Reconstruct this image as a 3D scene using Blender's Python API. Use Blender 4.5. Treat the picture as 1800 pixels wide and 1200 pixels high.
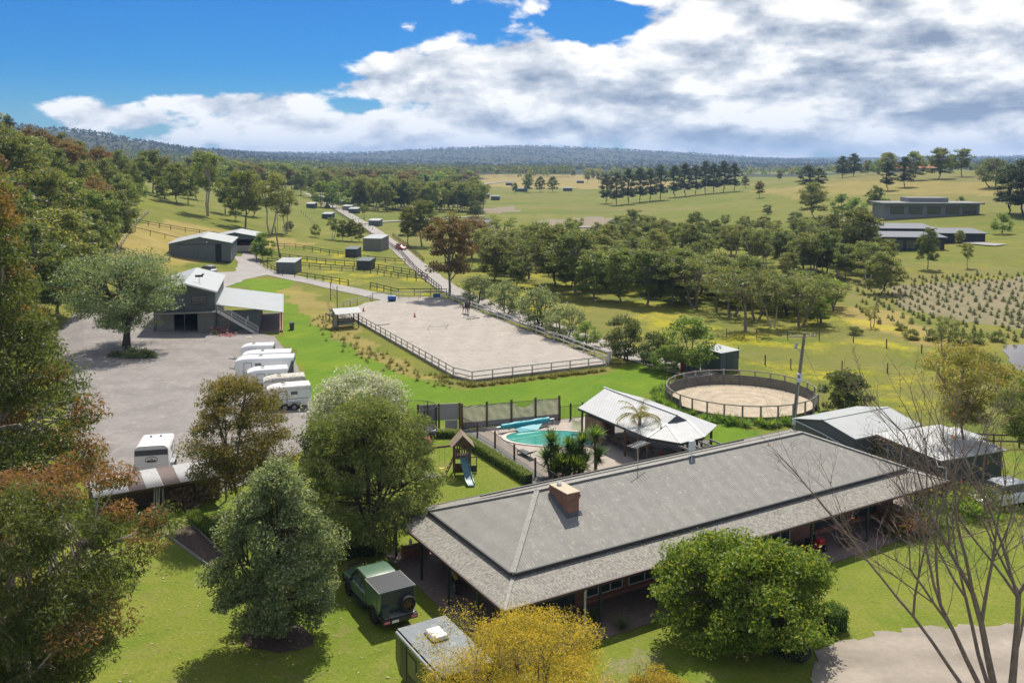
import bpy, bmesh, math, random
import numpy as np
from mathutils import Vector, Matrix, Euler

R = math.radians
scene = bpy.context.scene
for o in list(bpy.data.objects):
    bpy.data.objects.remove(o, do_unlink=True)
COL = scene.collection

# ------------------------------------------------------------------ camera
CAM_H, FPX, PITCH = 23.0, 1600.0, R(4.0)      # drone height, focal length in 1800-wide pixels
cam_d = bpy.data.cameras.new("camera")
cam = bpy.data.objects.new("camera", cam_d)
COL.objects.link(cam)
cam.location = (0, 0, CAM_H)
cam.rotation_euler = (R(90) - PITCH, 0, 0)
cam_d.sensor_width = 36.0
cam_d.lens = 36.0 * FPX / 1800.0
PY0 = 285.0 + FPX * math.tan(PITCH)
cam_d.shift_y = -(600.0 - PY0) / 1800.0
cam_d.clip_end = 40000.0
scene.camera = cam

# ------------------------------------------------------------------ light, sky, exposure
SUN_EL, SUN_AZ = R(57), R(9)          # azimuth measured right of the view direction (+Y)
sd = Vector((math.sin(SUN_AZ) * math.cos(SUN_EL), math.cos(SUN_AZ) * math.cos(SUN_EL), math.sin(SUN_EL)))
sun_d = bpy.data.lights.new("sun", 'SUN')
sun_d.energy = 4.8
sun_d.angle = R(0.55)
sun_d.color = (1.0, 0.93, 0.81)
sun = bpy.data.objects.new("sun", sun_d)
COL.objects.link(sun)
sun.rotation_euler = (-sd).to_track_quat('-Z', 'Y').to_euler()
sun.location = (30, 40, 200)

world = bpy.data.worlds.new("World")
scene.world = world
world.use_nodes = True


def build_world():
    nt = world.node_tree
    nt.nodes.clear()
    N = nt.nodes.new
    L = nt.links.new
    out = N('ShaderNodeOutputWorld')
    bg = N('ShaderNodeBackground')
    bg.inputs['Strength'].default_value = 0.10
    sky = N('ShaderNodeTexSky')
    sky.sky_type = 'NISHITA'
    sky.sun_disc = False
    sky.sun_elevation = SUN_EL
    sky.sun_rotation = SUN_AZ
    sky.air_density = 1.0
    sky.dust_density = 0.25
    sky.ozone_density = 3.0
    tc = N('ShaderNodeTexCoord')

    def math_(op, a, b=None, c=None, clamp=False):
        n = N('ShaderNodeMath')
        n.operation = op
        n.use_clamp = clamp
        for i, v in enumerate((a, b, c)):
            if v is None:
                continue
            if isinstance(v, (int, float)):
                n.inputs[i].default_value = v
            else:
                L(v, n.inputs[i])
        return n.outputs[0]

    def smooth(v, lo, hi):
        n = N('ShaderNodeMapRange')
        n.interpolation_type = 'SMOOTHSTEP'
        n.inputs[1].default_value = lo
        n.inputs[2].default_value = hi
        L(v, n.inputs[0])
        return n.outputs[0]

    sep = N('ShaderNodeSeparateXYZ')
    L(tc.outputs['Generated'], sep.inputs[0])
    x, y, z = sep.outputs

    def noise(scale, detail, rough, off=(0, 0, 0), stretch=2.3, dist=0.0):
        m = N('ShaderNodeMapping')
        m.inputs['Scale'].default_value = (1, 1, stretch)
        m.inputs['Location'].default_value = off
        L(tc.outputs['Generated'], m.inputs[0])
        n = N('ShaderNodeTexNoise')
        n.inputs['Scale'].default_value = scale
        n.inputs['Detail'].default_value = detail
        n.inputs['Roughness'].default_value = rough
        n.inputs['Distortion'].default_value = dist
        L(m.outputs[0], n.inputs['Vector'])
        return n.outputs['Fac']

    def blob(px, py, wx, wy, amp):
        # soft lobe of cloud cover around one direction of the sky
        cx = (px - 900.0) / FPX
        cz = (285.0 - py) / FPX
        ax = math_('DIVIDE', x, math_('MAXIMUM', y, 0.05))
        az = math_('DIVIDE', z, math_('MAXIMUM', y, 0.05))
        dx = math_('MULTIPLY', math_('SUBTRACT', ax, cx), FPX / wx)
        dz = math_('MULTIPLY', math_('SUBTRACT', az, cz), FPX / wy)
        d2 = math_('ADD', math_('MULTIPLY', dx, dx), math_('MULTIPLY', dz, dz))
        g = math_('POWER', 2.718, math_('MULTIPLY', d2, -1.0))
        front = smooth(y, 0.0, 0.3)
        return math_('MULTIPLY', math_('MULTIPLY', g, front), amp)

    lobes = [(780, 135, 330, 52, .17), (1480, 70, 420, 150, .26), (1250, 190, 480, 60, .16),
             (150, 195, 75, 26, .13), (240, 212, 60, 18, .10), (350, 180, 60, 22, .13), (480, 190, 110, 30, .14), (720, 230, 300, 24, .18), (165, 125, 75, 12, .20),
             (150, 20, 420, 90, -.42), (500, 45, 220, 60, -.34), (1040, 40, 130, 40, -.32), (850, 18, 120, 18, .08), (680, 45, 110, 14, .10),
             (300, 110, 220, 45, -.30), (60, 235, 60, 40, -.14), (620, 188, 110, 16, -.18), (1700, 150, 250, 150, .12), (400, 150, 120, 14, -.10), (30, 150, 80, 50, -.2), (680, 258, 170, 22, .16)]
    bias = None
    for b in lobes:
        v = blob(*b)
        bias = v if bias is None else math_('ADD', bias, v)
    n_big = noise(5.0, 3.0, 0.5, (3.1, 1.7, 0.4))
    n_fine = noise(14.0, 9.0, 0.55, (0.3, 5.2, 1.1), 2.2, 0.15)
    dens = math_('ADD', math_('ADD', math_('MULTIPLY', n_big, 0.35), math_('MULTIPLY', n_fine, 0.65)), math_('ADD', bias, 0.075))
    mask = smooth(dens, 0.545, 0.625)
    # same field looked up a little towards the sun: thick side is in shade
    n_up = noise(14.0, 7.0, 0.55, (0.3 + 0.004, 5.2, 1.1 + 0.045), 2.2, 0.15)
    relief = math_('SUBTRACT', n_fine, n_up)
    thick = smooth(dens, 0.62, 0.95)
    n_dark = noise(6.5, 5.0, 0.5, (7.7, 2.2, 3.1), 3.6)
    under = smooth(n_dark, 0.40, 0.66)
    dark = math_('MULTIPLY', under, thick)
    for b in [(1480, 215, 330, 26, .55), (1270, 130, 120, 34, .45), (1100, 185, 220, 30, .30), (1640, 190, 220, 30, .35), (1500, 110, 110, 18, .35), (1420, 245, 180, 14, .3), (700, 200, 220, 18, .2)]:
        dark = math_('ADD', dark, math_('MULTIPLY', blob(*b), math_('ADD', under, 0.45)))
    shade = math_('ADD', math_('MULTIPLY', relief, 2.8), 0.86)
    shade = math_('SUBTRACT', shade, math_('MULTIPLY', dark, 0.62))
    shade = math_('ADD', shade, 0.0, clamp=True)
    low = smooth(z, 0.0, 0.055)
    ramp = N('ShaderNodeValToRGB')
    e = ramp.color_ramp.elements
    e[0].position = 0.0
    e[0].color = (2.0, 2.5, 3.4, 1)
    e[1].position = 1.0
    e[1].color = (8.6, 8.5, 8.3, 1)
    m = ramp.color_ramp.elements.new(0.42)
    m.color = (4.3, 4.7, 5.3, 1)
    L(shade, ramp.inputs[0])
    hs = N('ShaderNodeHueSaturation')
    hs.inputs['Saturation'].default_value = 1.18
    hs.inputs['Value'].default_value = 1.0
    L(sky.outputs[0], hs.inputs['Color'])
    # ground-level brightness of the clear sky toned to the photograph's clear blue
    tint = N('ShaderNodeMix')
    tint.data_type = 'RGBA'
    tint.blend_type = 'MULTIPLY'
    tint.inputs['Factor'].default_value = 1.0
    L(hs.outputs[0], tint.inputs['A'])
    tm = N('ShaderNodeMix')
    tm.data_type = 'RGBA'
    L(smooth(z, 0.0, 0.11), tm.inputs['Factor'])
    tm.inputs['A'].default_value = (0.24, 0.47, 0.66, 1)
    tm.inputs['B'].default_value = (0.06, 0.36, 0.68, 1)
    L(tm.outputs['Result'], tint.inputs['B'])
    mix = N('ShaderNodeMix')
    mix.data_type = 'RGBA'
    L(mask, mix.inputs['Factor'])
    L(tint.outputs['Result'], mix.inputs['A'])
    L(ramp.outputs[0], mix.inputs['B'])
    L(mix.outputs['Result'], bg.inputs['Color'])
    L(bg.outputs[0], out.inputs['Surface'])


build_world()
world.cycles.sampling_method = 'MANUAL'
world.cycles.sample_map_resolution = 512
scene.view_settings.view_transform = 'Standard'
scene.view_settings.look = 'None'
scene.view_settings.exposure = 0.42
scene.view_settings.gamma = 1.0
scene.cycles.max_bounces = 8
scene.cycles.diffuse_bounces = 4
scene.cycles.glossy_bounces = 2
scene.cycles.transmission_bounces = 3
scene.cycles.transparent_max_bounces = 8
scene.cycles.volume_bounces = 0
scene.cycles.use_denoising = True

# ------------------------------------------------------------------ terrain
_cols = [-500, -200, 0, 150, 300, 450, 600, 750, 900, 1050, 1200, 1350, 1500, 1650, 1800, 2000, 2300]
_rad = [0, 110, 130, 160, 190, 250, 300, 400, 550, 750, 1000, 1500, 2000, 2600, 3400, 5000, 6500, 9000]
_hz = {  # radius: heights per column
    0: [0] * 17, 110: [0] * 17,
    130: [1.5, 1, .8, 0, 0, 0, 0, 0, 0, 0, 0, 0, 0, 0, 0, 0, 0],
    160: [7, 6, 5, 2.5, .3, 0, 0, 0, 0, 0, 0, 0, 0, 0, 0, 0, 0],
    190: [15, 13, 11, 6.5, 2.2, .4, 0, 0, 0, 0, 0, 0, 0, 0, .6, 1, 1],
    250: [26, 25, 22, 14, 7, 2.4, .6, 0, 0, 0, 0, 0, 1, 1.5, 2, 2, 3],
    300: [31, 30, 28, 18, 10, 4.5, 1, 0, 0, 0, 0, .8, 2, 3, 4, 4, 5],
    400: [34, 33, 30, 20, 12, 6.5, 2, 0, 0, 0, .5, 2.5, 6, 8, 9, 9, 9],
    550: [32, 31, 28, 20, 12, 7.5, 3, 0, 0, 0, 2, 7, 14, 16, 17, 17, 16],
    750: [26, 25, 22, 17, 10, 7, 3, 1, 1, 1, 4, 9, 15, 17, 18, 18, 17],
    1000: [20, 19, 17, 14, 10, 8, 4, 3, 3, 3, 4, 6, 9, 11, 12, 12, 12],
    1500: [28, 27, 26, 22, 18, 14, 9, 6, 5, 4, 2, 2, 4, 7, 8, 8, 8],
    2000: [70, 68, 64, 52, 38, 24, 14, 8, 5, 2, 0, 0, 3, 8, 10, 10, 10],
    2600: [128, 126, 124, 104, 72, 40, 18, 10, 6, 2, 0, 2, 8, 14, 16, 16, 16],
    3400: [120, 118, 112, 96, 72, 50, 30, 24, 22, 14, 8, 6, 12, 20, 24, 24, 24],
    5000: [100, 100, 100, 90, 80, 72, 70, 98, 110, 90, 66, 40, 30, 34, 36, 36, 36],
    6500: [90, 90, 90, 86, 84, 80, 78, 80, 84, 74, 64, 48, 44, 46, 46, 46, 46],
    9000: [60] * 17,
}


def _make_table():
    na, nr = 240, 260
    ang = np.array([math.atan((c - 900) / FPX) for c in _cols])
    A = np.linspace(ang[0], ang[-1], na)
    lr = np.log(np.array(_rad, float) + 30.0)
    LR = np.linspace(lr[0], lr[-1], nr)
    T = np.array([_hz[r] for r in _rad], float)
    T1 = np.array([np.interp(A, ang, row) for row in T])
    T2 = np.array([np.interp(LR, lr, T1[:, j]) for j in range(na)]).T
    k = np.exp(-np.linspace(-2, 2, 13) ** 2)
    k /= k.sum()
    pad = np.pad(T2, 6, mode='edge')
    pad = np.array([np.convolve(r_, k, 'valid') for r_ in pad])
    pad = np.array([np.convolve(c_, k, 'valid') for c_ in pad.T]).T
    return A, LR, pad


_TA, _TL, _TT = _make_table()


def gz(x, y):
    """ground height, vectorised"""
    x = np.asarray(x, float)
    y = np.asarray(y, float)
    a = np.arctan2(x, y)
    r = np.hypot(x, y)
    ia = np.clip((a - _TA[0]) / (_TA[1] - _TA[0]), 0, len(_TA) - 1.001)
    ir = np.clip((np.log(r + 30.0) - _TL[0]) / (_TL[1] - _TL[0]), 0, len(_TL) - 1.001)
    i0 = ia.astype(int)
    j0 = ir.astype(int)
    fa, fr = ia - i0, ir - j0
    t = _TT
    z = (t[j0, i0] * (1 - fa) + t[j0, i0 + 1] * fa) * (1 - fr) + (t[j0 + 1, i0] * (1 - fa) + t[j0 + 1, i0 + 1] * fa) * fr
    s = np.clip((r - 112.0) / 40.0, 0, 1)
    z = z * s * s * (3 - 2 * s)
    w = np.clip((r - 1400.0) / 1500.0, 0, 1)
    z = z + w * (5.0 * np.sin(x / 170.0 + 1.3) * np.sin(y / 260.0) + 7.0 * np.sin(x / 410.0 + .4) + 3.0 * np.sin(x / 61.0 + y / 93.0))
    return z


def g1(x, y):
    return float(gz(x, y))


_c, _s = math.cos(PITCH), math.sin(PITCH)


def P(px, py, z=0.0):
    """layout point: where a line of sight meets height z"""
    u = (px - 900) / FPX
    v = -(py - PY0) / FPX
    t = (z - CAM_H) / (-_s + v * _c)
    return Vector((u * t, (_c + v * _s) * t, z))


def G(px, py):
    """layout point on the terrain"""
    u = (px - 900) / FPX
    v = -(py - PY0) / FPX
    d = np.array([u, _c + v * _s, -_s + v * _c])
    ts = np.geomspace(20, 6000, 1600)
    pts = d[None, :] * ts[:, None]
    hh = pts[:, 2] + CAM_H - gz(pts[:, 0], pts[:, 1])
    k = np.argmax(hh < 0)
    if hh[k] >= 0:
        k = len(ts) - 1
    t0, t1 = ts[max(k - 1, 0)], ts[k]
    for _ in range(30):
        tm = (t0 + t1) / 2
        p = d * tm
        if p[2] + CAM_H - g1(p[0], p[1]) < 0:
            t1 = tm
        else:
            t0 = tm
    p = d * t1
    return Vector((p[0], p[1], g1(p[0], p[1])))


def D(px, dist):
    """layout point on the terrain at a bearing and a forward distance"""
    x = (px - 900) / FPX * dist
    return Vector((x, dist, g1(x, dist)))


# ------------------------------------------------------------------ materials
MATS = {}


def new_mat(name):
    m = bpy.data.materials.new(name)
    m.use_nodes = True
    nt = m.node_tree
    nt.nodes.clear()
    out = nt.nodes.new('ShaderNodeOutputMaterial')
    b = nt.nodes.new('ShaderNodeBsdfPrincipled')
    nt.links.new(b.outputs[0], out.inputs['Surface'])
    MATS[name] = m
    return m, nt, b, out


def pm(name, col, rough=.7, var=.18, scale=3.0, bump=0.0, bscale=20.0, metal=0.0, spec=.4, col2=None, c2thr=.6, wave=None, coat=0.0, streak=None, c2s=2.7):
    """procedural surface: base colour varied by noise, optional second colour patches, bump, ribs"""
    m, nt, b, out = new_mat(name)
    N, L = nt.nodes.new, nt.links.new
    tc = N('ShaderNodeTexCoord')
    n1 = N('ShaderNodeTexNoise')
    n1.inputs['Scale'].default_value = scale
    n1.inputs['Detail'].default_value = 6
    n1.inputs['Roughness'].default_value = .65
    L(tc.outputs['Object'], n1.inputs['Vector'])
    cr = N('ShaderNodeValToRGB')
    c = np.array(col)
    cr.color_ramp.elements[0].position = .28
    cr.color_ramp.elements[1].position = .72
    cr.color_ramp.elements[0].color = (*np.clip(c * (1 - var), 0, 1), 1)
    cr.color_ramp.elements[1].color = (*np.clip(c * (1 + var), 0, 1), 1)
    L(n1.outputs['Fac'], cr.inputs[0])
    colout = cr.outputs[0]
    if col2 is not None:
        n2 = N('ShaderNodeTexNoise')
        n2.inputs['Scale'].default_value = scale * c2s
        n2.inputs['Detail'].default_value = 7
        n2.inputs['Roughness'].default_value = .7
        mp = N('ShaderNodeMapping')
        if streak:
            mp.inputs['Scale'].default_value = streak
        L(tc.outputs['Object'], mp.inputs[0])
        L(mp.outputs[0], n2.inputs['Vector'])
        mr = N('ShaderNodeMapRange')
        mr.inputs[1].default_value = c2thr - .05
        mr.inputs[2].default_value = c2thr + .06
        L(n2.outputs['Fac'], mr.inputs[0])
        mx = N('ShaderNodeMix')
        mx.data_type = 'RGBA'
        mx.inputs['B'].default_value = (*col2, 1)
        L(mr.outputs[0], mx.inputs['Factor'])
        L(colout, mx.inputs['A'])
        colout = mx.outputs['Result']
    L(colout, b.inputs['Base Color'])
    b.inputs['Roughness'].default_value = rough
    b.inputs['Metallic'].default_value = metal
    b.inputs['Specular IOR Level'].default_value = spec
    b.inputs['Coat Weight'].default_value = coat
    h = None
    if bump > 0:
        n3 = N('ShaderNodeTexNoise')
        n3.inputs['Scale'].default_value = bscale
        n3.inputs['Detail'].default_value = 5
        L(tc.outputs['Object'], n3.inputs['Vector'])
        bp = N('ShaderNodeBump')
        bp.inputs['Strength'].default_value = bump
        bp.inputs['Distance'].default_value = .05
        L(n3.outputs['Fac'], bp.inputs['Height'])
        h = bp
    if wave:
        axis, freq, st = wave         # ribs across one local axis
        w = N('ShaderNodeTexWave')
        w.wave_type = 'BANDS'
        w.bands_direction = axis
        w.inputs['Scale'].default_value = freq
        L(tc.outputs['Object'], w.inputs['Vector'])
        bp2 = N('ShaderNodeBump')
        bp2.inputs['Strength'].default_value = st
        bp2.inputs['Distance'].default_value = .03
        L(w.outputs['Fac'], bp2.inputs['Height'])
        if h:
            L(h.outputs[0], bp2.inputs['Normal'])
        h = bp2
    if h:
        L(h.outputs[0], b.inputs['Normal'])
    return m


LEAF_GAIN = 1.95


def leaf_mat(name, ca, cb, cn, trans=.35, rough=.5, spec=.35):
    """foliage: two leaf colours and a colour of new growth picked per leaf, thin leaves let light through"""
    ca, cb, cn = (tuple(min(.6, c * LEAF_GAIN) for c in q) for q in (ca, cb, cn))
    trans += .10
    m, nt, b, out = new_mat(name)
    N, L = nt.nodes.new, nt.links.new
    at = N('ShaderNodeAttribute')
    at.attribute_name = 'tint'
    sp = N('ShaderNodeSeparateColor')
    L(at.outputs['Color'], sp.inputs[0])
    mx = N('ShaderNodeMix')
    mx.data_type = 'RGBA'
    mx.inputs['A'].default_value = (*ca, 1)
    mx.inputs['B'].default_value = (*cb, 1)
    L(sp.outputs[0], mx.inputs['Factor'])
    mx2 = N('ShaderNodeMix')
    mx2.data_type = 'RGBA'
    mx2.inputs['B'].default_value = (*cn, 1)
    L(sp.outputs[1], mx2.inputs['Factor'])
    L(mx.outputs['Result'], mx2.inputs['A'])
    oi = N('ShaderNodeObjectInfo')
    hs = N('ShaderNodeHueSaturation')
    mr = N('ShaderNodeMapRange')
    mr.inputs[3].default_value = .78
    mr.inputs[4].default_value = 1.22
    L(oi.outputs['Random'], mr.inputs[0])
    L(mr.outputs[0], hs.inputs['Value'])
    mr2 = N('ShaderNodeMapRange')
    mr2.inputs[3].default_value = .483
    mr2.inputs[4].default_value = .515
    ml = N('ShaderNodeMath')
    ml.operation = 'FRACT'
    mm = N('ShaderNodeMath')
    mm.operation = 'MULTIPLY'
    mm.inputs[1].default_value = 7.31
    L(oi.outputs['Random'], mm.inputs[0])
    L(mm.outputs[0], ml.inputs[0])
    L(ml.outputs[0], mr2.inputs[0])
    L(mr2.outputs[0], hs.inputs['Hue'])
    L(mx2.outputs['Result'], hs.inputs['Color'])
    L(hs.outputs[0], b.inputs['Base Color'])
    b.inputs['Roughness'].default_value = rough
    b.inputs['Specular IOR Level'].default_value = spec
    tr = N('ShaderNodeBsdfTranslucent')
    g2 = N('ShaderNodeMix')
    g2.data_type = 'RGBA'
    g2.blend_type = 'MULTIPLY'
    g2.inputs['Factor'].default_value = 1
    g2.inputs['B'].default_value = (1.35, 1.3, .6, 1)
    L(hs.outputs[0], g2.inputs['A'])
    L(g2.outputs['Result'], tr.inputs['Color'])
    ms = N('ShaderNodeMixShader')
    ms.inputs[0].default_value = trans
    L(b.outputs[0], ms.inputs[1])
    L(tr.outputs[0], ms.inputs[2])
    L(ms.outputs[0], out.inputs['Surface'])
    return m


# ------------------------------------------------------------------ mesh helpers
class MB:
    """collects shapes for one mesh"""

    def __init__(self):
        self.v, self.f = [], []

    def add(self, vs, fs):
        o = len(self.v)
        self.v += [tuple(p) for p in vs]
        self.f += [tuple(i + o for i in q) for q in fs]
        return self

    def box(self, c, s, rz=0.0, m=None):
        hx, hy, hz = s[0] / 2, s[1] / 2, s[2] / 2
        vs = [(-hx, -hy, -hz), (hx, -hy, -hz), (hx, hy, -hz), (-hx, hy, -hz), (-hx, -hy, hz), (hx, -hy, hz), (hx, hy, hz), (-hx, hy, hz)]
        M = Matrix.Translation(c) @ Matrix.Rotation(rz, 4, 'Z')
        if m is not None:
            M = Matrix.Translation(c) @ m
        vs = [M @ Vector(p) for p in vs]
        return self.add(vs, [(0, 3, 2, 1), (4, 5, 6, 7), (0, 1, 5, 4), (1, 2, 6, 5), (2, 3, 7, 6), (3, 0, 4, 7)])

    def b2(self, x0, x1, y0, y1, z0, z1):
        return self.box(((x0 + x1) / 2, (y0 + y1) / 2, (z0 + z1) / 2), (abs(x1 - x0), abs(y1 - y0), abs(z1 - z0)))

    def bar(self, a, b, w, h=None):
        """square bar from a to b"""
        a, b = Vector(a), Vector(b)
        d = b - a
        q = d.to_track_quat('X', 'Z').to_matrix().to_4x4()
        return self.box((a + b) / 2, (d.length, w, h or w), m=q)

    def tube(self, a, b, r0, r1=None, n=8, cap=True):
        a, b = Vector(a), Vector(b)
        r1 = r0 if r1 is None else r1
        q = (b - a).to_track_quat('Z', 'Y')
        vs = []
        for p, r in ((a, r0), (b, r1)):
            for i in range(n):
                t = 2 * math.pi * i / n
                vs.append(p + q @ Vector((r * math.cos(t), r * math.sin(t), 0)))
        fs = [(i, (i + 1) % n, n + (i + 1) % n, n + i) for i in range(n)]
        if cap:
            fs += [tuple(range(n))[::-1], tuple(range(n, 2 * n))]
        return self.add(vs, fs)

    def prism(self, poly, z0, z1):
        n = len(poly)
        vs = [(p[0], p[1], z0) for p in poly] + [(p[0], p[1], z1) for p in poly]
        fs = [tuple(range(n))[::-1], tuple(range(n, 2 * n))] + [(i, (i + 1) % n, n + (i + 1) % n, n + i) for i in range(n)]
        return self.add(vs, fs)

    def extr(self, prof, x0, x1, axis='x'):
        """closed profile in (y,z), run along x"""
        n = len(prof)
        f = (lambda x, p: (x, p[0], p[1])) if axis == 'x' else (lambda x, p: (p[0], x, p[1]))
        vs = [f(x0, p) for p in prof] + [f(x1, p) for p in prof]
        fs = [tuple(range(n)), tuple(range(n, 2 * n))[::-1]] + [(i, n + i, n + (i + 1) % n, (i + 1) % n) for i in range(n)]
        return self.add(vs, fs)

    def slab(self, pts, t):
        """flat polygon (3-d points) given a thickness downwards"""
        n = len(pts)
        lo = [(p[0], p[1], p[2] - t) for p in pts]
        return self.add(list(pts) + lo, [tuple(range(n)), tuple(range(n, 2 * n))[::-1]] + [(i, n + i, n + (i + 1) % n, (i + 1) % n) for i in range(n)])

    def loft(self, rings, cap=True):
        n = len(rings[0])
        vs = [p for r in rings for p in r]
        fs = []
        for k in range(len(rings) - 1):
            for i in range(n):
                j = (i + 1) % n
                fs.append((k * n + i, k * n + j, (k + 1) * n + j, (k + 1) * n + i))
        if cap:
            fs += [tuple(range(n))[::-1], tuple(range((len(rings) - 1) * n, len(rings) * n))]
        return self.add(vs, fs)

    def mesh(self, name, mat, smooth=False, fix=True):
        me = bpy.data.meshes.new(name)
        me.from_pydata(self.v, [], self.f)
        if fix:
            bm = bmesh.new()
            bm.from_mesh(me)
            bmesh.ops.recalc_face_normals(bm, faces=bm.faces)
            bm.to_mesh(me)
            bm.free()
        me.materials.append(MATS[mat])
        if smooth:
            for p in me.polygons:
                p.use_smooth = True
            me.set_sharp_from_angle(angle=R(38))
        return me

    def build(self, name, mat, parent=None, smooth=False, loc=None, rz=None, label=None, fix=True):
        o = bpy.data.objects.new(name, self.mesh(name, mat, smooth, fix))
        COL.objects.link(o)
        o.parent = parent
        if loc is not None:
            o.location = loc
        if rz is not None:
            o.rotation_euler = (0, 0, rz)
        if label:
            o['label'] = label
        return o


def tag(o, label, cat=None, group=None, kind=None):
    if label:
        o['label'] = label
    if cat:
        o['category'] = cat
    if group:
        o['group'] = group
    if kind:
        o['kind'] = kind
    return o


def thing(name, label, cat, loc=(0, 0, 0), rz=0.0, group=None):
    o = bpy.data.objects.new(name, None)
    o.empty_display_size = .3
    COL.objects.link(o)
    o.location = loc
    o.rotation_euler = (0, 0, rz)
    return tag(o, label, cat, group)


def put(name, me, parent=None, loc=(0, 0, 0), rot=None, scale=None):
    o = bpy.data.objects.new(name, me)
    COL.objects.link(o)
    o.parent = parent
    o.location = loc
    if rot is not None:
        o.rotation_euler = rot
    if scale is not None:
        o.scale = scale
    return o


def dup(root, loc, rz=0.0, label=None, scale=None, group=None, cat=None):
    r = root.copy()
    COL.objects.link(r)
    r.location = loc
    r.rotation_euler = (0, 0, rz)
    if scale is not None:
        r.scale = (scale,) * 3 if isinstance(scale, (int, float)) else scale
    if label:
        r['label'] = label
    if group:
        r['group'] = group
    for ch in list(root.children):
        c = ch.copy()
        COL.objects.link(c)
        c.parent = r
        for g in ch.children:
            d = g.copy()
            COL.objects.link(d)
            d.parent = c
    return r


def tube_path(mb, pts, r0, r1, n=6):
    """one continuous tapered tube through points"""
    pts = [Vector(p) for p in pts]
    rings = []
    for i, p in enumerate(pts):
        a = pts[max(i - 1, 0)]
        b = pts[min(i + 1, len(pts) - 1)]
        q = (b - a).to_track_quat('Z', 'Y')
        r = r0 + (r1 - r0) * i / (len(pts) - 1)
        rings.append([p + q @ Vector((r * math.cos(2 * math.pi * k / n), r * math.sin(2 * math.pi * k / n), 0)) for k in range(n)])
    mb.loft(rings)
    return mb


def inside(px, py, poly):
    """vectorised point in polygon"""
    r = np.zeros(px.shape, bool)
    n = len(poly)
    for i in range(n):
        x0, y0 = poly[i][0], poly[i][1]
        x1, y1 = poly[(i + 1) % n][0], poly[(i + 1) % n][1]
        if y0 == y1:
            continue
        c = ((y0 > py) != (y1 > py)) & (px < (x1 - x0) * (py - y0) / (y1 - y0) + x0)
        r ^= c
    return r

# ------------------------------------------------------------------ material library
pm('brick', (.24, .085, .05), .85, .35, 6, .3, 30)


def brick_mat(name, ca, cb, mortar, scale, bw=.5, rh=.25, rough=.85, axis='wall'):
    m, nt, b, out = new_mat(name)
    N, L = nt.nodes.new, nt.links.new
    tc = N('ShaderNodeTexCoord')
    sp = N('ShaderNodeSeparateXYZ')
    L(tc.outputs['Object'], sp.inputs[0])
    cb_ = N('ShaderNodeCombineXYZ')
    if axis == 'wall':
        ad = N('ShaderNodeMath')
        L(sp.outputs[0], ad.inputs[0])
        L(sp.outputs[1], ad.inputs[1])
        L(ad.outputs[0], cb_.inputs[0])
        L(sp.outputs[2], cb_.inputs[1])
    else:
        L(sp.outputs[0], cb_.inputs[0])
        L(sp.outputs[1], cb_.inputs[1])
    br = N('ShaderNodeTexBrick')
    br.inputs['Scale'].default_value = scale
    br.inputs['Color1'].default_value = (*ca, 1)
    br.inputs['Color2'].default_value = (*cb, 1)
    br.inputs['Mortar'].default_value = (*mortar, 1)
    br.inputs['Mortar Size'].default_value = .025
    br.inputs['Brick Width'].default_value = bw
    br.inputs['Row Height'].default_value = rh
    br.inputs['Bias'].default_value = -.1
    L(cb_.outputs[0], br.inputs['Vector'])
    n = N('ShaderNodeTexNoise')
    n.inputs['Scale'].default_value = 4
    n.inputs['Detail'].default_value = 6
    L(tc.outputs['Object'], n.inputs['Vector'])
    mr = N('ShaderNodeMapRange')
    mr.inputs[3].default_value = .65
    mr.inputs[4].default_value = 1.3
    L(n.outputs['Fac'], mr.inputs[0])
    mx = N('ShaderNodeMix')
    mx.data_type = 'RGBA'
    mx.blend_type = 'MULTIPLY'
    mx.inputs['Factor'].default_value = 1
    L(br.outputs['Color'], mx.inputs['A'])
    L(mr.outputs[0], mx.inputs['B'])
    L(mx.outputs['Result'], b.inputs['Base Color'])
    b.inputs['Roughness'].default_value = rough
    bp = N('ShaderNodeBump')
    bp.inputs['Strength'].default_value = .5
    bp.inputs['Distance'].default_value = .01
    bp.invert = True
    L(br.outputs['Fac'], bp.inputs['Height'])
    L(bp.outputs[0], b.inputs['Normal'])
    return m


brick_mat('brick_wall', (.30, .115, .065), (.21, .075, .048), (.25, .22, .19), 2.1)
brick_mat('brick_paver', (.25, .18, .155), (.19, .145, .13), (.12, .11, .10), 2.6, .5, .25, .9, 'floor')
LICH = (.34, .33, .28)
pm('roof_u', (0.223, 0.217, 0.197), .75, .12, .8, 0, 20, .0, .35, LICH, .60, ('X', 2.3, .55), 0, (1.0, .45, 1), 7.5)
pm('roof_v', (0.234, 0.226, 0.205), .75, .10, .8, 0, 20, .0, .35, LICH, .66, ('Y', 2.3, .55), 0, (.45, 1.0, 1), 7.5)
pm('verandah_u', (0.169, 0.162, 0.148), .85, .22, 1.6, .25, 14, .0, .25, (.29, .275, .235), .50, ('X', 2.3, .45), 0, (2.2, 1.2, 1))
pm('verandah_v', (0.169, 0.162, 0.148), .85, .22, 1.6, .25, 14, .0, .25, (.29, .275, .235), .50, ('Y', 2.3, .45), 0, (1.2, 2.2, 1))
pm('ridge_cap', (0.230, 0.225, 0.208), .7, .15, 3, 0, 20, 0, .3, LICH, .58)
pm('dark_fascia', (.035, .038, .04), .5, .15, 3)
pm('gutter_red', (.07, .045, .042), .45, .15, 3)
pm('flashing', (.075, .085, .095), .55, .15, 3)
pm('green_post', (.022, .04, .036), .45, .12, 3)
pm('pale_pipe', (.50, .52, .52), .45, .06, 3)
pm('window_frame', (.05, .06, .058), .4, .1, 3)
pm('window_white', (.55, .56, .55), .5, .05, 3)
pm('concrete_cap', (.45, .38, .28), .85, .15, 6, .2, 40)
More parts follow.
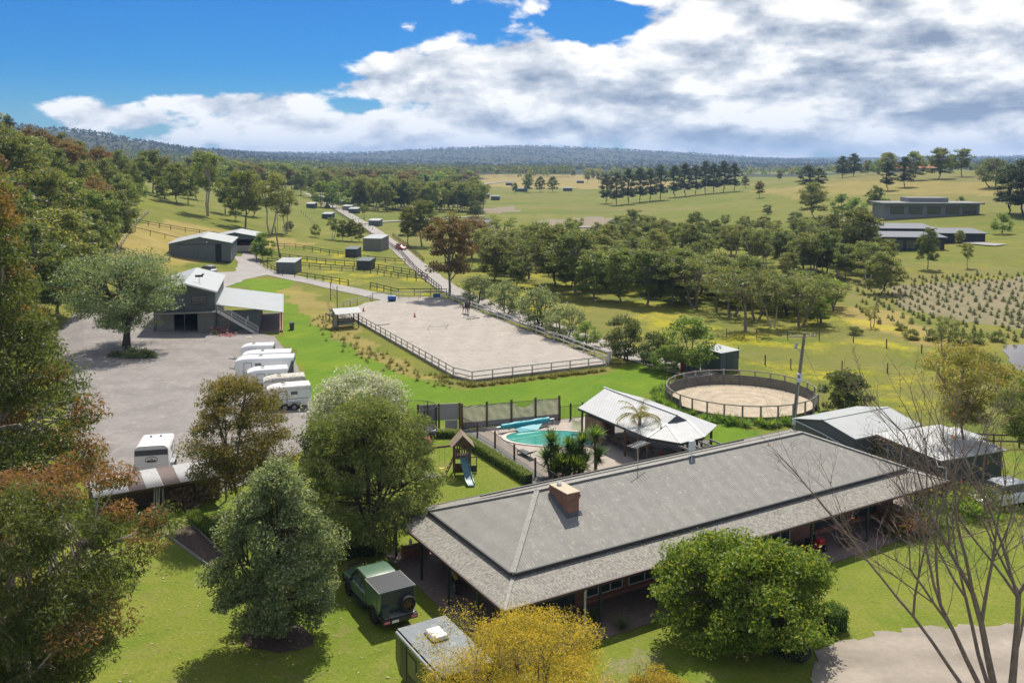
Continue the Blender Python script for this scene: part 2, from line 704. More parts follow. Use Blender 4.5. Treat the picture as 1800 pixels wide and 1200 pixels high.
pm('zinc', (.55, .56, .57), .35, .1, 6, metal=.7)
pm('roof_pale', (0.310, 0.330, 0.330), .55, .06, .5, 0, 20, .0, .4, (.27, .29, .30), .62, ('X', 2.2, .4))
pm('roof_pale_y', (0.310, 0.330, 0.330), .55, .06, .5, 0, 20, .0, .4, (.27, .29, .30), .62, ('Y', 2.2, .4))
pm('roof_white', (0.374, 0.382, 0.382), .5, .07, .7, 0, 20, .0, .4, (.42, .43, .43), .55, ('X', 2.6, .4))
pm('shed_grey', (.115, .135, .135), .6, .08, 1.0, 0, 20, 0, .35, None, .6, ('X', 2.0, .5))
pm('shed_grey_y', (.115, .135, .135), .6, .08, 1.0, 0, 20, 0, .35, None, .6, ('Y', 2.0, .5))
pm('shed_green', (.075, .10, .10), .6, .08, 1.0, 0, 20, 0, .35, None, .6, ('X', 2.0, .5))
pm('shed_dark', (.05, .065, .07), .55, .08, 1.0)
pm('shed_fawn', (.20, .20, .175), .6, .10, 1.0, 0, 20, 0, .35, None, .6, ('X', 2.0, .5))
pm('interior_shade', (.02, .02, .02), .9, .2, 2)  # near-black colour standing in for the shade inside buildings
pm('grey_timber', (.30, .28, .25), .85, .22, 5, .2, 30)
pm('white_rail', (.55, .54, .51), .8, .18, 4, .1, 30, col2=(.34, .32, .29), c2thr=.58)
pm('dark_rail', (.045, .04, .036), .8, .3, 4)
pm('brown_timber', (.13, .085, .055), .8, .3, 5, .2, 30)
pm('warm_timber', (.24, .15, .09), .8, .25, 5, .2, 30)
pm('roof_timber', (.27, .21, .15), .85, .22, 6, .2, 30)
pm('sleeper', (.27, .25, .22), .9, .3, 3, .3, 20)
pm('white_paint', (0.760, 0.760, 0.750), .32, .03, 1.5, 0, 20, 0, .5, coat=.3)
pm('white_aged', (.66, .64, .59), .5, .10, 2.0, 0, 20, 0, .4, (.45, .42, .36), .60)
pm('lichen_white', (.52, .49, .43), .8, .25, 3.0, .2, 20, 0, .3, (.20, .18, .15), .53)
pm('black_plastic', (.02, .02, .022), .5, .2, 4)
pm('tyre', (.018, .018, .019), .85, .2, 8)
pm('alloy', (.5, .5, .52), .35, .08, 5, metal=.7)
pm('bronze_alloy', (.16, .11, .06), .4, .1, 5, metal=.6)
pm('steel', (.42, .43, .44), .4, .1, 4, metal=.6)
pm('dark_steel', (.05, .05, .055), .45, .1, 4, metal=.3)
pm('ute_green', (.085, .15, .10), .3, .05, 1.2, coat=.5)
pm('ute_dark', (.035, .042, .048), .45, .10, 1.5, coat=.2)
pm('caravan_grey', (.14, .16, .17), .45, .10, 1.3, .12, 2.5, col2=(.19, .21, .215), c2thr=.55)
pm('caravan_side', (.045, .055, .052), .3, .08, 1.2, coat=.4)
pm('red_paint', (.45, .025, .03), .3, .05, 1.2, coat=.5)
pm('silver_paint', (.45, .46, .47), .3, .05, 1.2, metal=.4, coat=.5)
pm('teal_plastic', (.03, .30, .36), .45, .12, 3)
pm('slide_teal', (.09, .20, .21), .4, .12, 3)
pm('yellow_plastic', (.62, .45, .10), .5, .08, 3)
pm('purple_fabric', (.24, .18, .26), .85, .15, 4, .3, 12)
pm('grey_panel', (0.375, 0.352, 0.338), .75, .07, 2, 0, 20, 0, .3, None, .6, ('X', 3, .3))
pm('blue_plastic', (.02, .10, .30), .45, .1, 3)
pm('orange_plastic', (.60, .13, .03), .5, .1, 3)
pm('pink_plastic', (.65, .18, .25), .6, .1, 3)
pm('pole_timber', (.21, .19, .165), .85, .2, 4, .3, 25, streak=(3, 3, .2), col2=(.13, .115, .10), c2thr=.55)
pm('meter_box', (.60, .66, .66), .5, .06, 4)
pm('logs', (.20, .12, .06), .9, .35, 5, .3, 20)
pm('red_roof_tile', (.45, .17, .10), .8, .15, 2)
pm('grey_stone', (.21, .215, .22), .8, .12, 1.5)
pm('black_barn', (.022, .024, .028), .55, .15, 1.5)
pm('wood_plate', (.3, .22, .14), .8, .15, 4)
pm('horse_brown', (.045, .025, .017), .55, .2, 6)
pm('skin', (.50, .30, .22), .6, .05, 6)
pm('cloth_grey', (.20, .20, .21), .85, .1, 6)
pm('cloth_dark', (.02, .02, .025), .8, .1, 6)
pm('cloth_white', (.62, .62, .62), .85, .05, 6)
pm('rust_red', (.28, .04, .03), .7, .2, 5)
pm('terracotta', (.35, .13, .07), .8, .15, 5)
pm('mulch', (.085, .06, .045), .95, .4, 6, .5, 25)
pm('bark_grey', (.20, .175, .15), .9, .3, 4, .4, 10, streak=(2, 2, .3), col2=(.10, .085, .07), c2thr=.55)
pm('bark_pale', (.42, .36, .30), .85, .2, 3, .3, 8, streak=(2, 2, .3), col2=(.25, .19, .15), c2thr=.58)
pm('bark_dark', (.065, .05, .04), .92, .3, 4, .4, 10)
pm('bark_twig', (.19, .145, .12), .85, .3, 4, .3, 10, col2=(.30, .24, .20), c2thr=.58)
pm('gravel', (0.216, 0.200, 0.188), .95, .16, .35, .35, 12, 0, .2, (.26, .24, .22), .56)
pm('gravel_tan', (0.281, 0.246, 0.204), .95, .18, .4, .35, 12, 0, .2, (.27, .24, .20), .56)
pm('drive', (0.288, 0.272, 0.260), .95, .12, .3, .25, 12, 0, .2, (.33, .31, .28), .56)
pm('road', (0.304, 0.280, 0.256), .95, .12, .3, .2, 10, 0, .2, (.31, .29, .25), .58)
pm('sand', (.338, .308, .272), .97, .10, .35, .6, 7, 0, .1, (.285, .258, .222), .58)
pm('sand_yellow', (.38, .32, .24), .97, .16, .8, .6, 7, 0, .1, (.36, .28, .19), .60)
pm('pool_deck', (0.340, 0.293, 0.255), .85, .10, .6, .15, 25, 0, .3, (.33, .28, .245), .6)
pm('path_grey', (0.225, 0.221, 0.216), .9, .10, .8, .2, 25)
pm('slab_grey', (.17, .165, .155), .9, .10, .8, .2, 25)
pm('coping', (.48, .43, .38), .8, .08, 2)


def add_tracks(name, scale, dist, amount, rings=True, loc=(0, 0, 0), fine=0.0):
    """faint worn tracks: distorted ring bands and streaky noise over the base colour"""
    m = MATS[name]
    nt = m.node_tree
    N, L = nt.nodes.new, nt.links.new
    bs = next(n for n in nt.nodes if n.type == 'BSDF_PRINCIPLED')
    src = bs.inputs['Base Color'].links[0].from_socket
    tc = N('ShaderNodeTexCoord')
    mp = N('ShaderNodeMapping')
    mp.inputs['Location'].default_value = loc
    L(tc.outputs['Object'], mp.inputs[0])
    w = N('ShaderNodeTexWave')
    w.wave_type = 'RINGS' if rings else 'BANDS'
    w.rings_direction = 'Z'
    w.inputs['Scale'].default_value = scale
    w.inputs['Distortion'].default_value = dist
    w.inputs['Detail'].default_value = 4
    w.inputs['Detail Scale'].default_value = .6
    L(mp.outputs[0], w.inputs['Vector'])
    n = N('ShaderNodeTexNoise')
    n.inputs['Scale'].default_value = .18
    n.inputs['Detail'].default_value = 5
    L(tc.outputs['Object'], n.inputs['Vector'])
    n2 = N('ShaderNodeTexNoise')
    n2.inputs['Scale'].default_value = 2.6
    n2.inputs['Detail'].default_value = 6
    n2.inputs['Roughness'].default_value = .75
    L(tc.outputs['Object'], n2.inputs['Vector'])
    a1 = N('ShaderNodeMath')
    a1.operation = 'MULTIPLY'
    L(w.outputs['Fac'], a1.inputs[0])
    L(n.outputs['Fac'], a1.inputs[1])
    mr = N('ShaderNodeMapRange')
    mr.inputs[1].default_value = .0
    mr.inputs[2].default_value = .6
    mr.inputs[3].default_value = 1 - amount
    mr.inputs[4].default_value = 1 + amount
    L(a1.outputs[0], mr.inputs[0])
    mr2 = N('ShaderNodeMapRange')
    mr2.inputs[1].default_value = .3
    mr2.inputs[2].default_value = .7
    mr2.inputs[3].default_value = 1 - fine
    mr2.inputs[4].default_value = 1 + fine
    L(n2.outputs['Fac'], mr2.inputs[0])
    ml = N('ShaderNodeMath')
    ml.operation = 'MULTIPLY'
    L(mr.outputs[0], ml.inputs[0])
    L(mr2.outputs[0], ml.inputs[1])
    mx = N('ShaderNodeMix')
    mx.data_type = 'RGBA'
    mx.blend_type = 'MULTIPLY'
    mx.inputs['Factor'].default_value = 1
    L(src, mx.inputs['A'])
    L(ml.outputs[0], mx.inputs['B'])
    L(mx.outputs['Result'], bs.inputs['Base Color'])


add_tracks('gravel', .05, 7, .055, True, (30, -75, 0), .10)
add_tracks('gravel_tan', .12, 5, .10, True, (-20, -20, 0), .10)
add_tracks('sand', .10, 6, .03, False, (0, 0, 0), .11)
add_tracks('sand_yellow', .22, 4, .08, True, (-22, -86.2, 0), .16)
add_tracks('drive', .08, 6, .03, False, (0, 0, 0), .06)
add_tracks('road', .08, 6, .03, False, (0, 0, 0), .06)
add_tracks('roof_u', .30, 3, .05, False, (0, 0, 0), .08)
add_tracks('roof_v', .30, 3, .05, False, (0, 0, 0), .08)
add_tracks('pool_deck', .3, 3, .05, False, (0, 0, 0), .08)
add_tracks('caravan_grey', .5, 3, .08, False, (0, 0, 0), .08)


def glass_mat():
    m, nt, b, out = new_mat('glass')
    b.inputs['Base Color'].default_value = (.03, .04, .045, 1)
    b.inputs['Roughness'].default_value = .06
    b.inputs['Specular IOR Level'].default_value = .8
    n = nt.nodes.new('ShaderNodeTexNoise')
    n.inputs['Scale'].default_value = 1.2
    cr = nt.nodes.new('ShaderNodeValToRGB')
    cr.color_ramp.elements[0].color = (.012, .016, .018, 1)
    cr.color_ramp.elements[1].color = (.09, .11, .115, 1)
    nt.links.new(n.outputs['Fac'], cr.inputs[0])
    nt.links.new(cr.outputs[0], b.inputs['Base Color'])


glass_mat()


def cloth_mat():
    m, nt, b, out = new_mat('shade_cloth')
    n = nt.nodes.new('ShaderNodeTexNoise')
    n.inputs['Scale'].default_value = 3
    cr = nt.nodes.new('ShaderNodeValToRGB')
    cr.color_ramp.elements[0].color = (.42, .41, .27, 1)
    cr.color_ramp.elements[1].color = (.56, .55, .40, 1)
    tr = nt.nodes.new('ShaderNodeBsdfTranslucent')
    ms = nt.nodes.new('ShaderNodeMixShader')
    ms.inputs[0].default_value = .5
    L = nt.links.new
    L(n.outputs['Fac'], cr.inputs[0])
    L(cr.outputs[0], b.inputs['Base Color'])
    L(cr.outputs[0], tr.inputs['Color'])
    b.inputs['Roughness'].default_value = .9
    L(b.outputs[0], ms.inputs[1])
    L(tr.outputs[0], ms.inputs[2])
    L(ms.outputs[0], out.inputs['Surface'])


cloth_mat()


def water_mat(name, col, rough, bump, bs):
    m, nt, b, out = new_mat(name)
    b.inputs['Base Color'].default_value = (*col, 1)
    b.inputs['Roughness'].default_value = rough
    b.inputs['IOR'].default_value = 1.33
    n = nt.nodes.new('ShaderNodeTexNoise')
    n.inputs['Scale'].default_value = bs
    n.inputs['Detail'].default_value = 4
    bp = nt.nodes.new('ShaderNodeBump')
    bp.inputs['Strength'].default_value = bump
    bp.inputs['Distance'].default_value = .04
    nt.links.new(n.outputs['Fac'], bp.inputs['Height'])
    nt.links.new(bp.outputs[0], b.inputs['Normal'])


water_mat('pool_water', (.045, .25, .205), .08, .25, 1.6)
water_mat('dam_water', (.10, .085, .075), .06, .3, 1.2)


def ground_mat():
    m, nt, b, out = new_mat('ground')
    N, L = nt.nodes.new, nt.links.new
    geo = N('ShaderNodeNewGeometry')

    def noise(s, d=6, r=.6, st=None):
        n = N('ShaderNodeTexNoise')
        n.inputs['Scale'].default_value = s
        n.inputs['Detail'].default_value = d
        n.inputs['Roughness'].default_value = r
        if st:
            mp = N('ShaderNodeMapping')
            mp.inputs['Scale'].default_value = st
            L(geo.outputs['Position'], mp.inputs[0])
            L(mp.outputs[0], n.inputs['Vector'])
        else:
            L(geo.outputs['Position'], n.inputs['Vector'])
        return n.outputs['Fac']

    def rng(v, a, b_, c=0., d=1.):
        n = N('ShaderNodeMapRange')
        for i, q in enumerate((a, b_, c, d)):
            n.inputs[i + 1].default_value = q
        L(v, n.inputs[0])
        return n.outputs[0]

    def mth(op, a, b_):
        n = N('ShaderNodeMath')
        n.operation = op
        n.use_clamp = op == 'ADD'
        for i, v in enumerate((a, b_)):
            if isinstance(v, (int, float)):
                n.inputs[i].default_value = v
            else:
                L(v, n.inputs[i])
        return n.outputs[0]

    def mix(f, a, b_):
        n = N('ShaderNodeMix')
        n.data_type = 'RGBA'
        if isinstance(f, float):
            n.inputs['Factor'].default_value = f
        else:
            L(f, n.inputs['Factor'])
        for k, v in (('A', a), ('B', b_)):
            if isinstance(v, tuple):
                n.inputs[k].default_value = (*v, 1)
            else:
                L(v, n.inputs[k])
        return n.outputs['Result']

    at = N('ShaderNodeAttribute')
    at.attribute_name = 'region'
    sp = N('ShaderNodeSeparateColor')
    L(at.outputs['Color'], sp.inputs[0])
    lawn, flower, dry = sp.outputs
    at2 = N('ShaderNodeAttribute')
    at2.attribute_name = 'region2'
    sp2 = N('ShaderNodeSeparateColor')
    L(at2.outputs['Color'], sp2.inputs[0])
    dirt, garden, wood = sp2.outputs
    nb = noise(.02, 5)
    nm = noise(.16, 6)
    nf = noise(1.1, 6, .7)
    nff = noise(5.5, 4, .7)
    padd = mix(rng(nb, .35, .65), (0.127, 0.143, 0.023), (0.183, 0.173, 0.042))
    padd = mix(rng(nm, .46, .66), padd, (0.105, 0.139, 0.017))
    padd = mix(rng(nf, .55, .75, 0, .6), padd, (0.211, 0.189, 0.063))
    padd = mix(rng(noise(.0065, 4, .6), .50, .60, 0, .55), padd, (.195, .160, .066))
    padd = mix(rng(noise(.011, 5, .6, (1, 1.7, 1)), .54, .62, 0, .5), padd, (.085, .125, .022))
    dryc = mix(rng(nm, .35, .65), (0.288, 0.223, 0.080), (0.222, 0.184, 0.052))
    edge = mth('MULTIPLY', mth('SUBTRACT', nf, .5), 1.1)
    padd = mix(rng(mth('ADD', dry, mth('MULTIPLY', edge, dry)), .25, .75), padd, dryc)
    lawnc = mix(rng(nm, .35, .68), (0.083, 0.167, 0.010), (0.131, 0.207, 0.014))
    lawnc = mix(rng(nf, .5, .78, 0, .5), lawnc, (0.166, 0.217, 0.026))
    stripes = N('ShaderNodeTexWave')
    stripes.inputs['Scale'].default_value = .16
    stripes.inputs['Distortion'].default_value = 2.5
    stripes.inputs['Detail'].default_value = 2
    rotm = N('ShaderNodeMapping')
    rotm.inputs['Rotation'].default_value = (0, 0, R(25))
    L(geo.outputs['Position'], rotm.inputs[0])
    L(rotm.outputs[0], stripes.inputs['Vector'])
    lawnc = mix(rng(stripes.outputs['Fac'], .2, .8, 0, .22), lawnc, (0.094, 0.151, 0.015))
    gard = mix(rng(nm, .38, .62), (0.116, 0.167, 0.017), (0.172, 0.195, 0.030))
    gard = mix(rng(nf, .5, .72, 0, .7), gard, (0.211, 0.207, 0.054))
    gard = mix(rng(nff, .62, .75, 0, .5), gard, (0.277, 0.245, 0.093))
    nw = noise(.45, 5, .7)
    gard = mix(rng(nw, .56, .70, 0, .75), gard, (.175, .160, .062))
    gard = mix(rng(nw, .30, .42, .65, 0), gard, (.070, .115, .014))
    lawnc = mix(rng(nw, .56, .72, 0, .5), lawnc, (.150, .190, .030))
    lawnc = mix(rng(nw, .28, .42, .5, 0), lawnc, (.062, .125, .010))
    col = mix(rng(mth('ADD', garden, mth('MULTIPLY', edge, .3)), .35, .6), padd, gard)
    col = mix(rng(mth('ADD', lawn, mth('MULTIPLY', edge, .3)), .35, .6), col, lawnc)
    fl = mth('MULTIPLY', flower, rng(mth('ADD', mth('MULTIPLY', noise(.11, 5, .65), .65), mth('MULTIPLY', noise(1.6, 5, .8), .35)), .50, .60))
    col = mix(fl, col, (0.468, 0.402, 0.010))
    dirtc = mix(rng(nm, .35, .65), (0.242, 0.201, 0.148), (0.195, 0.164, 0.116))
    col = mix(rng(mth('ADD', dirt, mth('MULTIPLY', edge, .6)), .35, .65), col, dirtc)
    woodc = mix(rng(noise(.012, 8, .75), .38, .62), (0.029, 0.038, 0.015), (0.059, 0.063, 0.025))
    woodc = mix(rng(noise(.05, 6, .8), .52, .7), woodc, (0.082, 0.067, 0.034))
    col = mix(rng(mth('ADD', wood, mth('MULTIPLY', edge, .2)), .35, .65), col, woodc)
    fine = rng(nff, .3, .7, .78, 1.2)
    mm = N('ShaderNodeMix')
    mm.data_type = 'RGBA'
    mm.blend_type = 'MULTIPLY'
    mm.inputs['Factor'].default_value = 1
    L(col, mm.inputs['A'])
    L(fine, mm.inputs['B'])
    L(mm.outputs['Result'], b.inputs['Base Color'])
    b.inputs['Roughness'].default_value = .95
    b.inputs['Specular IOR Level'].default_value = .12
    bp = N('ShaderNodeBump')
    bp.inputs['Strength'].default_value = .6
    bp.inputs['Distance'].default_value = .15
    L(nff, bp.inputs['Height'])
    L(bp.outputs[0], b.inputs['Normal'])


ground_mat()


def W(pts):
    return [G(*p) for p in pts]


HO = Vector((-0.34, 40.55, 0))         # house: front-left verandah corner
HA = R(30.8)
HU = Vector((math.cos(HA), math.sin(HA), 0))
HV = Vector((-math.sin(HA), math.cos(HA), 0))


def HL(u, v, z=0.0):
    return HO + HU * u + HV * v + Vector((0, 0, z))


def build_ground():
    a_in = np.radians(np.arange(-38, 38.01, .4))
    a_out = np.radians(np.arange(42, 318.1, 6))
    ang = np.concatenate([a_in, a_out])
    rr = np.concatenate([[.5], np.arange(6, 30, 6), np.arange(30, 170, 1.0), np.geomspace(170, 9500, 150)])
    A, RR = np.meshgrid(ang, rr)
    X, Y = RR * np.sin(A), RR * np.cos(A)
    Z = gz(X, Y)
    nr, na = X.shape
    V = np.stack([X, Y, Z], -1).reshape(-1, 3)
    i, j = np.meshgrid(np.arange(nr - 1), np.arange(na), indexing='ij')
    j2 = (j + 1) % na
    F = np.stack([i * na + j, (i + 1) * na + j, (i + 1) * na + j2, i * na + j2], -1).reshape(-1, 4)
    me = bpy.data.meshes.new('ground')
    me.vertices.add(len(V))
    me.vertices.foreach_set('co', V.ravel())
    me.loops.add(F.size)
    me.loops.foreach_set('vertex_index', F.ravel().astype(np.int32))
    me.polygons.add(len(F))
    me.polygons.foreach_set('loop_start', np.arange(0, F.size, 4, dtype=np.int32))
    me.update(calc_edges=True)
    x, y = V[:, 0], V[:, 1]
    r = np.hypot(x, y)
    wob = 1.2 * np.sin(x * .31 + y * .17) + .8 * np.sin(y * .5 - x * .23)
    xx, yy = x + wob * .6, y + wob * .6

    def m(*polys):
        q = np.zeros(len(x))
        for p in polys:
            q = np.maximum(q, inside(xx, yy, W(p)).astype(float))
        return q

    lawn = m([(405, 500), (430, 490), (520, 492), (500, 512), (535, 545), (590, 595), (660, 635), (750, 668), (830, 682), (1075, 655), (1120, 632),
              (1200, 650), (1175, 670), (1140, 690), (1200, 722), (1330, 752), (1400, 768), (1240, 800), (1100, 770), (1000, 740), (740, 748),
              (640, 790), (560, 770), (548, 720), (520, 640), (478, 592), (478, 560), (440, 510)])
    garden = ((r < 92) & (x < 60)).astype(float)
    garden = np.maximum(garden, (r < 40).astype(float))
    garden *= 1 - m([(1050, 640), (1420, 720), (1700, 790), (1900, 800), (1900, 500), (1050, 560)])
    garden = np.maximum(garden, m([(150, 572), (185, 560), (272, 600), (272, 642), (240, 648), (190, 635)]))
    flower = m([(790, 520), (830, 470), (1300, 520), (1560, 560), (1700, 640), (1660, 740), (1450, 690), (1320, 640), (1180, 600), (960, 560)]) * .5
    flower = np.maximum(flower, m([(1180, 565), (1320, 560), (1300, 590), (1190, 580)], [(1380, 575), (1450, 570), (1470, 590), (1390, 595)], [(900, 500), (1010, 495), (1020, 520), (920, 525)]) * 1.0)
    flower = np.maximum(flower, m([(480, 470), (560, 430), (720, 445), (780, 500), (760, 520), (560, 500)]) * .55)
    flower = np.maximum(flower, ((r > 92) & (r < 300)).astype(float) * .12)
    dry = m([(180, 440), (240, 395), (300, 385), (480, 415), (560, 430), (440, 440), (300, 470), (220, 520)]) * .9
    dry = np.maximum(dry, m([(480, 500), (520, 500), (600, 545), (690, 620), (790, 668), (740, 668), (640, 628), (560, 570)]) * .62)
    dry = np.maximum(dry, m([(780, 322), (870, 304), (1000, 302), (1260, 322), (1100, 332), (860, 328)]) * .95)
    dry = np.maximum(dry, m([(1300, 335), (1500, 318), (1800, 322), (1800, 345), (1400, 350)]) * .6)
    dry = np.maximum(dry, m([(1440, 535), (1560, 545), (1700, 600), (1650, 615), (1500, 575)]) * .9)
    dirt = m([(1560, 500), (1900, 480), (1900, 590), (1700, 570), (1580, 545)]) * .55
    dirt = np.maximum(dirt, m([(940, 388), (1050, 380), (1130, 392), (1100, 404), (960, 402)], [(840, 368), (900, 362), (915, 372), (850, 376)]) * .85)
    dirt = np.maximum(dirt, m([(300, 600), (440, 596), (470, 590), (440, 640), (330, 640)]) * .6)
    dirt = np.maximum(dirt, m([(1100, 1130), (1180, 1120), (1160, 1200), (1060, 1200)], [(300, 905), (380, 900), (400, 960), (300, 950)]) * .45)
    wood = ((r > 2100)).astype(float)
    wood = np.maximum(wood, m([(340, 300), (560, 330), (700, 330), (860, 315), (780, 300), (900, 296), (900, 288), (300, 288)]) * 1.0)
    wood = np.maximum(wood, ((r > 1150) & (np.sin(x * .006 + 1) * np.sin(y * .004 + .5) > -.25)).astype(float))
    c1 = np.stack([lawn, flower, dry, np.ones_like(x)], -1).astype(np.float32)
    c2 = np.stack([dirt, garden, wood, np.ones_like(x)], -1).astype(np.float32)
    for nm, c in (('region', c1), ('region2', c2)):
        a = me.color_attributes.new(nm, 'FLOAT_COLOR', 'POINT')
        a.data.foreach_set('color', c.ravel())
    me.materials.append(MATS['ground'])
    for p in me.polygons:
        p.use_smooth = True
    o = bpy.data.objects.new('ground', me)
    COL.objects.link(o)
    tag(o, None, None, None, 'structure')


build_ground()


def sheet(name, pts, z, mat, jit=0.0, step=1.2, seed=1, kind='structure'):
    """flat sheet over the ground with a slightly ragged edge"""
    rnd = random.Random(seed)
    out = []
    n = len(pts)
    for i in range(n):
        a, b = Vector(pts[i]), Vector(pts[(i + 1) % n])
        a.z = b.z = 0
        k = max(1, int((b - a).length / step)) if jit else 1
        for q in range(k):
            p = a.lerp(b, q / k)
            if jit:
                p += Vector((rnd.uniform(-jit, jit), rnd.uniform(-jit, jit), 0))
            out.append(p)
    bm = bmesh.new()
    vs = [bm.verts.new((p.x, p.y, g1(p.x, p.y) + z)) for p in out]
    f = bm.faces.new(vs)
    bmesh.ops.triangulate(bm, faces=[f], ngon_method='EAR_CLIP')
    bmesh.ops.recalc_face_normals(bm, faces=bm.faces)
    if sum(q.normal.z for q in bm.faces) < 0:
        bmesh.ops.reverse_faces(bm, faces=bm.faces)
    me = bpy.data.meshes.new(name)
    bm.to_mesh(me)
    bm.free()
    me.materials.append(MATS[mat])
    o = bpy.data.objects.new(name, me)
    COL.objects.link(o)
    if kind:
        o['kind'] = kind
    return o


def strip(name, pts, w, z, mat, step=3.0):
    """road or path of constant width laid on the terrain"""
    pts = [Vector((p.x, p.y, 0)) for p in pts]
    dense = []
    for a, b in zip(pts, pts[1:]):
        k = max(2, int((b - a).length / step))
        dense += [a.lerp(b, i / k) for i in range(k)]
    dense.append(pts[-1])
    for _ in range(6):
        dense = [dense[0]] + [(dense[i - 1] + dense[i] * 2 + dense[i + 1]) / 4 for i in range(1, len(dense) - 1)] + [dense[-1]]
    vs, fs = [], []
    rnd = random.Random(5)
    for i, p in enumerate(dense):
        d = (dense[min(i + 1, len(dense) - 1)] - dense[max(i - 1, 0)]).normalized()
        s = Vector((-d.y, d.x, 0))
        for t in (-.5, -.17, .17, .5):
            q = p + s * w * t * (1 + rnd.uniform(-.06, .06))
            vs.append((q.x, q.y, g1(q.x, q.y) + z))
    for i in range(len(dense) - 1):
        for k in range(3):
            fs.append((i * 4 + k, i * 4 + k + 1, i * 4 + 5 + k, i * 4 + 4 + k))
    mb = MB().add(vs, fs)
    o = mb.build(name, mat)
    o['kind'] = 'structure'
    return o


sheet('gravel_yard', W([(92, 598), (118, 650), (150, 740), (150, 860), (215, 890), (320, 880), (420, 860), (520, 800), (560, 760), (548, 720), (520, 640),
                        (478, 592), (430, 600), (345, 608), (275, 606), (272, 642), (240, 650), (190, 637), (160, 612), (150, 582), (165, 556), (190, 535), (150, 538), (120, 565)]),
      .05, 'gravel', .35, 1.5, 3)
strip('driveway', W([(428, 452), (440, 468), (470, 480), (530, 491), (600, 506), (650, 518), (700, 528)]), 4.2, .07, 'drive')
sheet('shed_apron', W([(318, 480), (412, 478), (420, 458), (432, 440), (446, 440), (462, 468), (480, 482), (440, 489), (412, 500), (380, 512), (350, 500)]), .05, 'drive', .3, 1.5, 4)
strip('road', W([(1240, 662), (1100, 622), (1000, 588), (900, 553), (830, 527), (778, 503), (738, 470), (700, 437), (650, 400), (600, 370), (560, 350), (540, 340)]), 4.2, .12, 'road')
ARENA = W([(797, 663), (830, 671), (1060, 643), (1072, 637), (1045, 628), (777, 523), (700, 524), (640, 534), (612, 548), (622, 562)])
sheet('arena_sand', ARENA, .16, 'sand', .12, 1.5, 6)
sheet('front_drive', W([(1425, 1260), (1440, 1150), (1480, 1128), (1560, 1112), (1650, 1103), (2300, 1085), (2700, 1330), (1425, 1330)]), .05, 'gravel_tan', .30, .45, 8)
sheet('patio', [HL(-.3, -.75), HL(34, -.75), HL(34, 13.4), HL(-.3, 13.4)], .04, 'brick_paver')
POOLDECK = [P(830, 754), P(985, 737), P(1075, 728), P(1100, 742), HL(20, 14), HL(8.5, 14), P(968, 846)]
sheet('pool_deck', POOLDECK, .04, 'pool_deck')
sheet('garden_path', [P(742, 753), P(829, 754.5), P(967, 846), P(925, 852), P(800, 768), P(742, 762)], .05, 'path_grey')
sheet('pavilion_slab', [P(1035, 752), P(1080, 738), P(1250, 776), P(1180, 826), P(1120, 812)], .06, 'slab_grey')
sheet('dam_water', W([(1762, 608), (1810, 606), (1900, 625), (1900, 690), (1800, 655), (1772, 634)]), .05, 'dam_water', .4, 1.5, 9)
sheet('mulch_path', [P(296, 938), P(342, 918), P(402, 985), P(388, 1008)], .04, 'mulch', .1, .6, 10)
sheet('tree_bed', [P(490 + 62 * math.cos(t * .5), 1118 + 30 * math.sin(t * .5)) for t in range(13)][:12], .03, 'mulch', .2, .6, 11)

# ------------------------------------------------------------------ the brick house
def window(parent, u0, u1, z0, z1, v, face='front', panes=2, frame='window_frame'):
    """window set in a wall: frame bars with glass panes as sub-parts"""
    mb = MB()
    t = .06
    w = u1 - u0

    def bx(a0, a1, c0, c1, d0, d1):
        if face == 'front':
            mb.b2(a0, a1, v + d0, v + d1, c0, c1)
        else:
            mb.b2(v + d0, v + d1, a0, a1, c0, c1)
    bx(u0, u1, z0, z0 + t, -.05, .03)
    bx(u0, u1, z1 - t, z1, -.05, .03)
    for k in range(panes + 1):
        a = u0 + (w - t) * k / panes
        bx(a, a + t, z0 + t, z1 - t, -.048, .03)
    f = mb.build('window', frame, parent)
    for k in range(panes):
        a = u0 + (w - t) * k / panes + t
        b = u0 + (w - t) * (k + 1) / panes
        g = MB()
        if face == 'front':
            g.b2(a, b, v - .012, v + .01, z0 + t, z1 - t)
        else:
            g.b2(v - .012, v + .01, a, b, z0 + t, z1 - t)
        g.build('pane', 'glass', f)
    return f


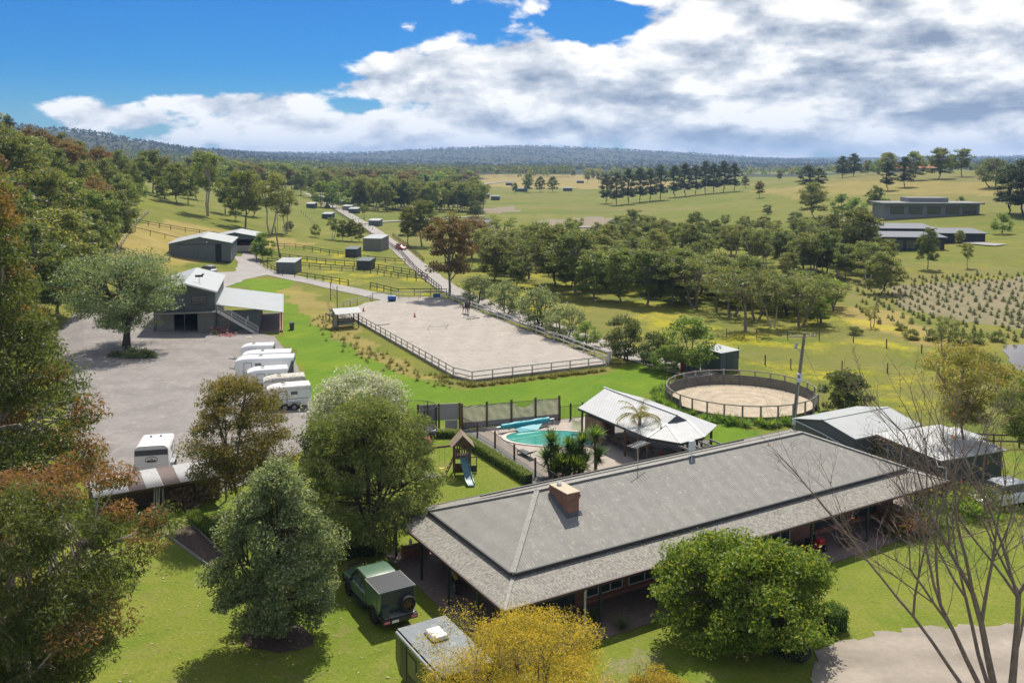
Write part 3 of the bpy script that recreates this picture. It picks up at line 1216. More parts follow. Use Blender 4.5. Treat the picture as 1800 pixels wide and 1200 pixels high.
def build_house():
    h = thing('brick_house', 'long low brick house with lichen-speckled grey hipped roof and wrap-around verandah', 'house', HO, HA)
    L_, W_ = 33.25, 13.2
    u0, u1, v0, v1 = 1.6, 31.65, 1.95, 11.25      # upper roof eaves
    ze, zr, vr, ur0, ur1 = 3.05, 4.9, 6.6, 5.95, 27.0
    zi, zo = 2.86, 2.45
    MB().b2(2.1, 31.1, 2.45, 10.75, 0, 2.95).build('wall', 'brick_wall', h)
    t = .05
    # upper roof, four slopes
    up = h
    MB().slab([(u0, v0, ze), (u1, v0, ze), (ur1, vr, zr), (ur0, vr, zr)], t).build('roof_slope', 'roof_u', up)
    MB().slab([(u1, v1, ze), (u0, v1, ze), (ur0, vr, zr), (ur1, vr, zr)], t).build('roof_slope', 'roof_u', up)
    MB().slab([(u0, v1, ze), (u0, v0, ze), (ur0, vr, zr)], t).build('roof_slope', 'roof_v', up)
    MB().slab([(u1, v0, ze), (u1, v1, ze), (ur1, vr, zr)], t).build('roof_slope', 'roof_v', up)
    for a, b in (((u0, v0, ze), (ur0, vr, zr)), ((u0, v1, ze), (ur0, vr, zr)), ((u1, v0, ze), (ur1, vr, zr)), ((u1, v1, ze), (ur1, vr, zr)), ((ur0, vr, zr), (ur1, vr, zr))):
        a, b = Vector(a) + Vector((0, 0, .02)), Vector(b) + Vector((0, 0, .02))
        MB().bar(a, b, .28, .07).build('ridge_cap', 'ridge_cap', up)
    # fascia wall between the two roofs
    for a in ((u0 + .12, u1 - .12, v0 + .12, v0 + .16), (u0 + .12, u1 - .12, v1 - .16, v1 - .12)):
        MB().b2(a[0], a[1], a[2], a[3], zi - .1, ze + .01).build('fascia', 'dark_fascia', h)
    for a in ((u0 + .12, u0 + .16, v0 + .17, v1 - .17), (u1 - .16, u1 - .12, v0 + .17, v1 - .17)):
        MB().b2(a[0], a[1], a[2], a[3], zi - .1, ze + .01).build('fascia', 'dark_fascia', h)
    # upper gutters
    for p, q in (((u0 - .06, v0 - .06), (u1 + .06, v0 - .06)), ((u0 - .06, v1 + .06), (u1 + .06, v1 + .06)), ((u0 - .06, v0 + .02), (u0 - .06, v1 - .02)), ((u1 + .06, v0 + .02), (u1 + .06, v1 - .02))):
        MB().bar((*p, ze - .05), (*q, ze - .05), .12, .12).build('gutter', 'dark_fascia', h)
    # verandah roof
    iu0, iu1, iv0, iv1 = u0 + .17, u1 - .17, v0 + .17, v1 - .17
    MB().slab([(0, 0, zo), (L_, 0, zo), (iu1, iv0, zi), (iu0, iv0, zi)], t).build('verandah_roof', 'verandah_u', h)
    MB().slab([(L_, W_, zo), (0, W_, zo), (iu0, iv1, zi), (iu1, iv1, zi)], t).build('verandah_roof', 'verandah_u', h)
    MB().slab([(0, W_, zo), (0, 0, zo), (iu0, iv0, zi), (iu0, iv1, zi)], t).build('verandah_roof', 'verandah_v', h)
    MB().slab([(L_, 0, zo), (L_, W_, zo), (iu1, iv1, zi), (iu1, iv0, zi)], t).build('verandah_roof', 'verandah_v', h)
    for a, b in (((0, 0), (iu0, iv0)), ((0, W_), (iu0, iv1)), ((L_, 0), (iu1, iv0)), ((L_, W_), (iu1, iv1))):
        MB().bar((*a, zo + .02), (*b, zi + .02), .16, .05).build('ridge_cap', 'ridge_cap', h)
    for p, q in (((-.07, -.06), (L_ + .07, -.06)), ((-.07, W_ + .06), (L_ + .07, W_ + .06)), ((-.06, .01), (-.06, W_ - .01)), ((L_ + .06, .01), (L_ + .06, W_ - .01))):
        MB().bar((*p, zo - .05), (*q, zo - .05), .11, .13).build('gutter', 'gutter_red', h)
    # verandah posts and beams
    pm_ = MB().b2(-.055, .055, -.055, .055, 0, zo - .05).mesh('post', 'green_post')
    for v in (.25, 2.9, 6.1, 9.4, 12.9):
        put('post', pm_, h, (.2, v, .02))
    for u in (5.6, 10.6, 15.4, 20.7, 25.6, 30.2, 33.0):
        put('post', pm_, h, (u, .2, .02))
    for u in (8, 16, 24, 33):
        put('post', pm_, h, (u, 13.0, .02))
    dp = MB()
    tube_path(dp, [(.02, 13.1, 2.34), (.1, 12.98, 2.2), (.1, 12.98, .25), (-.1, 12.9, .08)], .05, .05, 8)
    dp.build('downpipe', 'pale_pipe', h, True)
    tube_path(MB(), [(4.6, -.02, 2.34), (4.6, .1, 2.15), (4.6, .1, .1)], .055, .055, 8).build('downpipe', 'pale_pipe', h, True)
    # windows and doors of the front wall
    for a, b, z0, z1, n in ((6.3, 8.7, .40, 2.1, 3), (9.1, 11.3, .40, 2.1, 2), (15.4, 17.4, .40, 2.1, 2), (23.6, 26.0, .40, 2.1, 2), (27.2, 29.4, .40, 2.1, 2)):
        window(h, a, b, z0, z1, 2.45, 'front', n, 'window_white' if a < 12 else 'window_frame')
        MB().b2(a - .08, b + .08, 2.33, 2.448, z0 - .1, z0 - .005).build('sill', 'brick', h)
    window(h, 3.3, 5.6, .06, 2.12, 2.45, 'front', 2)
    window(h, 19.0, 21.4, .06, 2.12, 2.45, 'front', 3, 'window_white')
    d = MB().b2(12.9, 13.8, 2.39, 2.448, .05, 2.1).build('door', 'green_post', h)
    MB().b2(13.62, 13.68, 2.33, 2.389, .98, 1.1).build('handle', 'steel', d)
    window(h, 4.2, 6.2, .8, 2.1, 2.1, 'side', 2)
    window(h, 8.0, 9.4, .8, 2.1, 2.1, 'side', 2)
    # low wall and bench at the carport end
    MB().b2(.35, 2.08, 12.3, 12.5, .04, .75).build('low_wall', 'brick_wall', h)
    # chimney
    c = MB()
    c.b2(6.52, 7.28, 4.47, 6.15, 3.3, 4.85)
    c.b2(6.485, 7.315, 4.435, 6.185, 4.852, 4.95)
    c.b2(6.45, 7.35, 4.40, 6.22, 4.952, 5.10)
    c.b2(6.485, 7.315, 4.435, 6.185, 5.102, 5.22)
    ch = c.build('chimney', 'brick_wall', h)
    MB().b2(6.47, 7.33, 4.42, 6.20, 5.222, 5.27).build('chimney_cap', 'concrete_cap', ch)
    f = MB()
    f.tube((6.85, 5.75, 5.27), (6.85, 5.75, 5.38), .15, .13, 12)
    f.tube((6.85, 5.75, 5.38), (6.85, 5.75, 5.47), .15, .04, 12)
    f.build('flue_cowl', 'zinc', ch, True)
    zs = lambda v: ze + (v - v0) * (zr - ze) / (vr - v0)
    fl = MB()
    fl.slab([(6.40, 4.3, zs(4.3) + .03), (7.4, 4.3, zs(4.3) + .03), (7.4, 4.465, zs(4.465) + .12), (6.40, 4.465, zs(4.465) + .12)], .03)
    fl.slab([(6.36, 4.3, zs(4.3) + .02), (6.515, 4.3, zs(4.3) + .14), (6.515, 6.15, zs(6.15) + .14), (6.36, 6.15, zs(6.15) + .02)], .03)
    fl.build('flashing', 'flashing', ch)
    # aerials on the ridge
    a = MB()
    a.tube((13.1, 6.7, 4.85), (13.1, 6.7, 6.3), .025, .02, 6)
    a.bar((12.5, 6.55, 6.25), (13.9, 6.95, 6.25), .03)
    for k in range(7):
        q = 12.55 + k * .21
        yy = 6.56 + k * .06
        a.bar((q + .1, yy - .35, 6.27), (q - .1, yy + .35, 6.27), .02)
    a.build('aerial', 'zinc', h)
    s = MB()
    s.tube((17.3, 6.7, 4.85), (17.3, 6.7, 5.25), .03, .03, 6)
    s.bar((16.9, 6.2, 4.75), (17.3, 6.7, 5.15), .03)
    s.box((17.3, 6.66, 5.55), (.42, .12, .62))
    s.build('internet_antenna', 'meter_box', h)
    p = MB()
    tube_path(p, [(5.0, 11.42, 3.2), (10, 11.42, 3.2), (17, 11.42, 3.2), (26.5, 11.42, 3.2)], .06, .06, 8)
    p.build('solar_pipe', 'dark_fascia', h, True)
    return h


build_house()


def leaf_litter():
    """fallen leaves and twigs on the near lawn and on the verandah roof"""
    rnd = np.random.default_rng(8)
    poly = [(v.x, v.y) for v in (P(110, 1215), P(120, 1010), P(300, 945), P(390, 1010), P(640, 1030), P(720, 1215))]
    n = 1500
    x = rnd.uniform(-24, 6, n)
    y = rnd.uniform(36, 58, n)
    k = inside(x, y, poly)
    x, y = x[k], y[k]
    m = len(x)
    a = rnd.uniform(0, 6.28, m)
    ln = rnd.uniform(.025, .08, m) * rnd.choice([.7, 1, 1.4], m)
    w = ln * rnd.uniform(.2, .5, m)
    ca, sa = np.cos(a), np.sin(a)
    z = .025 + rnd.uniform(0, .02, m)
    V = np.stack([np.stack([x + ca * ln, y + sa * ln, z], -1), np.stack([x - sa * w, y + ca * w, z + .02], -1),
                  np.stack([x - ca * ln, y - sa * ln, z], -1), np.stack([x + sa * w, y - ca * w, z + .012], -1)], 1).reshape(-1, 3)
    mb = MB()
    mb.v = [tuple(q) for q in V]
    mb.f = [(4 * i, 4 * i + 1, 4 * i + 2, 4 * i + 3) for i in range(m)]
    o = mb.build('fallen_leaves', 'leaf_dry', None, fix=False)
    tag(o, 'pale fallen leaves scattered over the garden lawn', 'leaves', None, 'stuff')


pm('leaf_dry', (.42, .34, .22), .85, .3, 5)
leaf_litter()


# ------------------------------------------------------------------ sheds
def gable_shed(name, label, loc, rz, w, l, he, hr, wall='shed_grey', roof='roof_pale', cat='shed', over=.25, ridge_along='y', group=None):
    """gabled shed, front (-y) wall is the gable end; returns the root"""
    t = thing(name, label, cat, loc, rz, group)
    hw = w / 2
    MB().extr([(-hw, 0), (hw, 0), (hw, he), (0, hr), (-hw, he)], 0, l, 'y').build('wall', wall, t)
    k = (hr - he) / hw
    for s in (-1, 1):
        e = hw + over
        ze = he - k * over
        MB().slab([(s * e, -over, ze + .05), (s * e, l + over, ze + .05), (s * .0, l + over, hr + .05), (s * .0, -over, hr + .05)], .04).build('roof_sheet', roof, t)
        MB().bar((s * (e + .05), -over, ze), (s * (e + .05), l + over, ze), .1, .12).build('gutter', 'roof_pale', t)
    MB().bar((0, -over, hr + .07), (0, l + over, hr + .07), .3, .04).build('ridge_cap', 'roof_pale', t)
    return t


def big_shed():
    rz = R(12)
    t = gable_shed('machinery_shed', 'grey steel gabled shed with tall sliding doors, one left ajar, on the drive', (-65.6, 190.6, .9), rz, 12.4, 15, 3.9, 5.2, 'shed_grey', 'roof_pale_y')
    t.location.z = g1(-64, 192) - .15
    for x0, x1 in ((-4.4, -.55), (-.5, 3.0)):
        d = MB().b2(x0, x1, -.09, -.02, 0, 3.6).build('sliding_door', 'shed_grey', t)
    MB().b2(3.1, 4.3, -.04, -.015, .02, 3.6).build('door_gap_shade', 'interior_shade', t)  # dark sheet on the solid wall, painted shade of the open door gap
    MB().bar((-4.6, -.06, 3.68), (4.5, -.06, 3.68), .12, .1).build('door_track', 'dark_steel', t)
    MB().box((1.4, -.12, 4.15), (.3, .15, .2)).build('floodlight', 'white_paint', t)
    for y in (4, 9):
        MB().b2(6.21, 6.25, y, y + 1.1, .0, 2.1).build('side_door', 'shed_dark', t)
    # open bay stable behind it
    s = thing('open_bay_stable', 'open-fronted gabled stable with half-height panel rails behind the machinery shed', 'stable', (-64.4, 211, 0), R(10))
    s.location.z = g1(-64, 212) - .1
    w, l, he, hr = 5.6, 12, 3.4, 4.5
    MB().b2(-w, -w + .1, 0, l, 0, he).build('wall', 'shed_grey_y', s)
    MB().b2(w - .1, w, 0, l, 0, he).build('wall', 'shed_grey_y', s)
    MB().b2(-w + .1, w - .1, l - .1, l, 0, he).build('wall', 'shed_grey', s)
    MB().extr([(-w, he - .5), (w, he - .5), (w, he), (0, hr), (-w, he)], -.05, .05, 'y').build('gable', 'shed_grey', s)
    for sg in (-1, 1):
        MB().slab([(sg * (w + .3), -.4, he), (sg * (w + .3), l + .3, he), (0, l + .3, hr + .06), (0, -.4, hr + .06)], .05).build('roof_sheet', 'roof_pale_y', s)
    for x in (-w + .05, 0, w - .05):
        MB().b2(x - .06, x + .06, -.06, .06, 0, he).build('post', 'shed_grey', s)
    for x in (-w + .15, .1):
        MB().b2(x, x + w - .25, -.03, .03, .05, 1.45).build('panel', 'grey_panel', s)
    for k, x in enumerate((1.2, 3.6)):
        MB().b2(x, x + .8, 2.0, 2.4, .1, 1.9).build('stall_divider', ('rust_red', 'blue_plastic')[k], s)


big_shed()


def barn():
    """two storey barn with lean-to roof and outside stair"""
    o = Vector((-39.3, 119.6, 0))
    t = thing('two_storey_barn', 'two-storey grey barn with pale skillion roof over a lean-to and outside staircase', 'barn', o, R(14))
    w, l = 7.6, 17.0
    # tower block : x from -w..0
    MB().b2(-w, -.0, .0, l, 3.15, 6.1).build('upper_wall', 'shed_grey', t)
    MB().b2(-w, -w + .15, 0, l, 0, 3.15).build('lower_wall', 'shed_grey_y', t)
    MB().b2(-.15, 0, .0, l, 0, 3.15).build('lower_wall', 'shed_grey_y', t)
    MB().b2(-w + .15, -.15, l * .6, l * .6 + .1, 0, 3.15).build('lower_wall', 'interior_shade', t)
    MB().b2(-2.3, -.16, -.04, .04, 0, 3.1).build('sliding_door', 'shed_fawn', t)
    MB().b2(-7.4, -5.2, -.04, .04, 0, 3.1).build('sliding_door', 'shed_fawn', t)
    MB().b2(-w, 0, -.10, -.001, 3.15, 3.45).build('lintel', 'shed_dark', t)
    window(t, -3.0, -1.1, 4.2, 5.5, -.03, 'front', 2)
    # balcony rail
    for z in (3.9, 4.2, 4.5):
        MB().bar((-w, -1.2, z), (-.05, -1.2, z), .06).build('balcony_rail', 'shed_dark', t)
    MB().b2(-w, 0, -1.25, -.11, 3.3, 3.42).build('balcony_floor', 'grey_timber', t)
    for x in (-w + .1, -3.8, -.1):
        MB().b2(x - .06, x + .06, -1.24, -1.12, 0, 4.55).build('balcony_post', 'shed_dark', t)
    # gabled pale roof on top
    hw = w / 2
    for s in (-1, 1):
        MB().slab([(-hw + s * (hw + .35), -1.5, 6.05), (-hw + s * (hw + .35), l + .3, 6.05), (-hw, l + .3, 7.3), (-hw, -1.5, 7.3)], .06).build('roof_sheet', 'roof_pale_y', t)
    MB().extr([(-w, 6.1), (0, 6.1), (-hw, 7.22)], -.02, .06, 'y').build('gable', 'shed_grey', t)
    MB().bar((-w - .35, -1.53, 6.05), (-hw, -1.53, 7.3), .06, .2).build('barge_board', 'white_paint', t)
    MB().bar((.35, -1.53, 6.05), (-hw, -1.53, 7.3), .06, .2).build('barge_board', 'white_paint', t)
    # small wind vane
    v = MB().tube((-2.2, 2.5, 6.6), (-2.2, 2.5, 7.9), .03, .03, 6)
    v.box((-2.2, 2.5, 7.75), (1.0, .05, .3))
    v.box((-1.7, 2.5, 7.95), (.3, .05, .2))
    v.build('wind_vane', 'black_plastic', t)
    # lean-to on the right
    MB().slab([(.02, .6, 4.1), (8.6, .6, 2.75), (8.6, l + 1, 2.75), (.02, l + 1, 4.1)], .06).build('lean_to_roof', 'roof_pale', t)
    MB().bar((8.68, .5, 2.68), (8.68, l + 1, 2.68), .12, .14).build('gutter', 'roof_pale', t)
    MB().b2(.02, 5.6, 1.5, 1.6, 0, 3.1).build('lean_to_wall', 'shed_grey', t)
    MB().b2(5.5, 5.6, 1.61, l, 0, 3.0).build('lean_to_wall', 'shed_grey_y', t)
    MB().b2(.02, 1.7, 1.44, 1.495, 0, 2.2).build('barn_door', 'shed_fawn', t)
    MB().b2(3.9, 4.15, 1.44, 1.495, 1.7, 2.2).build('vent', 'pale_pipe', t)
    for y in (.9, 5, 9, 13, 17):
        MB().b2(8.35, 8.47, y - .06, y + .06, 0, 2.75).build('post', 'shed_dark', t)
    MB().b2(5.62, 8.6, .6, l, .0, .06).build('lean_to_floor', 'brick_paver', t)
    MB().b2(8.2, 8.6, .4, l, .07, .3).build('timber_kerb', 'warm_timber', t)
    # staircase
    a, b = Vector((.25, -.55, 3.4)), Vector((5.4, -.55, .05))
    st = MB()
    for s in (-.45, .45):
        st.bar(a + Vector((0, s, 0)), b + Vector((0, s, 0)), .06, .26)
    st.build('stringer', 'steel', t)
    trd = MB().b2(-.14, .14, -.43, .43, -.02, .02).mesh('tread', 'grey_timber')
    for k in range(16):
        p = a.lerp(b, (k + .5) / 16)
        put('tread', trd, t, p)
    for s in (-.45, .45):
        for z in (.55, 1.0):
            MB().bar(a + Vector((0, s, z)), b + Vector((0, s, z)), .05).build('handrail', 'steel', t)
        for k in (0, .35, .7, 1):
            p = a.lerp(b, k) + Vector((0, s, 0))
            MB().bar(p, p + Vector((0, 0, 1.0)), .05).build('baluster', 'steel', t)
    # rubbish bin under the eave
    bn = thing('wheelie_bin', 'dark green wheelie bin beside the barn lean-to', 'bin', o + Vector((9.0, 4.4, 0)), R(20))
    MB().loft([[(-.25, -.28, .05), (.25, -.28, .05), (.25, .28, .05), (-.25, .28, .05)], [(-.3, -.34, .95), (.3, -.34, .95), (.3, .38, .95), (-.3, .38, .95)]]).build('body', 'shed_dark', bn)
    MB().b2(-.32, .32, -.36, .42, .952, 1.02).build('lid', 'shed_dark', bn)


barn()


def small_shelter(name, label, loc, rz, w, l, h0, h1, wall, roof='roof_pale', open_front=True, group=None, cat='shelter'):
    """skillion-roofed paddock shelter; the tall open side faces +y"""
    t = thing(name, label, cat, loc, rz, group)
    MB().b2(-w / 2, w / 2, -l / 2, -l / 2 + .06, 0, h0).build('wall', wall, t)
    for s in (-1, 1):
        MB().extr([(-l / 2 + .06, 0), (l / 2, 0), (l / 2, h1), (-l / 2 + .06, h0)], s * w / 2 - .03, s * w / 2 + .03, 'x').build('wall', wall, t)
    if not open_front:
        MB().b2(-w / 2 + .04, w / 2 - .04, l / 2 - .06, l / 2, 0, h1).build('wall', wall, t)
    MB().slab([(-w / 2 - .12, -l / 2 - .15, h0 + .03), (w / 2 + .12, -l / 2 - .15, h0 + .03), (w / 2 + .12, l / 2 + .2, h1 + .06), (-w / 2 - .12, l / 2 + .2, h1 + .06)], .05).build('roof', roof, t)
    return t


def at_g(px, py):
    v = G(px, py)
    v.z -= .05
    return v


small_shelter('paddock_shelter', 'fawn-grey steel paddock shelter with pale roof beside the bend of the drive', at_g(508, 479), R(-8), 4.0, 3.6, 2.35, 2.9, 'shed_grey', 'roof_pale')
small_shelter('paddock_shelter', 'dark green box shelter against the double rail fence', at_g(643, 473), R(-12), 3.0, 3.0, 2.0, 2.4, 'shed_dark', 'shed_green')
small_shelter('paddock_shelter', 'dark green box shelter alone in the upper paddock', at_g(621, 451), R(-10), 2.9, 3.0, 2.0, 2.4, 'shed_dark', 'shed_green')
small_shelter('stock_shelter', 'large grey-green steel shelter standing right beside the gravel road', at_g(661, 439), R(-14), 5.0, 5.2, 3.2, 3.7, 'shed_fawn', 'roof_pale')
fl = 'small far paddock shelter along the gravel road'
for px, py, w, m in ((548, 366, 3.6, 'shed_green'), (577, 385, 3.8, 'shed_green'), (598, 360, 4, 'shed_fawn'), (612, 370, 4.2, 'shed_fawn'), (623, 375, 4, 'shed_green'), (660, 397, 4.0, 'shed_grey'),
                     (564, 352, 4, 'roof_pale'), (576, 354, 4.2, 'roof_pale')):
    small_shelter('paddock_shelter', fl, at_g(px, py), R(-12), w, 3.0, 2.0, 2.5, m, 'roof_pale', True, 'shelters along the gravel road')
for px, py, w in ((853, 348, 5), (871, 352, 5), (895, 326, 6), (916, 337, 9), (1020, 322, 7), (998, 336, 7), (744, 328, 8), (1118, 312, 7)):
    small_shelter('paddock_shelter', 'tiny dark shelter dotted over the far open fields', at_g(px, py), R(-5), w, 4.0, 2.4, 3.0, 'shed_green', 'shed_grey', True, 'shelters on the far fields')


def arena_hut():
    b = P(608, 575)
    t = thing('judge_hut', 'small open timber hut with pale tin roof at the arena corner', 'hut', b + Vector((0, 0, .0)), R(28))
    for x, y in ((-1.5, -1.1), (1.5, -1.1), (-1.5, 1.1), (1.5, 1.1)):
        MB().b2(x - .06, x + .06, y - .06, y + .06, -.1, 2.25).build('post', 'dark_rail', t)
    MB().b2(-1.5, -1.44, -1.04, 1.04, 0, 2.3).build('side_wall', 'grey_timber', t)
    MB().b2(-1.43, 1.43, 1.08, 1.12, .1, 1.1).build('back_panel', 'grey_timber', t)
    MB().slab([(-1.9, -1.5, 2.15), (1.9, -1.5, 2.15), (1.9, 0.1, 2.75), (-1.9, 0.1, 2.75)], .05).build('roof_sheet', 'roof_pale', t)
    MB().slab([(-1.9, .1, 2.75), (1.9, .1, 2.75), (1.9, 1.5, 2.2), (-1.9, 1.5, 2.2)], .05).build('roof_sheet', 'roof_pale', t)
    for x in (-1.44, 1.44):
        MB().bar((x, -1.04, .4), (x, 1.04, 1.2), .06).build('brace', 'dark_rail', t)
    MB().b2(-1.3, 1.3, -.3, .5, .35, .45).build('floor', 'grey_timber', t)
    MB().bar((-1.4, -1.1, 1.0), (1.44, -1.1, 1.0), .07).build('rail', 'dark_rail', t)
    # pile of old jump rails behind it
    rnd = random.Random(3)
    r = thing('jump_rail_pile', 'untidy pile of weathered white jump rails beside the arena hut', 'timber pile', P(596, 556), R(25))
    for k in range(26):
        x, y = rnd.uniform(-.9, .9), rnd.uniform(-1.5, 1.8)
        z = .08 + .75 * rnd.random() * (1 - abs(x))
        a = rnd.gauss(R(100), .25)
        ln = rnd.uniform(1.3, 2.2)
        d = Vector((math.cos(a), math.sin(a), rnd.uniform(-.08, .08))) * ln
        MB().tube(Vector((x, y, z)) - d, Vector((x, y, z)) + d, .05, .05, 6).build('rail', ('white_rail', 'grey_timber', 'white_aged')[k % 3], r)


arena_hut()


def feed_shed():
    t = small_shelter('feed_shed', 'small green-grey tin shed with pale flat roof behind the round pen', Vector((23.1, 100.0, 0)), R(35), 2.9, 2.9, 2.25, 2.35, 'shed_green', 'roof_pale', False, None, 'shed')
    MB().b2(-.5, .5, -1.49, -1.452, .05, 1.9).build('door', 'shed_dark', t)
    b = thing('feed_bin', 'rust red feed bin beside a grey locker under the trees', 'bin', P(1206, 655), R(20))
    MB().b2(-.5, .35, -.4, .4, 0, 1.2).build('red_side', 'rust_red', b)
    MB().b2(.36, 1.5, -.4, .4, 0, 1.35).build('grey_side', 'shed_grey', b)
    for x in (-.07, .93):
        MB().b2(x - .4, x + .4, -.42, -.401, .1, 1.1).build('door', 'shed_dark', b)
    MB().b2(-.55, 1.55, -.45, .45, 1.352, 1.4).build('lid', 'roof_pale', b)


feed_shed()


def right_sheds():
    # first shed: gable roof, ridge running away to the right
    t = thing('garden_shed', 'grey-green steel garage with low pale gabled roof behind the house end', 'garage', (25.62, 66.85, 0), R(29))
    L_, W_, he, hr = 7.2, 5.8, 2.45, 3.05
    MB().extr([(0, 0), (W_, 0), (W_, he), (W_ / 2, hr), (0, he)], 0, L_, 'x').build('wall', 'shed_grey', t)
    MB().slab([(-.2, -.2, he), (L_ + .2, -.2, he), (L_ + .2, W_ / 2, hr + .06), (-.2, W_ / 2, hr + .06)], .04).build('roof_sheet', 'roof_pale', t)
    MB().slab([(-.2, W_ + .2, he), (-.2, W_ / 2, hr + .06), (L_ + .2, W_ / 2, hr + .06), (L_ + .2, W_ + .2, he)], .04).build('roof_sheet', 'roof_pale', t)
    MB().bar((-.2, W_ / 2, hr + .07), (L_ + .2, W_ / 2, hr + .07), .22, .04).build('ridge_cap', 'roof_pale', t)
    MB().bar((-.2, -.26, he - .04), (L_ + .2, -.26, he - .04), .1, .1).build('gutter', 'roof_pale', t)
    tube_path(MB(), [(-.12, W_ + .1, he - .1), (-.14, W_ * .5, he - .45), (-.14, -.1, he - 1.0)], .06, .06, 8).build('rain_pipe', 'pale_pipe', t, True)
    tube_path(MB(), [(-.12, W_ * .42, he - .55), (-.12, W_ * .40, .3)], .05, .05, 8).build('rain_pipe', 'pale_pipe', t, True)
    # second: flat skillion carport
    s = thing('carport_shed', 'flat pale-roofed grey shed with bent white downpipe behind bare branches', 'shed', (29.6, 61.6, 0), R(22))
    MB().b2(0, 5.9, 0, .08, 0, 2.55).build('wall', 'shed_dark', s)
    MB().b2(0, .08, .09, 5.4, 0, 2.6).build('wall', 'shed_dark', s)
    MB().b2(5.82, 5.9, .09, 5.4, 0, 2.6).build('wall', 'shed_dark', s)
    MB().slab([(-.25, -.25, 2.55), (6.2, -.25, 2.55), (6.2, 5.8, 2.75), (-.25, 5.8, 2.75)], .07).build('roof', 'roof_white', s)
    MB().slab([(6.25, 3.0, 2.35), (8.0, 3.0, 2.3), (8.0, 6.0, 2.3), (6.25, 6.0, 2.35)], .05).build('side_roof', 'roof_pale', s)
    for p in ((7.9, 3.1), (7.9, 5.9)):
        MB().b2(p[0] - .05, p[0] + .05, p[1] - .05, p[1] + .05, 0, 2.25).build('post', 'shed_dark', s)
    tube_path(MB(), [(-.3, .1, 2.45), (-.45, -.2, 2.15), (.3, -.3, 2.0), (.3, -.15, .2)], .06, .06, 8).build('downpipe', 'white_paint', s, True)


right_sheds()


def woodshed():
    """lean wood shelter roofed with mismatched corrugated sheets, wood stacked under it"""
    o = Vector((-26.5, 56.2, 0))
    d = Vector((6.45, 3.9, 0))
    a = math.atan2(d.y, d.x)
    L_ = 8.4
    t = thing('woodshed', 'lean-to woodshed roofed with alternating white and brown corrugated sheets', 'woodshed', o, a)
    wd, z0, z1 = 2.5, 1.95, 2.3
    cols = ['white_sheet', 'white_sheet', 'brown_sheet', 'white_sheet', 'brown_sheet', 'white_sheet', 'white_sheet', 'white_sheet']
    sw = L_ / len(cols)
    for k, c in enumerate(cols):
        n = 13
        per = sw / n
        top, bot = [], []
        for i in range(n * 4 + 1):
            x = k * sw + i * per / 4
            z = .022 * math.sin(i * math.pi / 2) + (.012 if k % 2 else 0)
            top.append((x, z))
        vs, fs = [], []
        for x, z in top:
            vs += [(x, -.35, z0 + z), (x, wd, z1 + z)]
        for i in range(len(top) - 1):
            fs.append((2 * i, 2 * i + 2, 2 * i + 3, 2 * i + 1))
        ob = MB().add(vs, fs).build('roof_sheet', c, t, True, fix=False)
        sol = ob.modifiers.new('thick', 'SOLIDIFY')
        sol.thickness = .006
    for x in (.15, 4.2, 8.25):
        for y, z in ((.05, z0), (2.3, z1)):
            MB().b2(x - .06, x + .06, y - .06, y + .06, 0, z - .03).build('post', 'grey_timber', t)
    MB().b2(0, L_, -.02, .04, z0 - .28, z0 - .05).build('front_beam', 'brown_timber', t)
    MB().b2(0, L_, 2.36, 2.42, 0, z1 - .06).build('back_wall', 'brown_timber', t)
    for x in (3.55, 3.7, 3.85):
        MB().bar((x - .1, -.75, .02), (x + .15, .0, z0 - .1), .09, .04).build('leaning_board', 'grey_timber', t)
    # stacked firewood
    rnd = random.Random(11)
    w = thing('firewood_stack', 'stack of split firewood under the woodshed roof', 'firewood', o, a)
    lg = [MB().prism([(.11 * math.cos(q) * r1, .09 * math.sin(q) * r1) for q, r1 in zip((0, 1.1, 2.2, 3.3, 4.4, 5.4), (1, .8, 1.1, .9, 1, .85))], -.2, .2).mesh('log', m) for m in ('logs', 'brown_timber', 'roof_timber')]
    for row in range(8):
        for k in range(19):
            x = 4.45 + k * .195 + (row % 2) * .09 + rnd.uniform(-.03, .03)
            put('log', lg[rnd.randrange(3)], w, (x, 1.0 + rnd.uniform(-.08, .08), .1 + row * .155 + rnd.uniform(-.02, .02)), (R(90), rnd.uniform(0, 6), rnd.uniform(-.15, .15)))
    for k in range(16):
        put('log', lg[rnd.randrange(3)], w, (4.3 + rnd.uniform(-.3, 2.4), .2 + rnd.uniform(-.5, .3), .09), (R(90), rnd.uniform(0, 6), rnd.uniform(0, 3)))
    # timber edging of the path
    for i, (p, q) in enumerate(((P(333, 918), P(404, 985)), (P(292, 940), P(386, 1010)), (P(228, 950), P(290, 938)))):
        e = thing('timber_edging', ('grey timber edging between mulch path and clipped hedge', 'grey timber edging between lawn and mulch path', 'short timber edging along the lawn by the woodshed')[i], 'edging', p, 0)
        MB().bar((0, 0, .06), Vector(q) - Vector(p) + Vector((0, 0, .06)), .06, .16).build('board', 'grey_timber', e)
        MB().box((0, 0, .08), (.1, .1, .24)).build('peg', 'grey_timber', e)


pm('brown_sheet', (.17, .135, .125), .7, .2, 2, col2=(.26, .15, .09), c2thr=.6)
pm('white_sheet', (.40, .40, .40), .5, .08, 2)
woodshed()


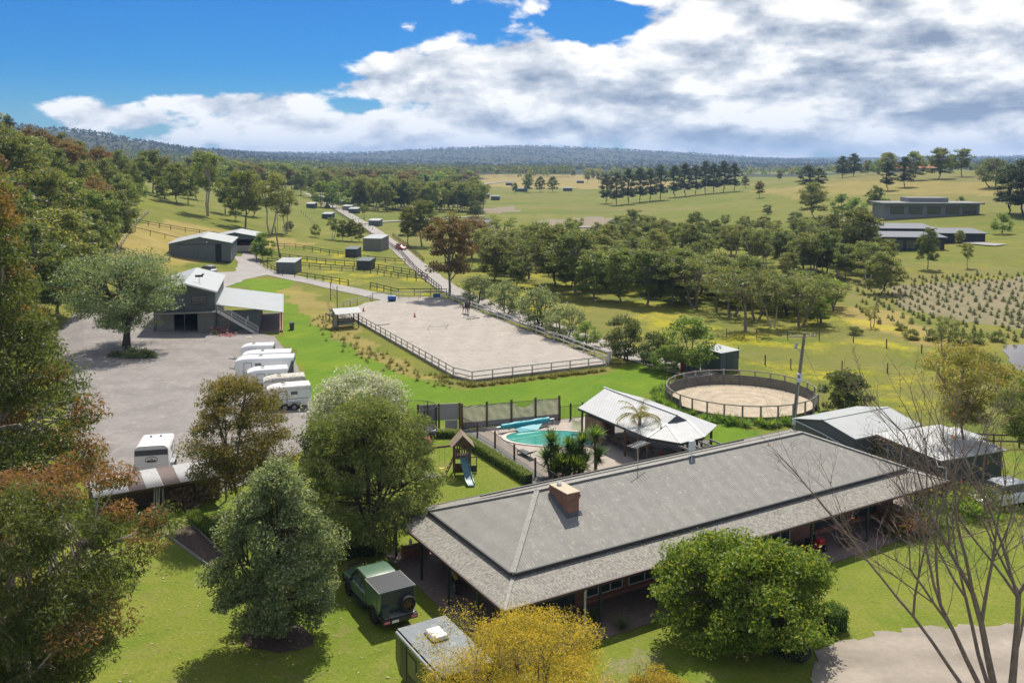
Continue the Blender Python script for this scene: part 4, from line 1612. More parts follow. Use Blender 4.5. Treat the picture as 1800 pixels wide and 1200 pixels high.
def pavilion():
    """poolside pavilion: gabled roof with a hipped faceted end, timber posts, brick wall"""
    t = thing('pool_pavilion', 'poolside pavilion with pale metal gabled roof ending in a faceted hip on timber posts', 'pavilion', (0, 0, 0), 0)
    z0, z1 = 2.4, 3.5
    rl, rr = P(1068, 683, z1), P(1190, 729, z1)
    fl_, fr = P(1020, 716, z0), P(1136, 767, z0)
    ax = (rr - rl).normalized()
    side = Vector((ax.y, -ax.x, 0))
    if side.dot(fl_ - rl) < 0:
        side = -side
    wdt = abs((fl_ - rl).dot(side))
    e0, e1 = rl - ax * .2, rr
    A0 = P(1016, 717, z0)
    A1 = P(1138, 769, z0)
    zz = lambda p, z: Vector((p.x, p.y, z))
    far = 2 * (Vector((rl.x, rl.y, 0)) - Vector((A0.x, A0.y, 0))).dot(-side)
    B0 = zz(A0 - side * far, z0)
    B1 = zz(A1 - side * far, z0)
    tip1, tip2 = P(1197, 779, z0), P(1238, 768, z0)
    zq = z0 + (z1 - z0) * .52
    q1, q2 = P(1171, 745, zq), P(1209, 739, zq)
    MB().slab([zz(A0, z0), zz(A1, z0), q1, zz(rr, z1), zz(rl - ax * .3, z1)], .05).build('roof_sheet', 'roof_white', t)
    MB().slab([B1, B0, zz(rl - ax * .3, z1), zz(rr, z1), q2], .05).build('roof_sheet', 'roof_white', t)
    MB().slab([zz(A1, z0), tip1, q1], .05).build('hip_facet', 'roof_white', t)
    MB().slab([tip1, tip2, q2, q1], .05).build('hip_facet', 'roof_white', t)
    MB().slab([tip2, B1, q2], .05).build('hip_facet', 'roof_white', t)
    MB().add([q1, q2, zz(rr - ax * .05, z1 - .05)], [(0, 1, 2)]).build('gablet', 'flashing', t)
    for a, b in ((zz(A1, z0), q1), (tip1, q1), (tip2, q2), (rl - ax * .6, rr)):
        MB().bar(a + Vector((0, 0, .03)), b + Vector((0, 0, .03)), .14, .05).build('ridge_cap', 'zinc', t)
    for a, b in ((A0, A1), (A1, tip1), (tip1, tip2)):
        a, b = Vector(a), Vector(b)
        MB().bar(zz(a, z0 - .07), zz(b, z0 - .07), .09, .16).build('fascia', 'dark_fascia', t)
    def pst(p, m='brown_timber'):
        MB().b2(p.x - .08, p.x + .08, p.y - .08, p.y + .08, 0, z0 - .04).build('post', m, t)
    for k in (.02, .34, .66, .96):
        pst(A0.lerp(A1, k) - side * .3)
        pst(B0.lerp(B1, k) + side * .3)
    pst(Vector((tip1.x, tip1.y, 0)) - ax * .3)
    pst(Vector((tip2.x, tip2.y, 0)) - ax * .3)
    c = A0.lerp(A1, .2) - side * .35
    w = MB()
    w.box((c.x, c.y, 1.0), (2.4, .22, 2.0), math.atan2(ax.y, ax.x))
    w.build('brick_wall', 'brick_wall', t)
    cc = A0.lerp(A1, .12) - side * 1.6
    MB().box((cc.x, cc.y, 1.1), (.22, 2.6, 2.2), math.atan2(ax.y, ax.x)).build('brick_wall', 'brick_wall', t)
    ang = math.atan2(ax.y, ax.x)
    # picnic tables and barbecue stand under it
    for i, k in enumerate((.45, .66)):
        p = A0.lerp(A1, k) - side * 1.9
        b = thing('picnic_table', ('timber picnic table under the pavilion beside the brick wall', 'timber picnic table under the pavilion near the barbecue')[i], 'table', (p.x, p.y, .06), ang)
        MB().b2(-.9, .9, -.4, .4, .70, .75).build('tabletop', 'warm_timber', b)
        for s in (-1, 1):
            MB().b2(-.9, .9, s * .75 - .13, s * .75 + .13, .42, .46).build('bench_seat', 'warm_timber', b)
            for sx in (-.6, .6):
                MB().bar((sx, s * .72, 0), (sx, s * .2, .69), .08).build('leg', 'brown_timber', b)
            MB().bar((s * .6, -.72, .4), (s * .6, .72, .4), .07).build('crossbar', 'brown_timber', b)
    p = Vector((tip1.x, tip1.y, 0)) - ax * 1.9 - side * .6
    b = thing('barbecue', 'dark barbecue with red ends under the faceted pavilion roof', 'barbecue', (p.x, p.y, .06), ang)
    MB().b2(-.7, .7, -.3, .3, .8, .95).build('hotplate', 'dark_steel', b)
    MB().b2(-.55, .55, -.32, .3, .952, 1.2).build('hood', 'dark_steel', b)
    for s in (-1, 1):
        MB().b2(s * .9 - .18, s * .9 + .18, -.3, .3, 0, .9).build('side_panel', 'rust_red', b)
    MB().b2(-.3, .0, -.31, -.1, .4, .6).build('gas_bottle', 'orange_plastic', b)
    # open pergola beams beyond the roof
    g = thing('pergola', 'open timber pergola frame beyond the pavilion end', 'pergola', (0, 0, 0), 0)
    b0 = Vector((tip2.x, tip2.y, 0)) + ax * .1
    for k in range(4):
        s = b0 + side * (k * 1.0 - .4)
        MB().bar(zz(s, 2.2), zz(s + ax * 3.0, 2.2), .06, .14).build('rafter', 'grey_timber', g)
    for k in (1.2, 2.9):
        MB().bar(zz(b0 + ax * k - side * .6, 2.08), zz(b0 + ax * k + side * 2.9, 2.08), .07, .1).build('beam', 'warm_timber', g)
        for s in (-.4, 2.7):
            q = b0 + ax * k + side * s
            MB().b2(q.x - .05, q.x + .05, q.y - .05, q.y + .05, 0, 2.03).build('post', 'warm_timber', g)


pavilion()


# ------------------------------------------------------------------ fences
def fence(name, label, pts, spacing, h, rails, post_mat, rail_mat, pw=.11, rw=.05, rh=.12, cat='fence', cap=False, sub=True, group=None, base=0.0):
    """post and rail fence; every post and every rail is its own part"""
    pts = [Vector((p[0], p[1], 0)) for p in pts]
    st = []
    for i, (a, b) in enumerate(zip(pts, pts[1:])):
        n = max(1, round((b - a).length / spacing))
        st += [a.lerp(b, k / n) for k in range(n)]
    st.append(pts[-1])
    o = st[0]
    t = thing(name, label, cat, (o.x, o.y, g1(o.x, o.y) + base), 0, group)
    z0 = t.location.z
    pme = MB().b2(-pw / 2, pw / 2, -pw / 2, pw / 2, -.3, h).mesh('post', post_mat)
    rme = MB().box((0, 0, 0), (1, rw, rh)).mesh('rail', rail_mat)
    for i, p in enumerate(st):
        z = g1(p.x, p.y) + base - z0
        d = (st[min(i + 1, len(st) - 1)] - st[max(i - 1, 0)])
        put('post', pme, t, (p.x - o.x, p.y - o.y, z), (0, 0, math.atan2(d.y, d.x)))
    for a, b in zip(st, st[1:]):
        A = Vector((a.x - o.x, a.y - o.y, g1(a.x, a.y) + base - z0))
        B = Vector((b.x - o.x, b.y - o.y, g1(b.x, b.y) + base - z0))
        d = B - A
        yaw = math.atan2(d.y, d.x)
        pit = -math.atan2(d.z, math.hypot(d.x, d.y))
        for r in rails:
            put('rail', rme, t, (A + B) / 2 + Vector((0, 0, r)), (0, pit, yaw), (d.length, 1, 1))
    return t


AR = W([(797, 663), (830, 671), (1066, 643)])
fence('arena_fence', 'weathered white post and rail fence along the near end of the arena', AR, 2.3, 1.15, (1.08, .58), 'white_rail', 'white_rail', .12, .06, .12)
fence('arena_fence', 'weathered white post and rail fence along the tree-lined long side of the arena', W([(1072, 637), (1045, 628), (777, 523)]), 2.6, 1.25, (1.15, .62), 'white_rail', 'white_rail', .12, .06, .13)
fence('arena_fence', 'grey post and rail fence along the grass bank side of the arena', W([(797, 663), (622, 562)]), 2.2, 1.15, (1.08, .6), 'grey_timber', 'grey_timber', .1, .06, .1)
fence('arena_fence', 'low white rail fence across the far end of the arena', W([(777, 523), (700, 526), (655, 528)]), 3.2, 1.3, (1.2,), 'white_rail', 'white_rail', .14, .06, .13)
fence('arena_fence', 'short white rail fence beside the jump rail pile', W([(652, 530), (628, 535), (603, 541)]), 2.4, 1.1, (1.0, .5), 'white_rail', 'white_rail', .12, .06, .12)
fence('bank_fence', 'short dark timber fence on the grass bank by the arena hut', W([(573, 562), (592, 572)]), 1.8, 1.0, (.95,), 'dark_rail', 'dark_rail')
for i, (a, b) in enumerate(zip(W([(830, 671), (1068, 645)]), W([(1068, 645)]))):
    pass


def sleepers():
    t = thing('arena_retaining_edge', 'low grey sleeper wall holding the sand along the arena edge', 'retaining wall', ARENA[0], 0)
    o = ARENA[0]
    run = [ARENA[9], ARENA[0], ARENA[1], ARENA[2], ARENA[3]]
    me = MB().box((0, 0, 0), (1, .12, .2)).mesh('sleeper', 'sleeper')
    rnd = random.Random(2)
    for a, b in zip(run, run[1:]):
        n = max(1, round((b - a).length / 2.4))
        for k in range(n):
            p, q = a.lerp(b, k / n), a.lerp(b, (k + 1) / n)
            d = q - p
            for z in (.06, .2):
                c = (p + q) / 2 - o
                put('sleeper', me, t, (c.x + rnd.uniform(-.03, .03), c.y + rnd.uniform(-.03, .03) - .12, z - .02), (0, 0, math.atan2(d.y, d.x) + rnd.uniform(-.01, .01)), (d.length * .97, 1, 1))


sleepers()


def arena_gate():
    p = W([(1052, 636), (1070, 640)])
    t = thing('arena_gate', 'white braced timber gate standing open at the arena corner', 'gate', p[1], R(75))
    for z in (.25, .65, 1.1):
        MB().b2(0, 2.6, -.03, .03, z, z + .1).build('gate_rail', 'white_paint', t)
    for x in (.04, 2.56):
        MB().b2(x - .05, x + .05, -.032, .032, .15, 1.25).build('gate_stile', 'white_paint', t)
    MB().bar((.1, 0, .3), (2.5, 0, 1.1), .05, .1).build('gate_brace', 'white_paint', t)
    MB().b2(-.2, -.02, -.09, .09, -.1, 1.5).build('gate_post', 'white_rail', t)


arena_gate()
DK = dict(post_mat='dark_rail', rail_mat='dark_rail')
fence('paddock_fence', 'dark timber rail fence bordering the drive from the stable bend', W([(448, 443), (452, 462), (497, 485), (540, 490), (612, 502)]), 2.6, 1.2, (1.1, .6), **DK)
fence('paddock_fence', 'dark timber rail fence between the drive and the arena gate', W([(651, 507), (700, 519), (785, 519)]), 2.6, 1.2, (1.1, .6), **DK)
fence('paddock_fence', 'lower line of the double dark rail fence crossing the paddock', W([(470, 462), (525, 470), (640, 478), (700, 489), (748, 496)]), 2.8, 1.2, (1.1, .6), **DK)
fence('paddock_fence', 'upper line of the double dark rail fence crossing the paddock', W([(478, 452), (540, 460), (640, 470), (720, 483), (752, 492)]), 2.8, 1.2, (1.1, .6), **DK)
fence('paddock_fence', 'dark rail fence higher up the slope behind the lone box shelter', W([(480, 436), (520, 437), (610, 452), (660, 460), (712, 464)]), 3.0, 1.2, (1.1, .6), **DK)
fence('hill_fence', 'dark rail fence along the foot of the dry grass slope', W([(240, 394), (300, 404), (400, 419), (470, 432)]), 3.4, 1.25, (1.1, .6), **DK)
fence('hill_fence', 'dark rail fence descending the grass slope from the upper track', W([(238, 408), (290, 420), (330, 430), (345, 436)]), 3.6, 1.2, (1.1,), **DK)
fence('track_fence', 'pale timber fence climbing the hill beside the gum trees', W([(205, 450), (222, 420), (240, 396), (262, 374)]), 3.5, 1.2, (1.1, .6), 'grey_timber', 'grey_timber')
fence('road_fence', 'dark rail fence on the paddock side of the gravel road', W([(776, 515), (732, 478), (706, 448), (681, 430)]), 2.8, 1.2, (1.1, .6), **DK)
fence('road_fence', 'dark rail fence on the tree side of the gravel road', W([(745, 462), (722, 440), (690, 416)]), 3.0, 1.2, (1.1, .6), **DK)
fence('road_fence', 'dark rail fence along the far stretch of the gravel road', W([(668, 425), (625, 396), (585, 370)]), 4.0, 1.2, (1.1, .6), **DK)
for lb, pts, sp in (('line of thin wire-fence posts across the flowery paddock', [(1298, 627), (1345, 641), (1390, 648), (1480, 652), (1560, 656), (1650, 655)], 5.5),
                    ('line of thin wire-fence posts under the gum row', [(1225, 590), (1330, 595), (1440, 598), (1500, 602), (1620, 622), (1660, 632)], 4.5),
                    ('wire fence line running up beside the far gravel road', [(655, 405), (620, 385), (585, 362)], 8),
                    ('wire fence line across the hill paddock', [(530, 375), (545, 388), (560, 403)], 8)):
    fence('wire_fence', lb, W(pts), sp, 1.15, (1.05, .7, .35), 'brown_timber', 'steel', .11, .012, .012)
fence('garden_fence', 'dark low rail fence behind the pale-roofed garage', [(31.5, 75.5), (34.5, 73.4), (39, 72.3), (43, 72.0)], 2.4, 1.1, (1.0, .5), **DK)


def gate_metal(px, py, lab, rz):
    p = G(px, py)
    t = thing('steel_gate', lab, 'gate', p, rz)
    for z in (.3, .6, .9, 1.15):
        MB().tube((0, 0, z), (3.2, 0, z), .022, .022, 6).build('gate_rail', 'steel', t)
    for x in (0, 1.6, 3.2):
        MB().tube((x, 0, .2), (x, 0, 1.2), .025, .025, 6).build('gate_stile', 'steel', t)


gate_metal(613, 503, 'thin steel gate between the two drive fences', R(-25))
gate_metal(702, 530, 'galvanised steel gate at the far end of the arena', R(12))


def round_pen():
    c = Vector((22.0, 86.2, 0))
    rad = 6.75
    t = thing('round_pen', 'circular timber-walled horse training pen with rail above the wall', 'pen', c, 0)
    n = 28
    for i in range(n):
        a0, a1 = 2 * math.pi * i / n, 2 * math.pi * (i + 1) / n
        p0, p1 = Vector((math.cos(a0), math.sin(a0), 0)) * rad, Vector((math.cos(a1), math.sin(a1), 0)) * rad
        m = (a0 + a1) / 2
        near = math.sin(m) < -.35 and math.cos(m) < .9
        h = .45 if near else 1.0
        out = Vector((math.cos(m), math.sin(m), 0))
        q0, q1 = p0 + out * .09, p1 + out * .09
        lean = Vector((math.cos(m), math.sin(m), 0)) * (.25 * h)
        nb = 2 if near else 4
        for k in range(nb):
            f0, f1 = k / nb + .012, (k + 1) / nb - .012
            a_, b_ = p0 + lean * f0 + Vector((0, 0, h * f0)), p1 + lean * f0 + Vector((0, 0, h * f0))
            c_, d_ = p1 + lean * f1 + Vector((0, 0, h * f1)), p0 + lean * f1 + Vector((0, 0, h * f1))
            o2 = out * .05
            MB().add([a_, b_, c_, d_, a_ + o2, b_ + o2, c_ + o2, d_ + o2], [(0, 1, 2, 3), (7, 6, 5, 4), (0, 4, 5, 1), (1, 5, 6, 2), (2, 6, 7, 3), (3, 7, 4, 0)]).build('board', 'pen_board', t)
        ps = p0 * 1.05
        MB().b2(ps.x - .07, ps.x + .07, ps.y - .07, ps.y + .07, -.1, 1.55).build('post', 'grey_timber', t)
        pe = p1 * 1.05
        MB().bar((ps.x, ps.y, 1.48), (pe.x, pe.y, 1.48), .05, .1).build('top_rail', 'grey_timber', t)
    sheet('pen_sand', [c + Vector((math.cos(2 * math.pi * i / 40), math.sin(2 * math.pi * i / 40), 0)) * 6.85 for i in range(40)], .06, 'sand_yellow')


pm('pen_board', (.13, .115, .10), .9, .35, 2.5, .3, 20, col2=(.20, .18, .155), c2thr=.58)
round_pen()


def pool_area():
    # kidney pool: coping ring and water
    c = Vector((3.5, 74.4, 0))
    ring = []
    for i in range(40):
        a = 2 * math.pi * i / 40
        r = 3.4 + .45 * math.cos(2 * a + .5)
        ring.append(c + Vector((math.cos(a) * r * 1.05, math.sin(a) * r * .72, 0)))
    sheet('pool_water', [p.copy() for p in ring], .07, 'pool_water')
    t = thing('pool_coping', 'pale rounded coping around the turquoise swimming pool', 'pool edge', c, 0)
    for i in range(40):
        a, b = ring[i] - c, ring[(i + 1) % 40] - c
        o0, o1 = a * 1.09, b * 1.09
        MB().slab([(*a.xy, .115), (*b.xy, .115), (*o1.xy, .115), (*o0.xy, .115)], .09).build('coping_stone', 'coping', t)
    # solar cover on its roller
    p0, p1 = P(875, 751, .55), P(972, 736, .55)
    r = thing('pool_cover_roller', 'rolled turquoise pool blanket on a steel roller by the screen fence', 'pool cover', (p0.x, p0.y, 0), 0)
    o = Vector((p0.x, p0.y, 0))
    d = (p1 - p0)
    rings = []
    rnd = random.Random(4)
    for k in range(22):
        q = p0 + d * (.06 + .86 * k / 21) - o
        R_ = .24 + rnd.uniform(-.03, .03)
        s = Vector((-d.y, d.x, 0)).normalized()
        rings.append([q + s * R_ * math.cos(2 * math.pi * i / 10) + Vector((0, 0, R_ * math.sin(2 * math.pi * i / 10))) for i in range(10)])
    MB().loft(rings).build('rolled_blanket', 'teal_plastic', r, True)
    MB().tube(p0 - o - d * .02, p1 - o + d * .02, .05, .05, 8).build('roller_tube', 'steel', r)
    s = Vector((-d.y, d.x, 0)).normalized()
    for e in (p0 - d * .01, p1 + d * .01):
        e = e - o
        MB().bar((e.x, e.y, .55), (e.x + s.x * .35, e.y + s.y * .35, .05), .05).bar((e.x, e.y, .55), (e.x - s.x * .35, e.y - s.y * .35, .05), .05).build('roller_stand', 'steel', r)
    fl_ = MB()
    q = [p0 + d * .25 - s * .2, p0 + d * .8 - s * .2, p0 + d * .62 - s * .95, p0 + d * .30 - s * .8]
    fl_.slab([(v.x - o.x, v.y - o.y, z) for v, z in zip(q, (.45, .5, .12, .1))], .03)
    fl_.build('blanket_tail', 'teal_plastic', r)
    # screen fence: posts, pale cloth on a black pool fence
    a, b = P(812, 755), P(983, 739)
    n = 4
    t = thing('screen_fence', 'timber-post pool fence hung with sagging pale shade cloth', 'fence', (a.x, a.y, 0), 0)
    d = (b - a)
    yaw = math.atan2(d.y, d.x)
    for k in range(n + 1):
        q = d * k / n
        MB().box((q.x, q.y, 1.15), (.16, .16, 2.3), yaw).build('post', 'brown_timber', t)
    for k in range(n):
        p, q = d * (k + .03) / n, d * (k + .97) / n
        sag = (.0, .05, .55, .1)[k]
        top, bot = [], []
        N_ = 14
        vs, fs = [], []
        s = Vector((-d.y, d.x, 0)).normalized()
        for i in range(N_ + 1):
            for j in range(7):
                f, g = i / N_, j / 6
                pt = p.lerp(q, f)
                ztop = 2.05 - sag * math.sin(math.pi * f) * (1 if k != 3 else f)
                z = .62 + (ztop - .62) * g
                w = .04 * math.sin(f * 17 + g * 5 + k) + .03 * math.sin(g * 11 + f * 6)
                pt2 = pt - s * (.04 + w)
                vs.append((pt2.x, pt2.y, z))
        for i in range(N_):
            for j in range(6):
                fs.append((i * 7 + j, (i + 1) * 7 + j, (i + 1) * 7 + j + 1, i * 7 + j + 1))
        MB().add(vs, fs).build('shade_cloth', 'shade_cloth' if k != 3 else 'shade_cloth', t, True)
        bb = MB()
        for i in range(26):
            pt = p.lerp(q, i / 25)
            bb.box((pt.x, pt.y, 1.05), (.018, .018, 2.0), yaw)
        bb.bar((p.x, p.y, 2.04), (q.x, q.y, 2.04), .035)
        bb.bar((p.x, p.y, .12), (q.x, q.y, .12), .035)
        bb.build('bar_panel', 'black_plastic', t)
        MB().slab([(p.x, p.y, .62), (q.x, q.y, .62), (q.x + s.x * .05, q.y + s.y * .05, .62), (p.x + s.x * .05, p.y + s.y * .05, .62)], .56).build('kick_board', 'grey_panel', t)
    # grey solid panels to the left of it
    a2, b2 = P(735, 757), P(808, 753)
    t = thing('panel_fence', 'grey panel fence with a gap beneath, beside the trampoline', 'fence', (a2.x, a2.y, 0), 0)
    d = b2 - a2
    for k in range(3):
        q = d * k / 2
        MB().box((q.x, q.y, 1.15), (.16, .16, 2.3), math.atan2(d.y, d.x)).build('post', 'brown_timber', t)
    for k in range(2):
        p, q = d * (k / 2 + .02), d * ((k + 1) / 2 - .02)
        m = (p + q) / 2
        MB().box((m.x, m.y, 1.5), (d.length / 2 - .2, .05, 1.35), math.atan2(d.y, d.x)).build('panel', 'grey_panel', t)
        MB().bar((p.x, p.y, 2.22), (q.x, q.y, 2.22), .09, .05).build('cap_rail', 'grey_timber', t)
    m = d * .8
    MB().box((m.x, m.y, .4), (d.length * .3, .05, .78), math.atan2(d.y, d.x)).build('low_panel', 'grey_panel', t)

    def barfence(name, lab, pts, post, h=1.2):
        pts = [Vector(p) for p in pts]
        o = pts[0]
        t = thing(name, lab, 'pool fence', (o.x, o.y, 0), 0)
        for p in pts:
            q = p - o
            MB().box((q.x, q.y, h / 2 + .12), (.15, .15, h + .24)).build('post', post, t)
        for p, q in zip(pts, pts[1:]):
            p, q = p - o, q - o
            d = (q - p)
            n = max(2, int(d.length / .11))
            mb = MB()
            for i in range(1, n):
                c = p.lerp(q, i / n)
                mb.box((c.x, c.y, h / 2 + .05), (.018, .018, h - .1))
            mb.bar((p.x, p.y, h), (q.x, q.y, h), .035)
            mb.bar((p.x, p.y, .12), (q.x, q.y, .12), .035)
            mb.build('bar_panel', 'black_plastic', t)
        return t
    barfence('pool_fence', 'black bar pool fence on stout timber posts along the garden path', [P(812, 757), P(839, 770), P(870, 788), P(904, 812), P(941, 838), P(985, 868)], 'brown_timber')
    barfence('pool_fence', 'black bar fence between screen fence and pavilion on the lawn edge', [P(984, 739), P(1003, 737), P(1024, 735)], 'black_plastic', 1.25)
    barfence('pool_fence', 'black bar pool fence behind the pavilion pergola', [P(1200, 797), P(1225, 792), P(1250, 787)], 'black_plastic', 1.2)
    # hammock-like cloth slung by the pavilion
    p0, p1 = P(1005, 735, 1.3), P(1022, 733, 1.5)
    s = thing('slung_cloth', 'pale cloth slung between fence post and pavilion', 'cloth', (p0.x, p0.y, 0), 0)
    vs, fs = [], []
    for i in range(9):
        for j in range(6):
            f, g = i / 8, j / 5
            p = p0.lerp(p1, f) - p0
            vs.append((p.x, p.y - .1 * math.sin(g * 3), .35 + (1.15 + .1 * f - .45 * math.sin(math.pi * f * .8)) * g + .03 * math.sin(i * 2.0)))
    for i in range(8):
        for j in range(5):
            fs.append((i * 6 + j, i * 6 + 6 + j, i * 6 + 7 + j, i * 6 + 1 + j))
    MB().add(vs, fs).build('cloth', 'shade_cloth', s, True)
    # sun lounger knocked over beside the fence
    p = P(925, 802)
    l = thing('pool_lounger', 'dark folded pool lounger lying by the black bar fence', 'lounger', (p.x, p.y, .05), R(-55))
    MB().b2(-.9, .3, -.3, .3, .22, .28).build('seat', 'black_plastic', l)
    MB().slab([(.32, -.3, .25), (.95, -.3, .62), (.95, .3, .62), (.32, .3, .25)], .05).build('backrest', 'black_plastic', l)
    for x in (-.8, .2):
        for y in (-.25, .25):
            MB().bar((x, y, 0), (x, y, .22), .04).build('leg', 'dark_steel', l)


pool_area()

# ------------------------------------------------------------------ vehicles
def wheel(parent, loc, r, w, rim='alloy', axis='y', spokes=6):
    """tyre with rim as a sub-part"""
    n = 20
    mb = MB()
    prof = [(r * .62, -w / 2), (r * .93, -w / 2), (r, -w * .32), (r, w * .32), (r * .93, w / 2), (r * .62, w / 2)]
    rings = []
    for i in range(n):
        a = 2 * math.pi * i / n
        rings.append([(q * math.cos(a), y, q * math.sin(a)) for q, y in prof])
    rings.append(rings[0])
    mb.loft(rings, False)
    t = mb.build('wheel', 'tyre', parent, True, loc)
    m2 = MB()
    m2.tube((0, -w * .38, 0), (0, w * .38, 0), r * .14, r * .14, 10)
    for k in range(spokes):
        a = 2 * math.pi * k / spokes
        for s in (-1, 1):
            m2.bar((0, s * w * .36, 0), (r * .62 * math.cos(a), s * w * .36, r * .62 * math.sin(a)), r * .12, .03)
    m2.tube((0, -w * .40, 0), (0, w * .40, 0), r * .64, r * .64, 18, False)
    m2.tube((0, -w * .05, 0), (0, w * .05, 0), r * .62, r * .62, 18)
    m2.build('rim', rim, t)
    return t


def rect_ring(x, w, z0, z1, rt, rb=.06, n=4):
    """rounded-corner section in the y-z plane"""
    pts = []
    hw = w / 2
    for cy, cz, a0, r in ((hw - rt, z1 - rt, 0, rt), (-hw + rt, z1 - rt, 90, rt), (-hw + rb, z0 + rb, 180, rb), (hw - rb, z0 + rb, 270, rb)):
        for k in range(n + 1):
            a = R(a0 + 90 * k / n)
            pts.append((x, cy + r * math.cos(a), cz + r * math.sin(a)))
    return pts


def horse_float(label, loc, rz, L_, W_, H_, body='white_paint', roof='white_paint', front_win=True, dark_rear=False, logo=False, side_door=True, rtop=.32):
    t = thing('horse_float', label, 'horse float', loc, rz)
    z0, zs = .48, H_ - .42
    hl = L_ / 2
    # lower body
    rings = [rect_ring(-hl, W_, z0, zs, .05, .05)]
    rings += [rect_ring(hl - .9, W_, z0, zs, .05, .05), rect_ring(hl - .35, W_ * .97, z0 + .02, zs, .05, .05), rect_ring(hl - .08, W_ * .90, z0 + .08, zs - .05, .05, .05)]
    MB().loft(rings).build('body', body, t, True)
    # rounded roof shell with sloping nose
    rr = [rect_ring(-hl + .004, W_ + .01, zs - .02, H_, rtop, .02), rect_ring(hl - 1.3, W_ + .01, zs - .02, H_, rtop, .02), rect_ring(hl - .8, W_, zs - .02, H_ - .04, rtop, .02),
          rect_ring(hl - .35, W_ * .97, zs - .02, H_ - .17, .20, .02), rect_ring(hl - .06, W_ * .9, zs - .03, zs + .06, .03, .02)]
    MB().loft(rr).build('roof', roof, t, True)
    MB().b2(-hl + .02, hl - .9, -W_ / 2 - .012, -W_ / 2 + .02, z0 + .62, z0 + .66).b2(-hl + .02, hl - .9, W_ / 2 - .02, W_ / 2 + .012, z0 + .62, z0 + .66).build('side_trim', 'dark_steel', t)
    for s in (-1, 1):
        mg = MB()
        mg.b2(-.95, .95, s * (W_ / 2 + .11) - .13, s * (W_ / 2 + .11) + .13, .78, .83)
        mg.b2(-.98, -.93, s * (W_ / 2 + .11) - .13, s * (W_ / 2 + .11) + .13, .50, .78)
        mg.b2(.93, .98, s * (W_ / 2 + .11) - .13, s * (W_ / 2 + .11) + .13, .50, .78)
        mg.build('mudguard', 'steel', t)
        for x in (-.42, .42):
            wheel(t, (x, s * (W_ / 2 + .10), .34), .34, .20)
        if side_door:
            d = MB()
            y = s * (W_ / 2 + .008)
            for x in (hl - 1.75, hl - .98):
                d.b2(x - .02, x + .02, y - .012, y + .012, z0 + .1, zs - .08)
            d.b2(hl - 1.75, hl - .98, y - .011, y + .011, z0 + .08, z0 + .12)
            d.b2(hl - 1.75, hl - .98, y - .011, y + .011, zs - .1, zs - .06)
            d.build('door_seal', 'dark_steel', t)
        MB().b2(hl - 2.7, hl - 2.1, s * (W_ / 2 + .006) - .01, s * (W_ / 2 + .006) + .01, zs - .42, zs - .12).build('side_window', 'glass', t)
    if front_win:
        MB().b2(hl - .11, hl - .045, -W_ * .30, W_ * .30, zs - .48, zs - .14).build('front_window', 'glass', t)
    if dark_rear:
        for s in (-1, 1):
            y = s * (W_ / 2 + .009)
            MB().add([(-hl, y, z0 + .05), (-hl + .75, y, z0 + .05), (-hl + .2, y, zs), (-hl, y, zs), (-hl, y - s * .02, z0 + .05), (-hl + .75, y - s * .02, z0 + .05), (-hl + .2, y - s * .02, zs), (-hl, y - s * .02, zs)],
                     [(0, 1, 2, 3), (4, 5, 6, 7), (0, 1, 5, 4), (1, 2, 6, 5), (2, 3, 7, 6), (3, 0, 4, 7)]).build('dark_panel', 'flashing', t)
    # tailgate
    MB().b2(-hl - .05, -hl - .003, -W_ / 2 + .06, W_ / 2 - .06, z0 + .02, zs - .28).build('tailgate', 'white_aged' if roof != 'white_paint' else body, t)
    MB().b2(-hl - .045, -hl - .003, -W_ / 2 + .05, W_ / 2 - .05, zs - .26, zs + .12).build('rear_curtain', 'flashing', t)
    for s in (-1, 1):
        MB().b2(-hl - .07, -hl - .051, s * (W_ / 2 - .14) - .06, s * (W_ / 2 - .14) + .06, z0 + .08, z0 + .28).build('tail_light', 'rust_red', t)
    # roof hatches
    for y in (-.35, .35):
        MB().b2(.25, .6, y - .07, y + .07, H_ + .003, H_ + .05).build('roof_hatch', 'flashing', t)
    # draw bar
    db = MB().bar((hl - .2, .45, .5), (hl + 1.05, 0, .5), .09).bar((hl - .2, -.45, .5), (hl + 1.05, 0, .5), .09).bar((hl + 1.0, 0, .5), (hl + 1.35, 0, .52), .1)
    db.build('draw_bar', 'steel', t)
    MB().tube((hl + .75, .12, .05), (hl + .75, .12, .8), .03, .03, 8).tube((hl + .75, .07, .1), (hl + .75, .17, .1), .1, .1, 10).build('jockey_wheel', 'steel', t)
    if logo:
        # dark shield emblem with a running shape on the tailgate
        e = MB()
        zc = z0 + .95
        x = -hl - .056
        pts = [(-.42, .0), (-.36, .14), (0, .26), (.36, .14), (.42, 0), (.36, -.12), (.0, -.2), (-.36, -.12)]
        for a, b in zip(pts, pts[1:] + pts[:1]):
            e.bar((x, a[0], zc + a[1]), (x, b[0], zc + b[1]), .012, .035)
        e.bar((x, -.30, zc - .07), (x, .30, zc - .07), .012, .10)
        e.bar((x, -.12, zc + .05), (x, .05, zc + .11), .012, .05)
        e.bar((x, .02, zc + .09), (x, .12, zc + .04), .012, .03)
        e.build('emblem', 'black_plastic', t)
    return t


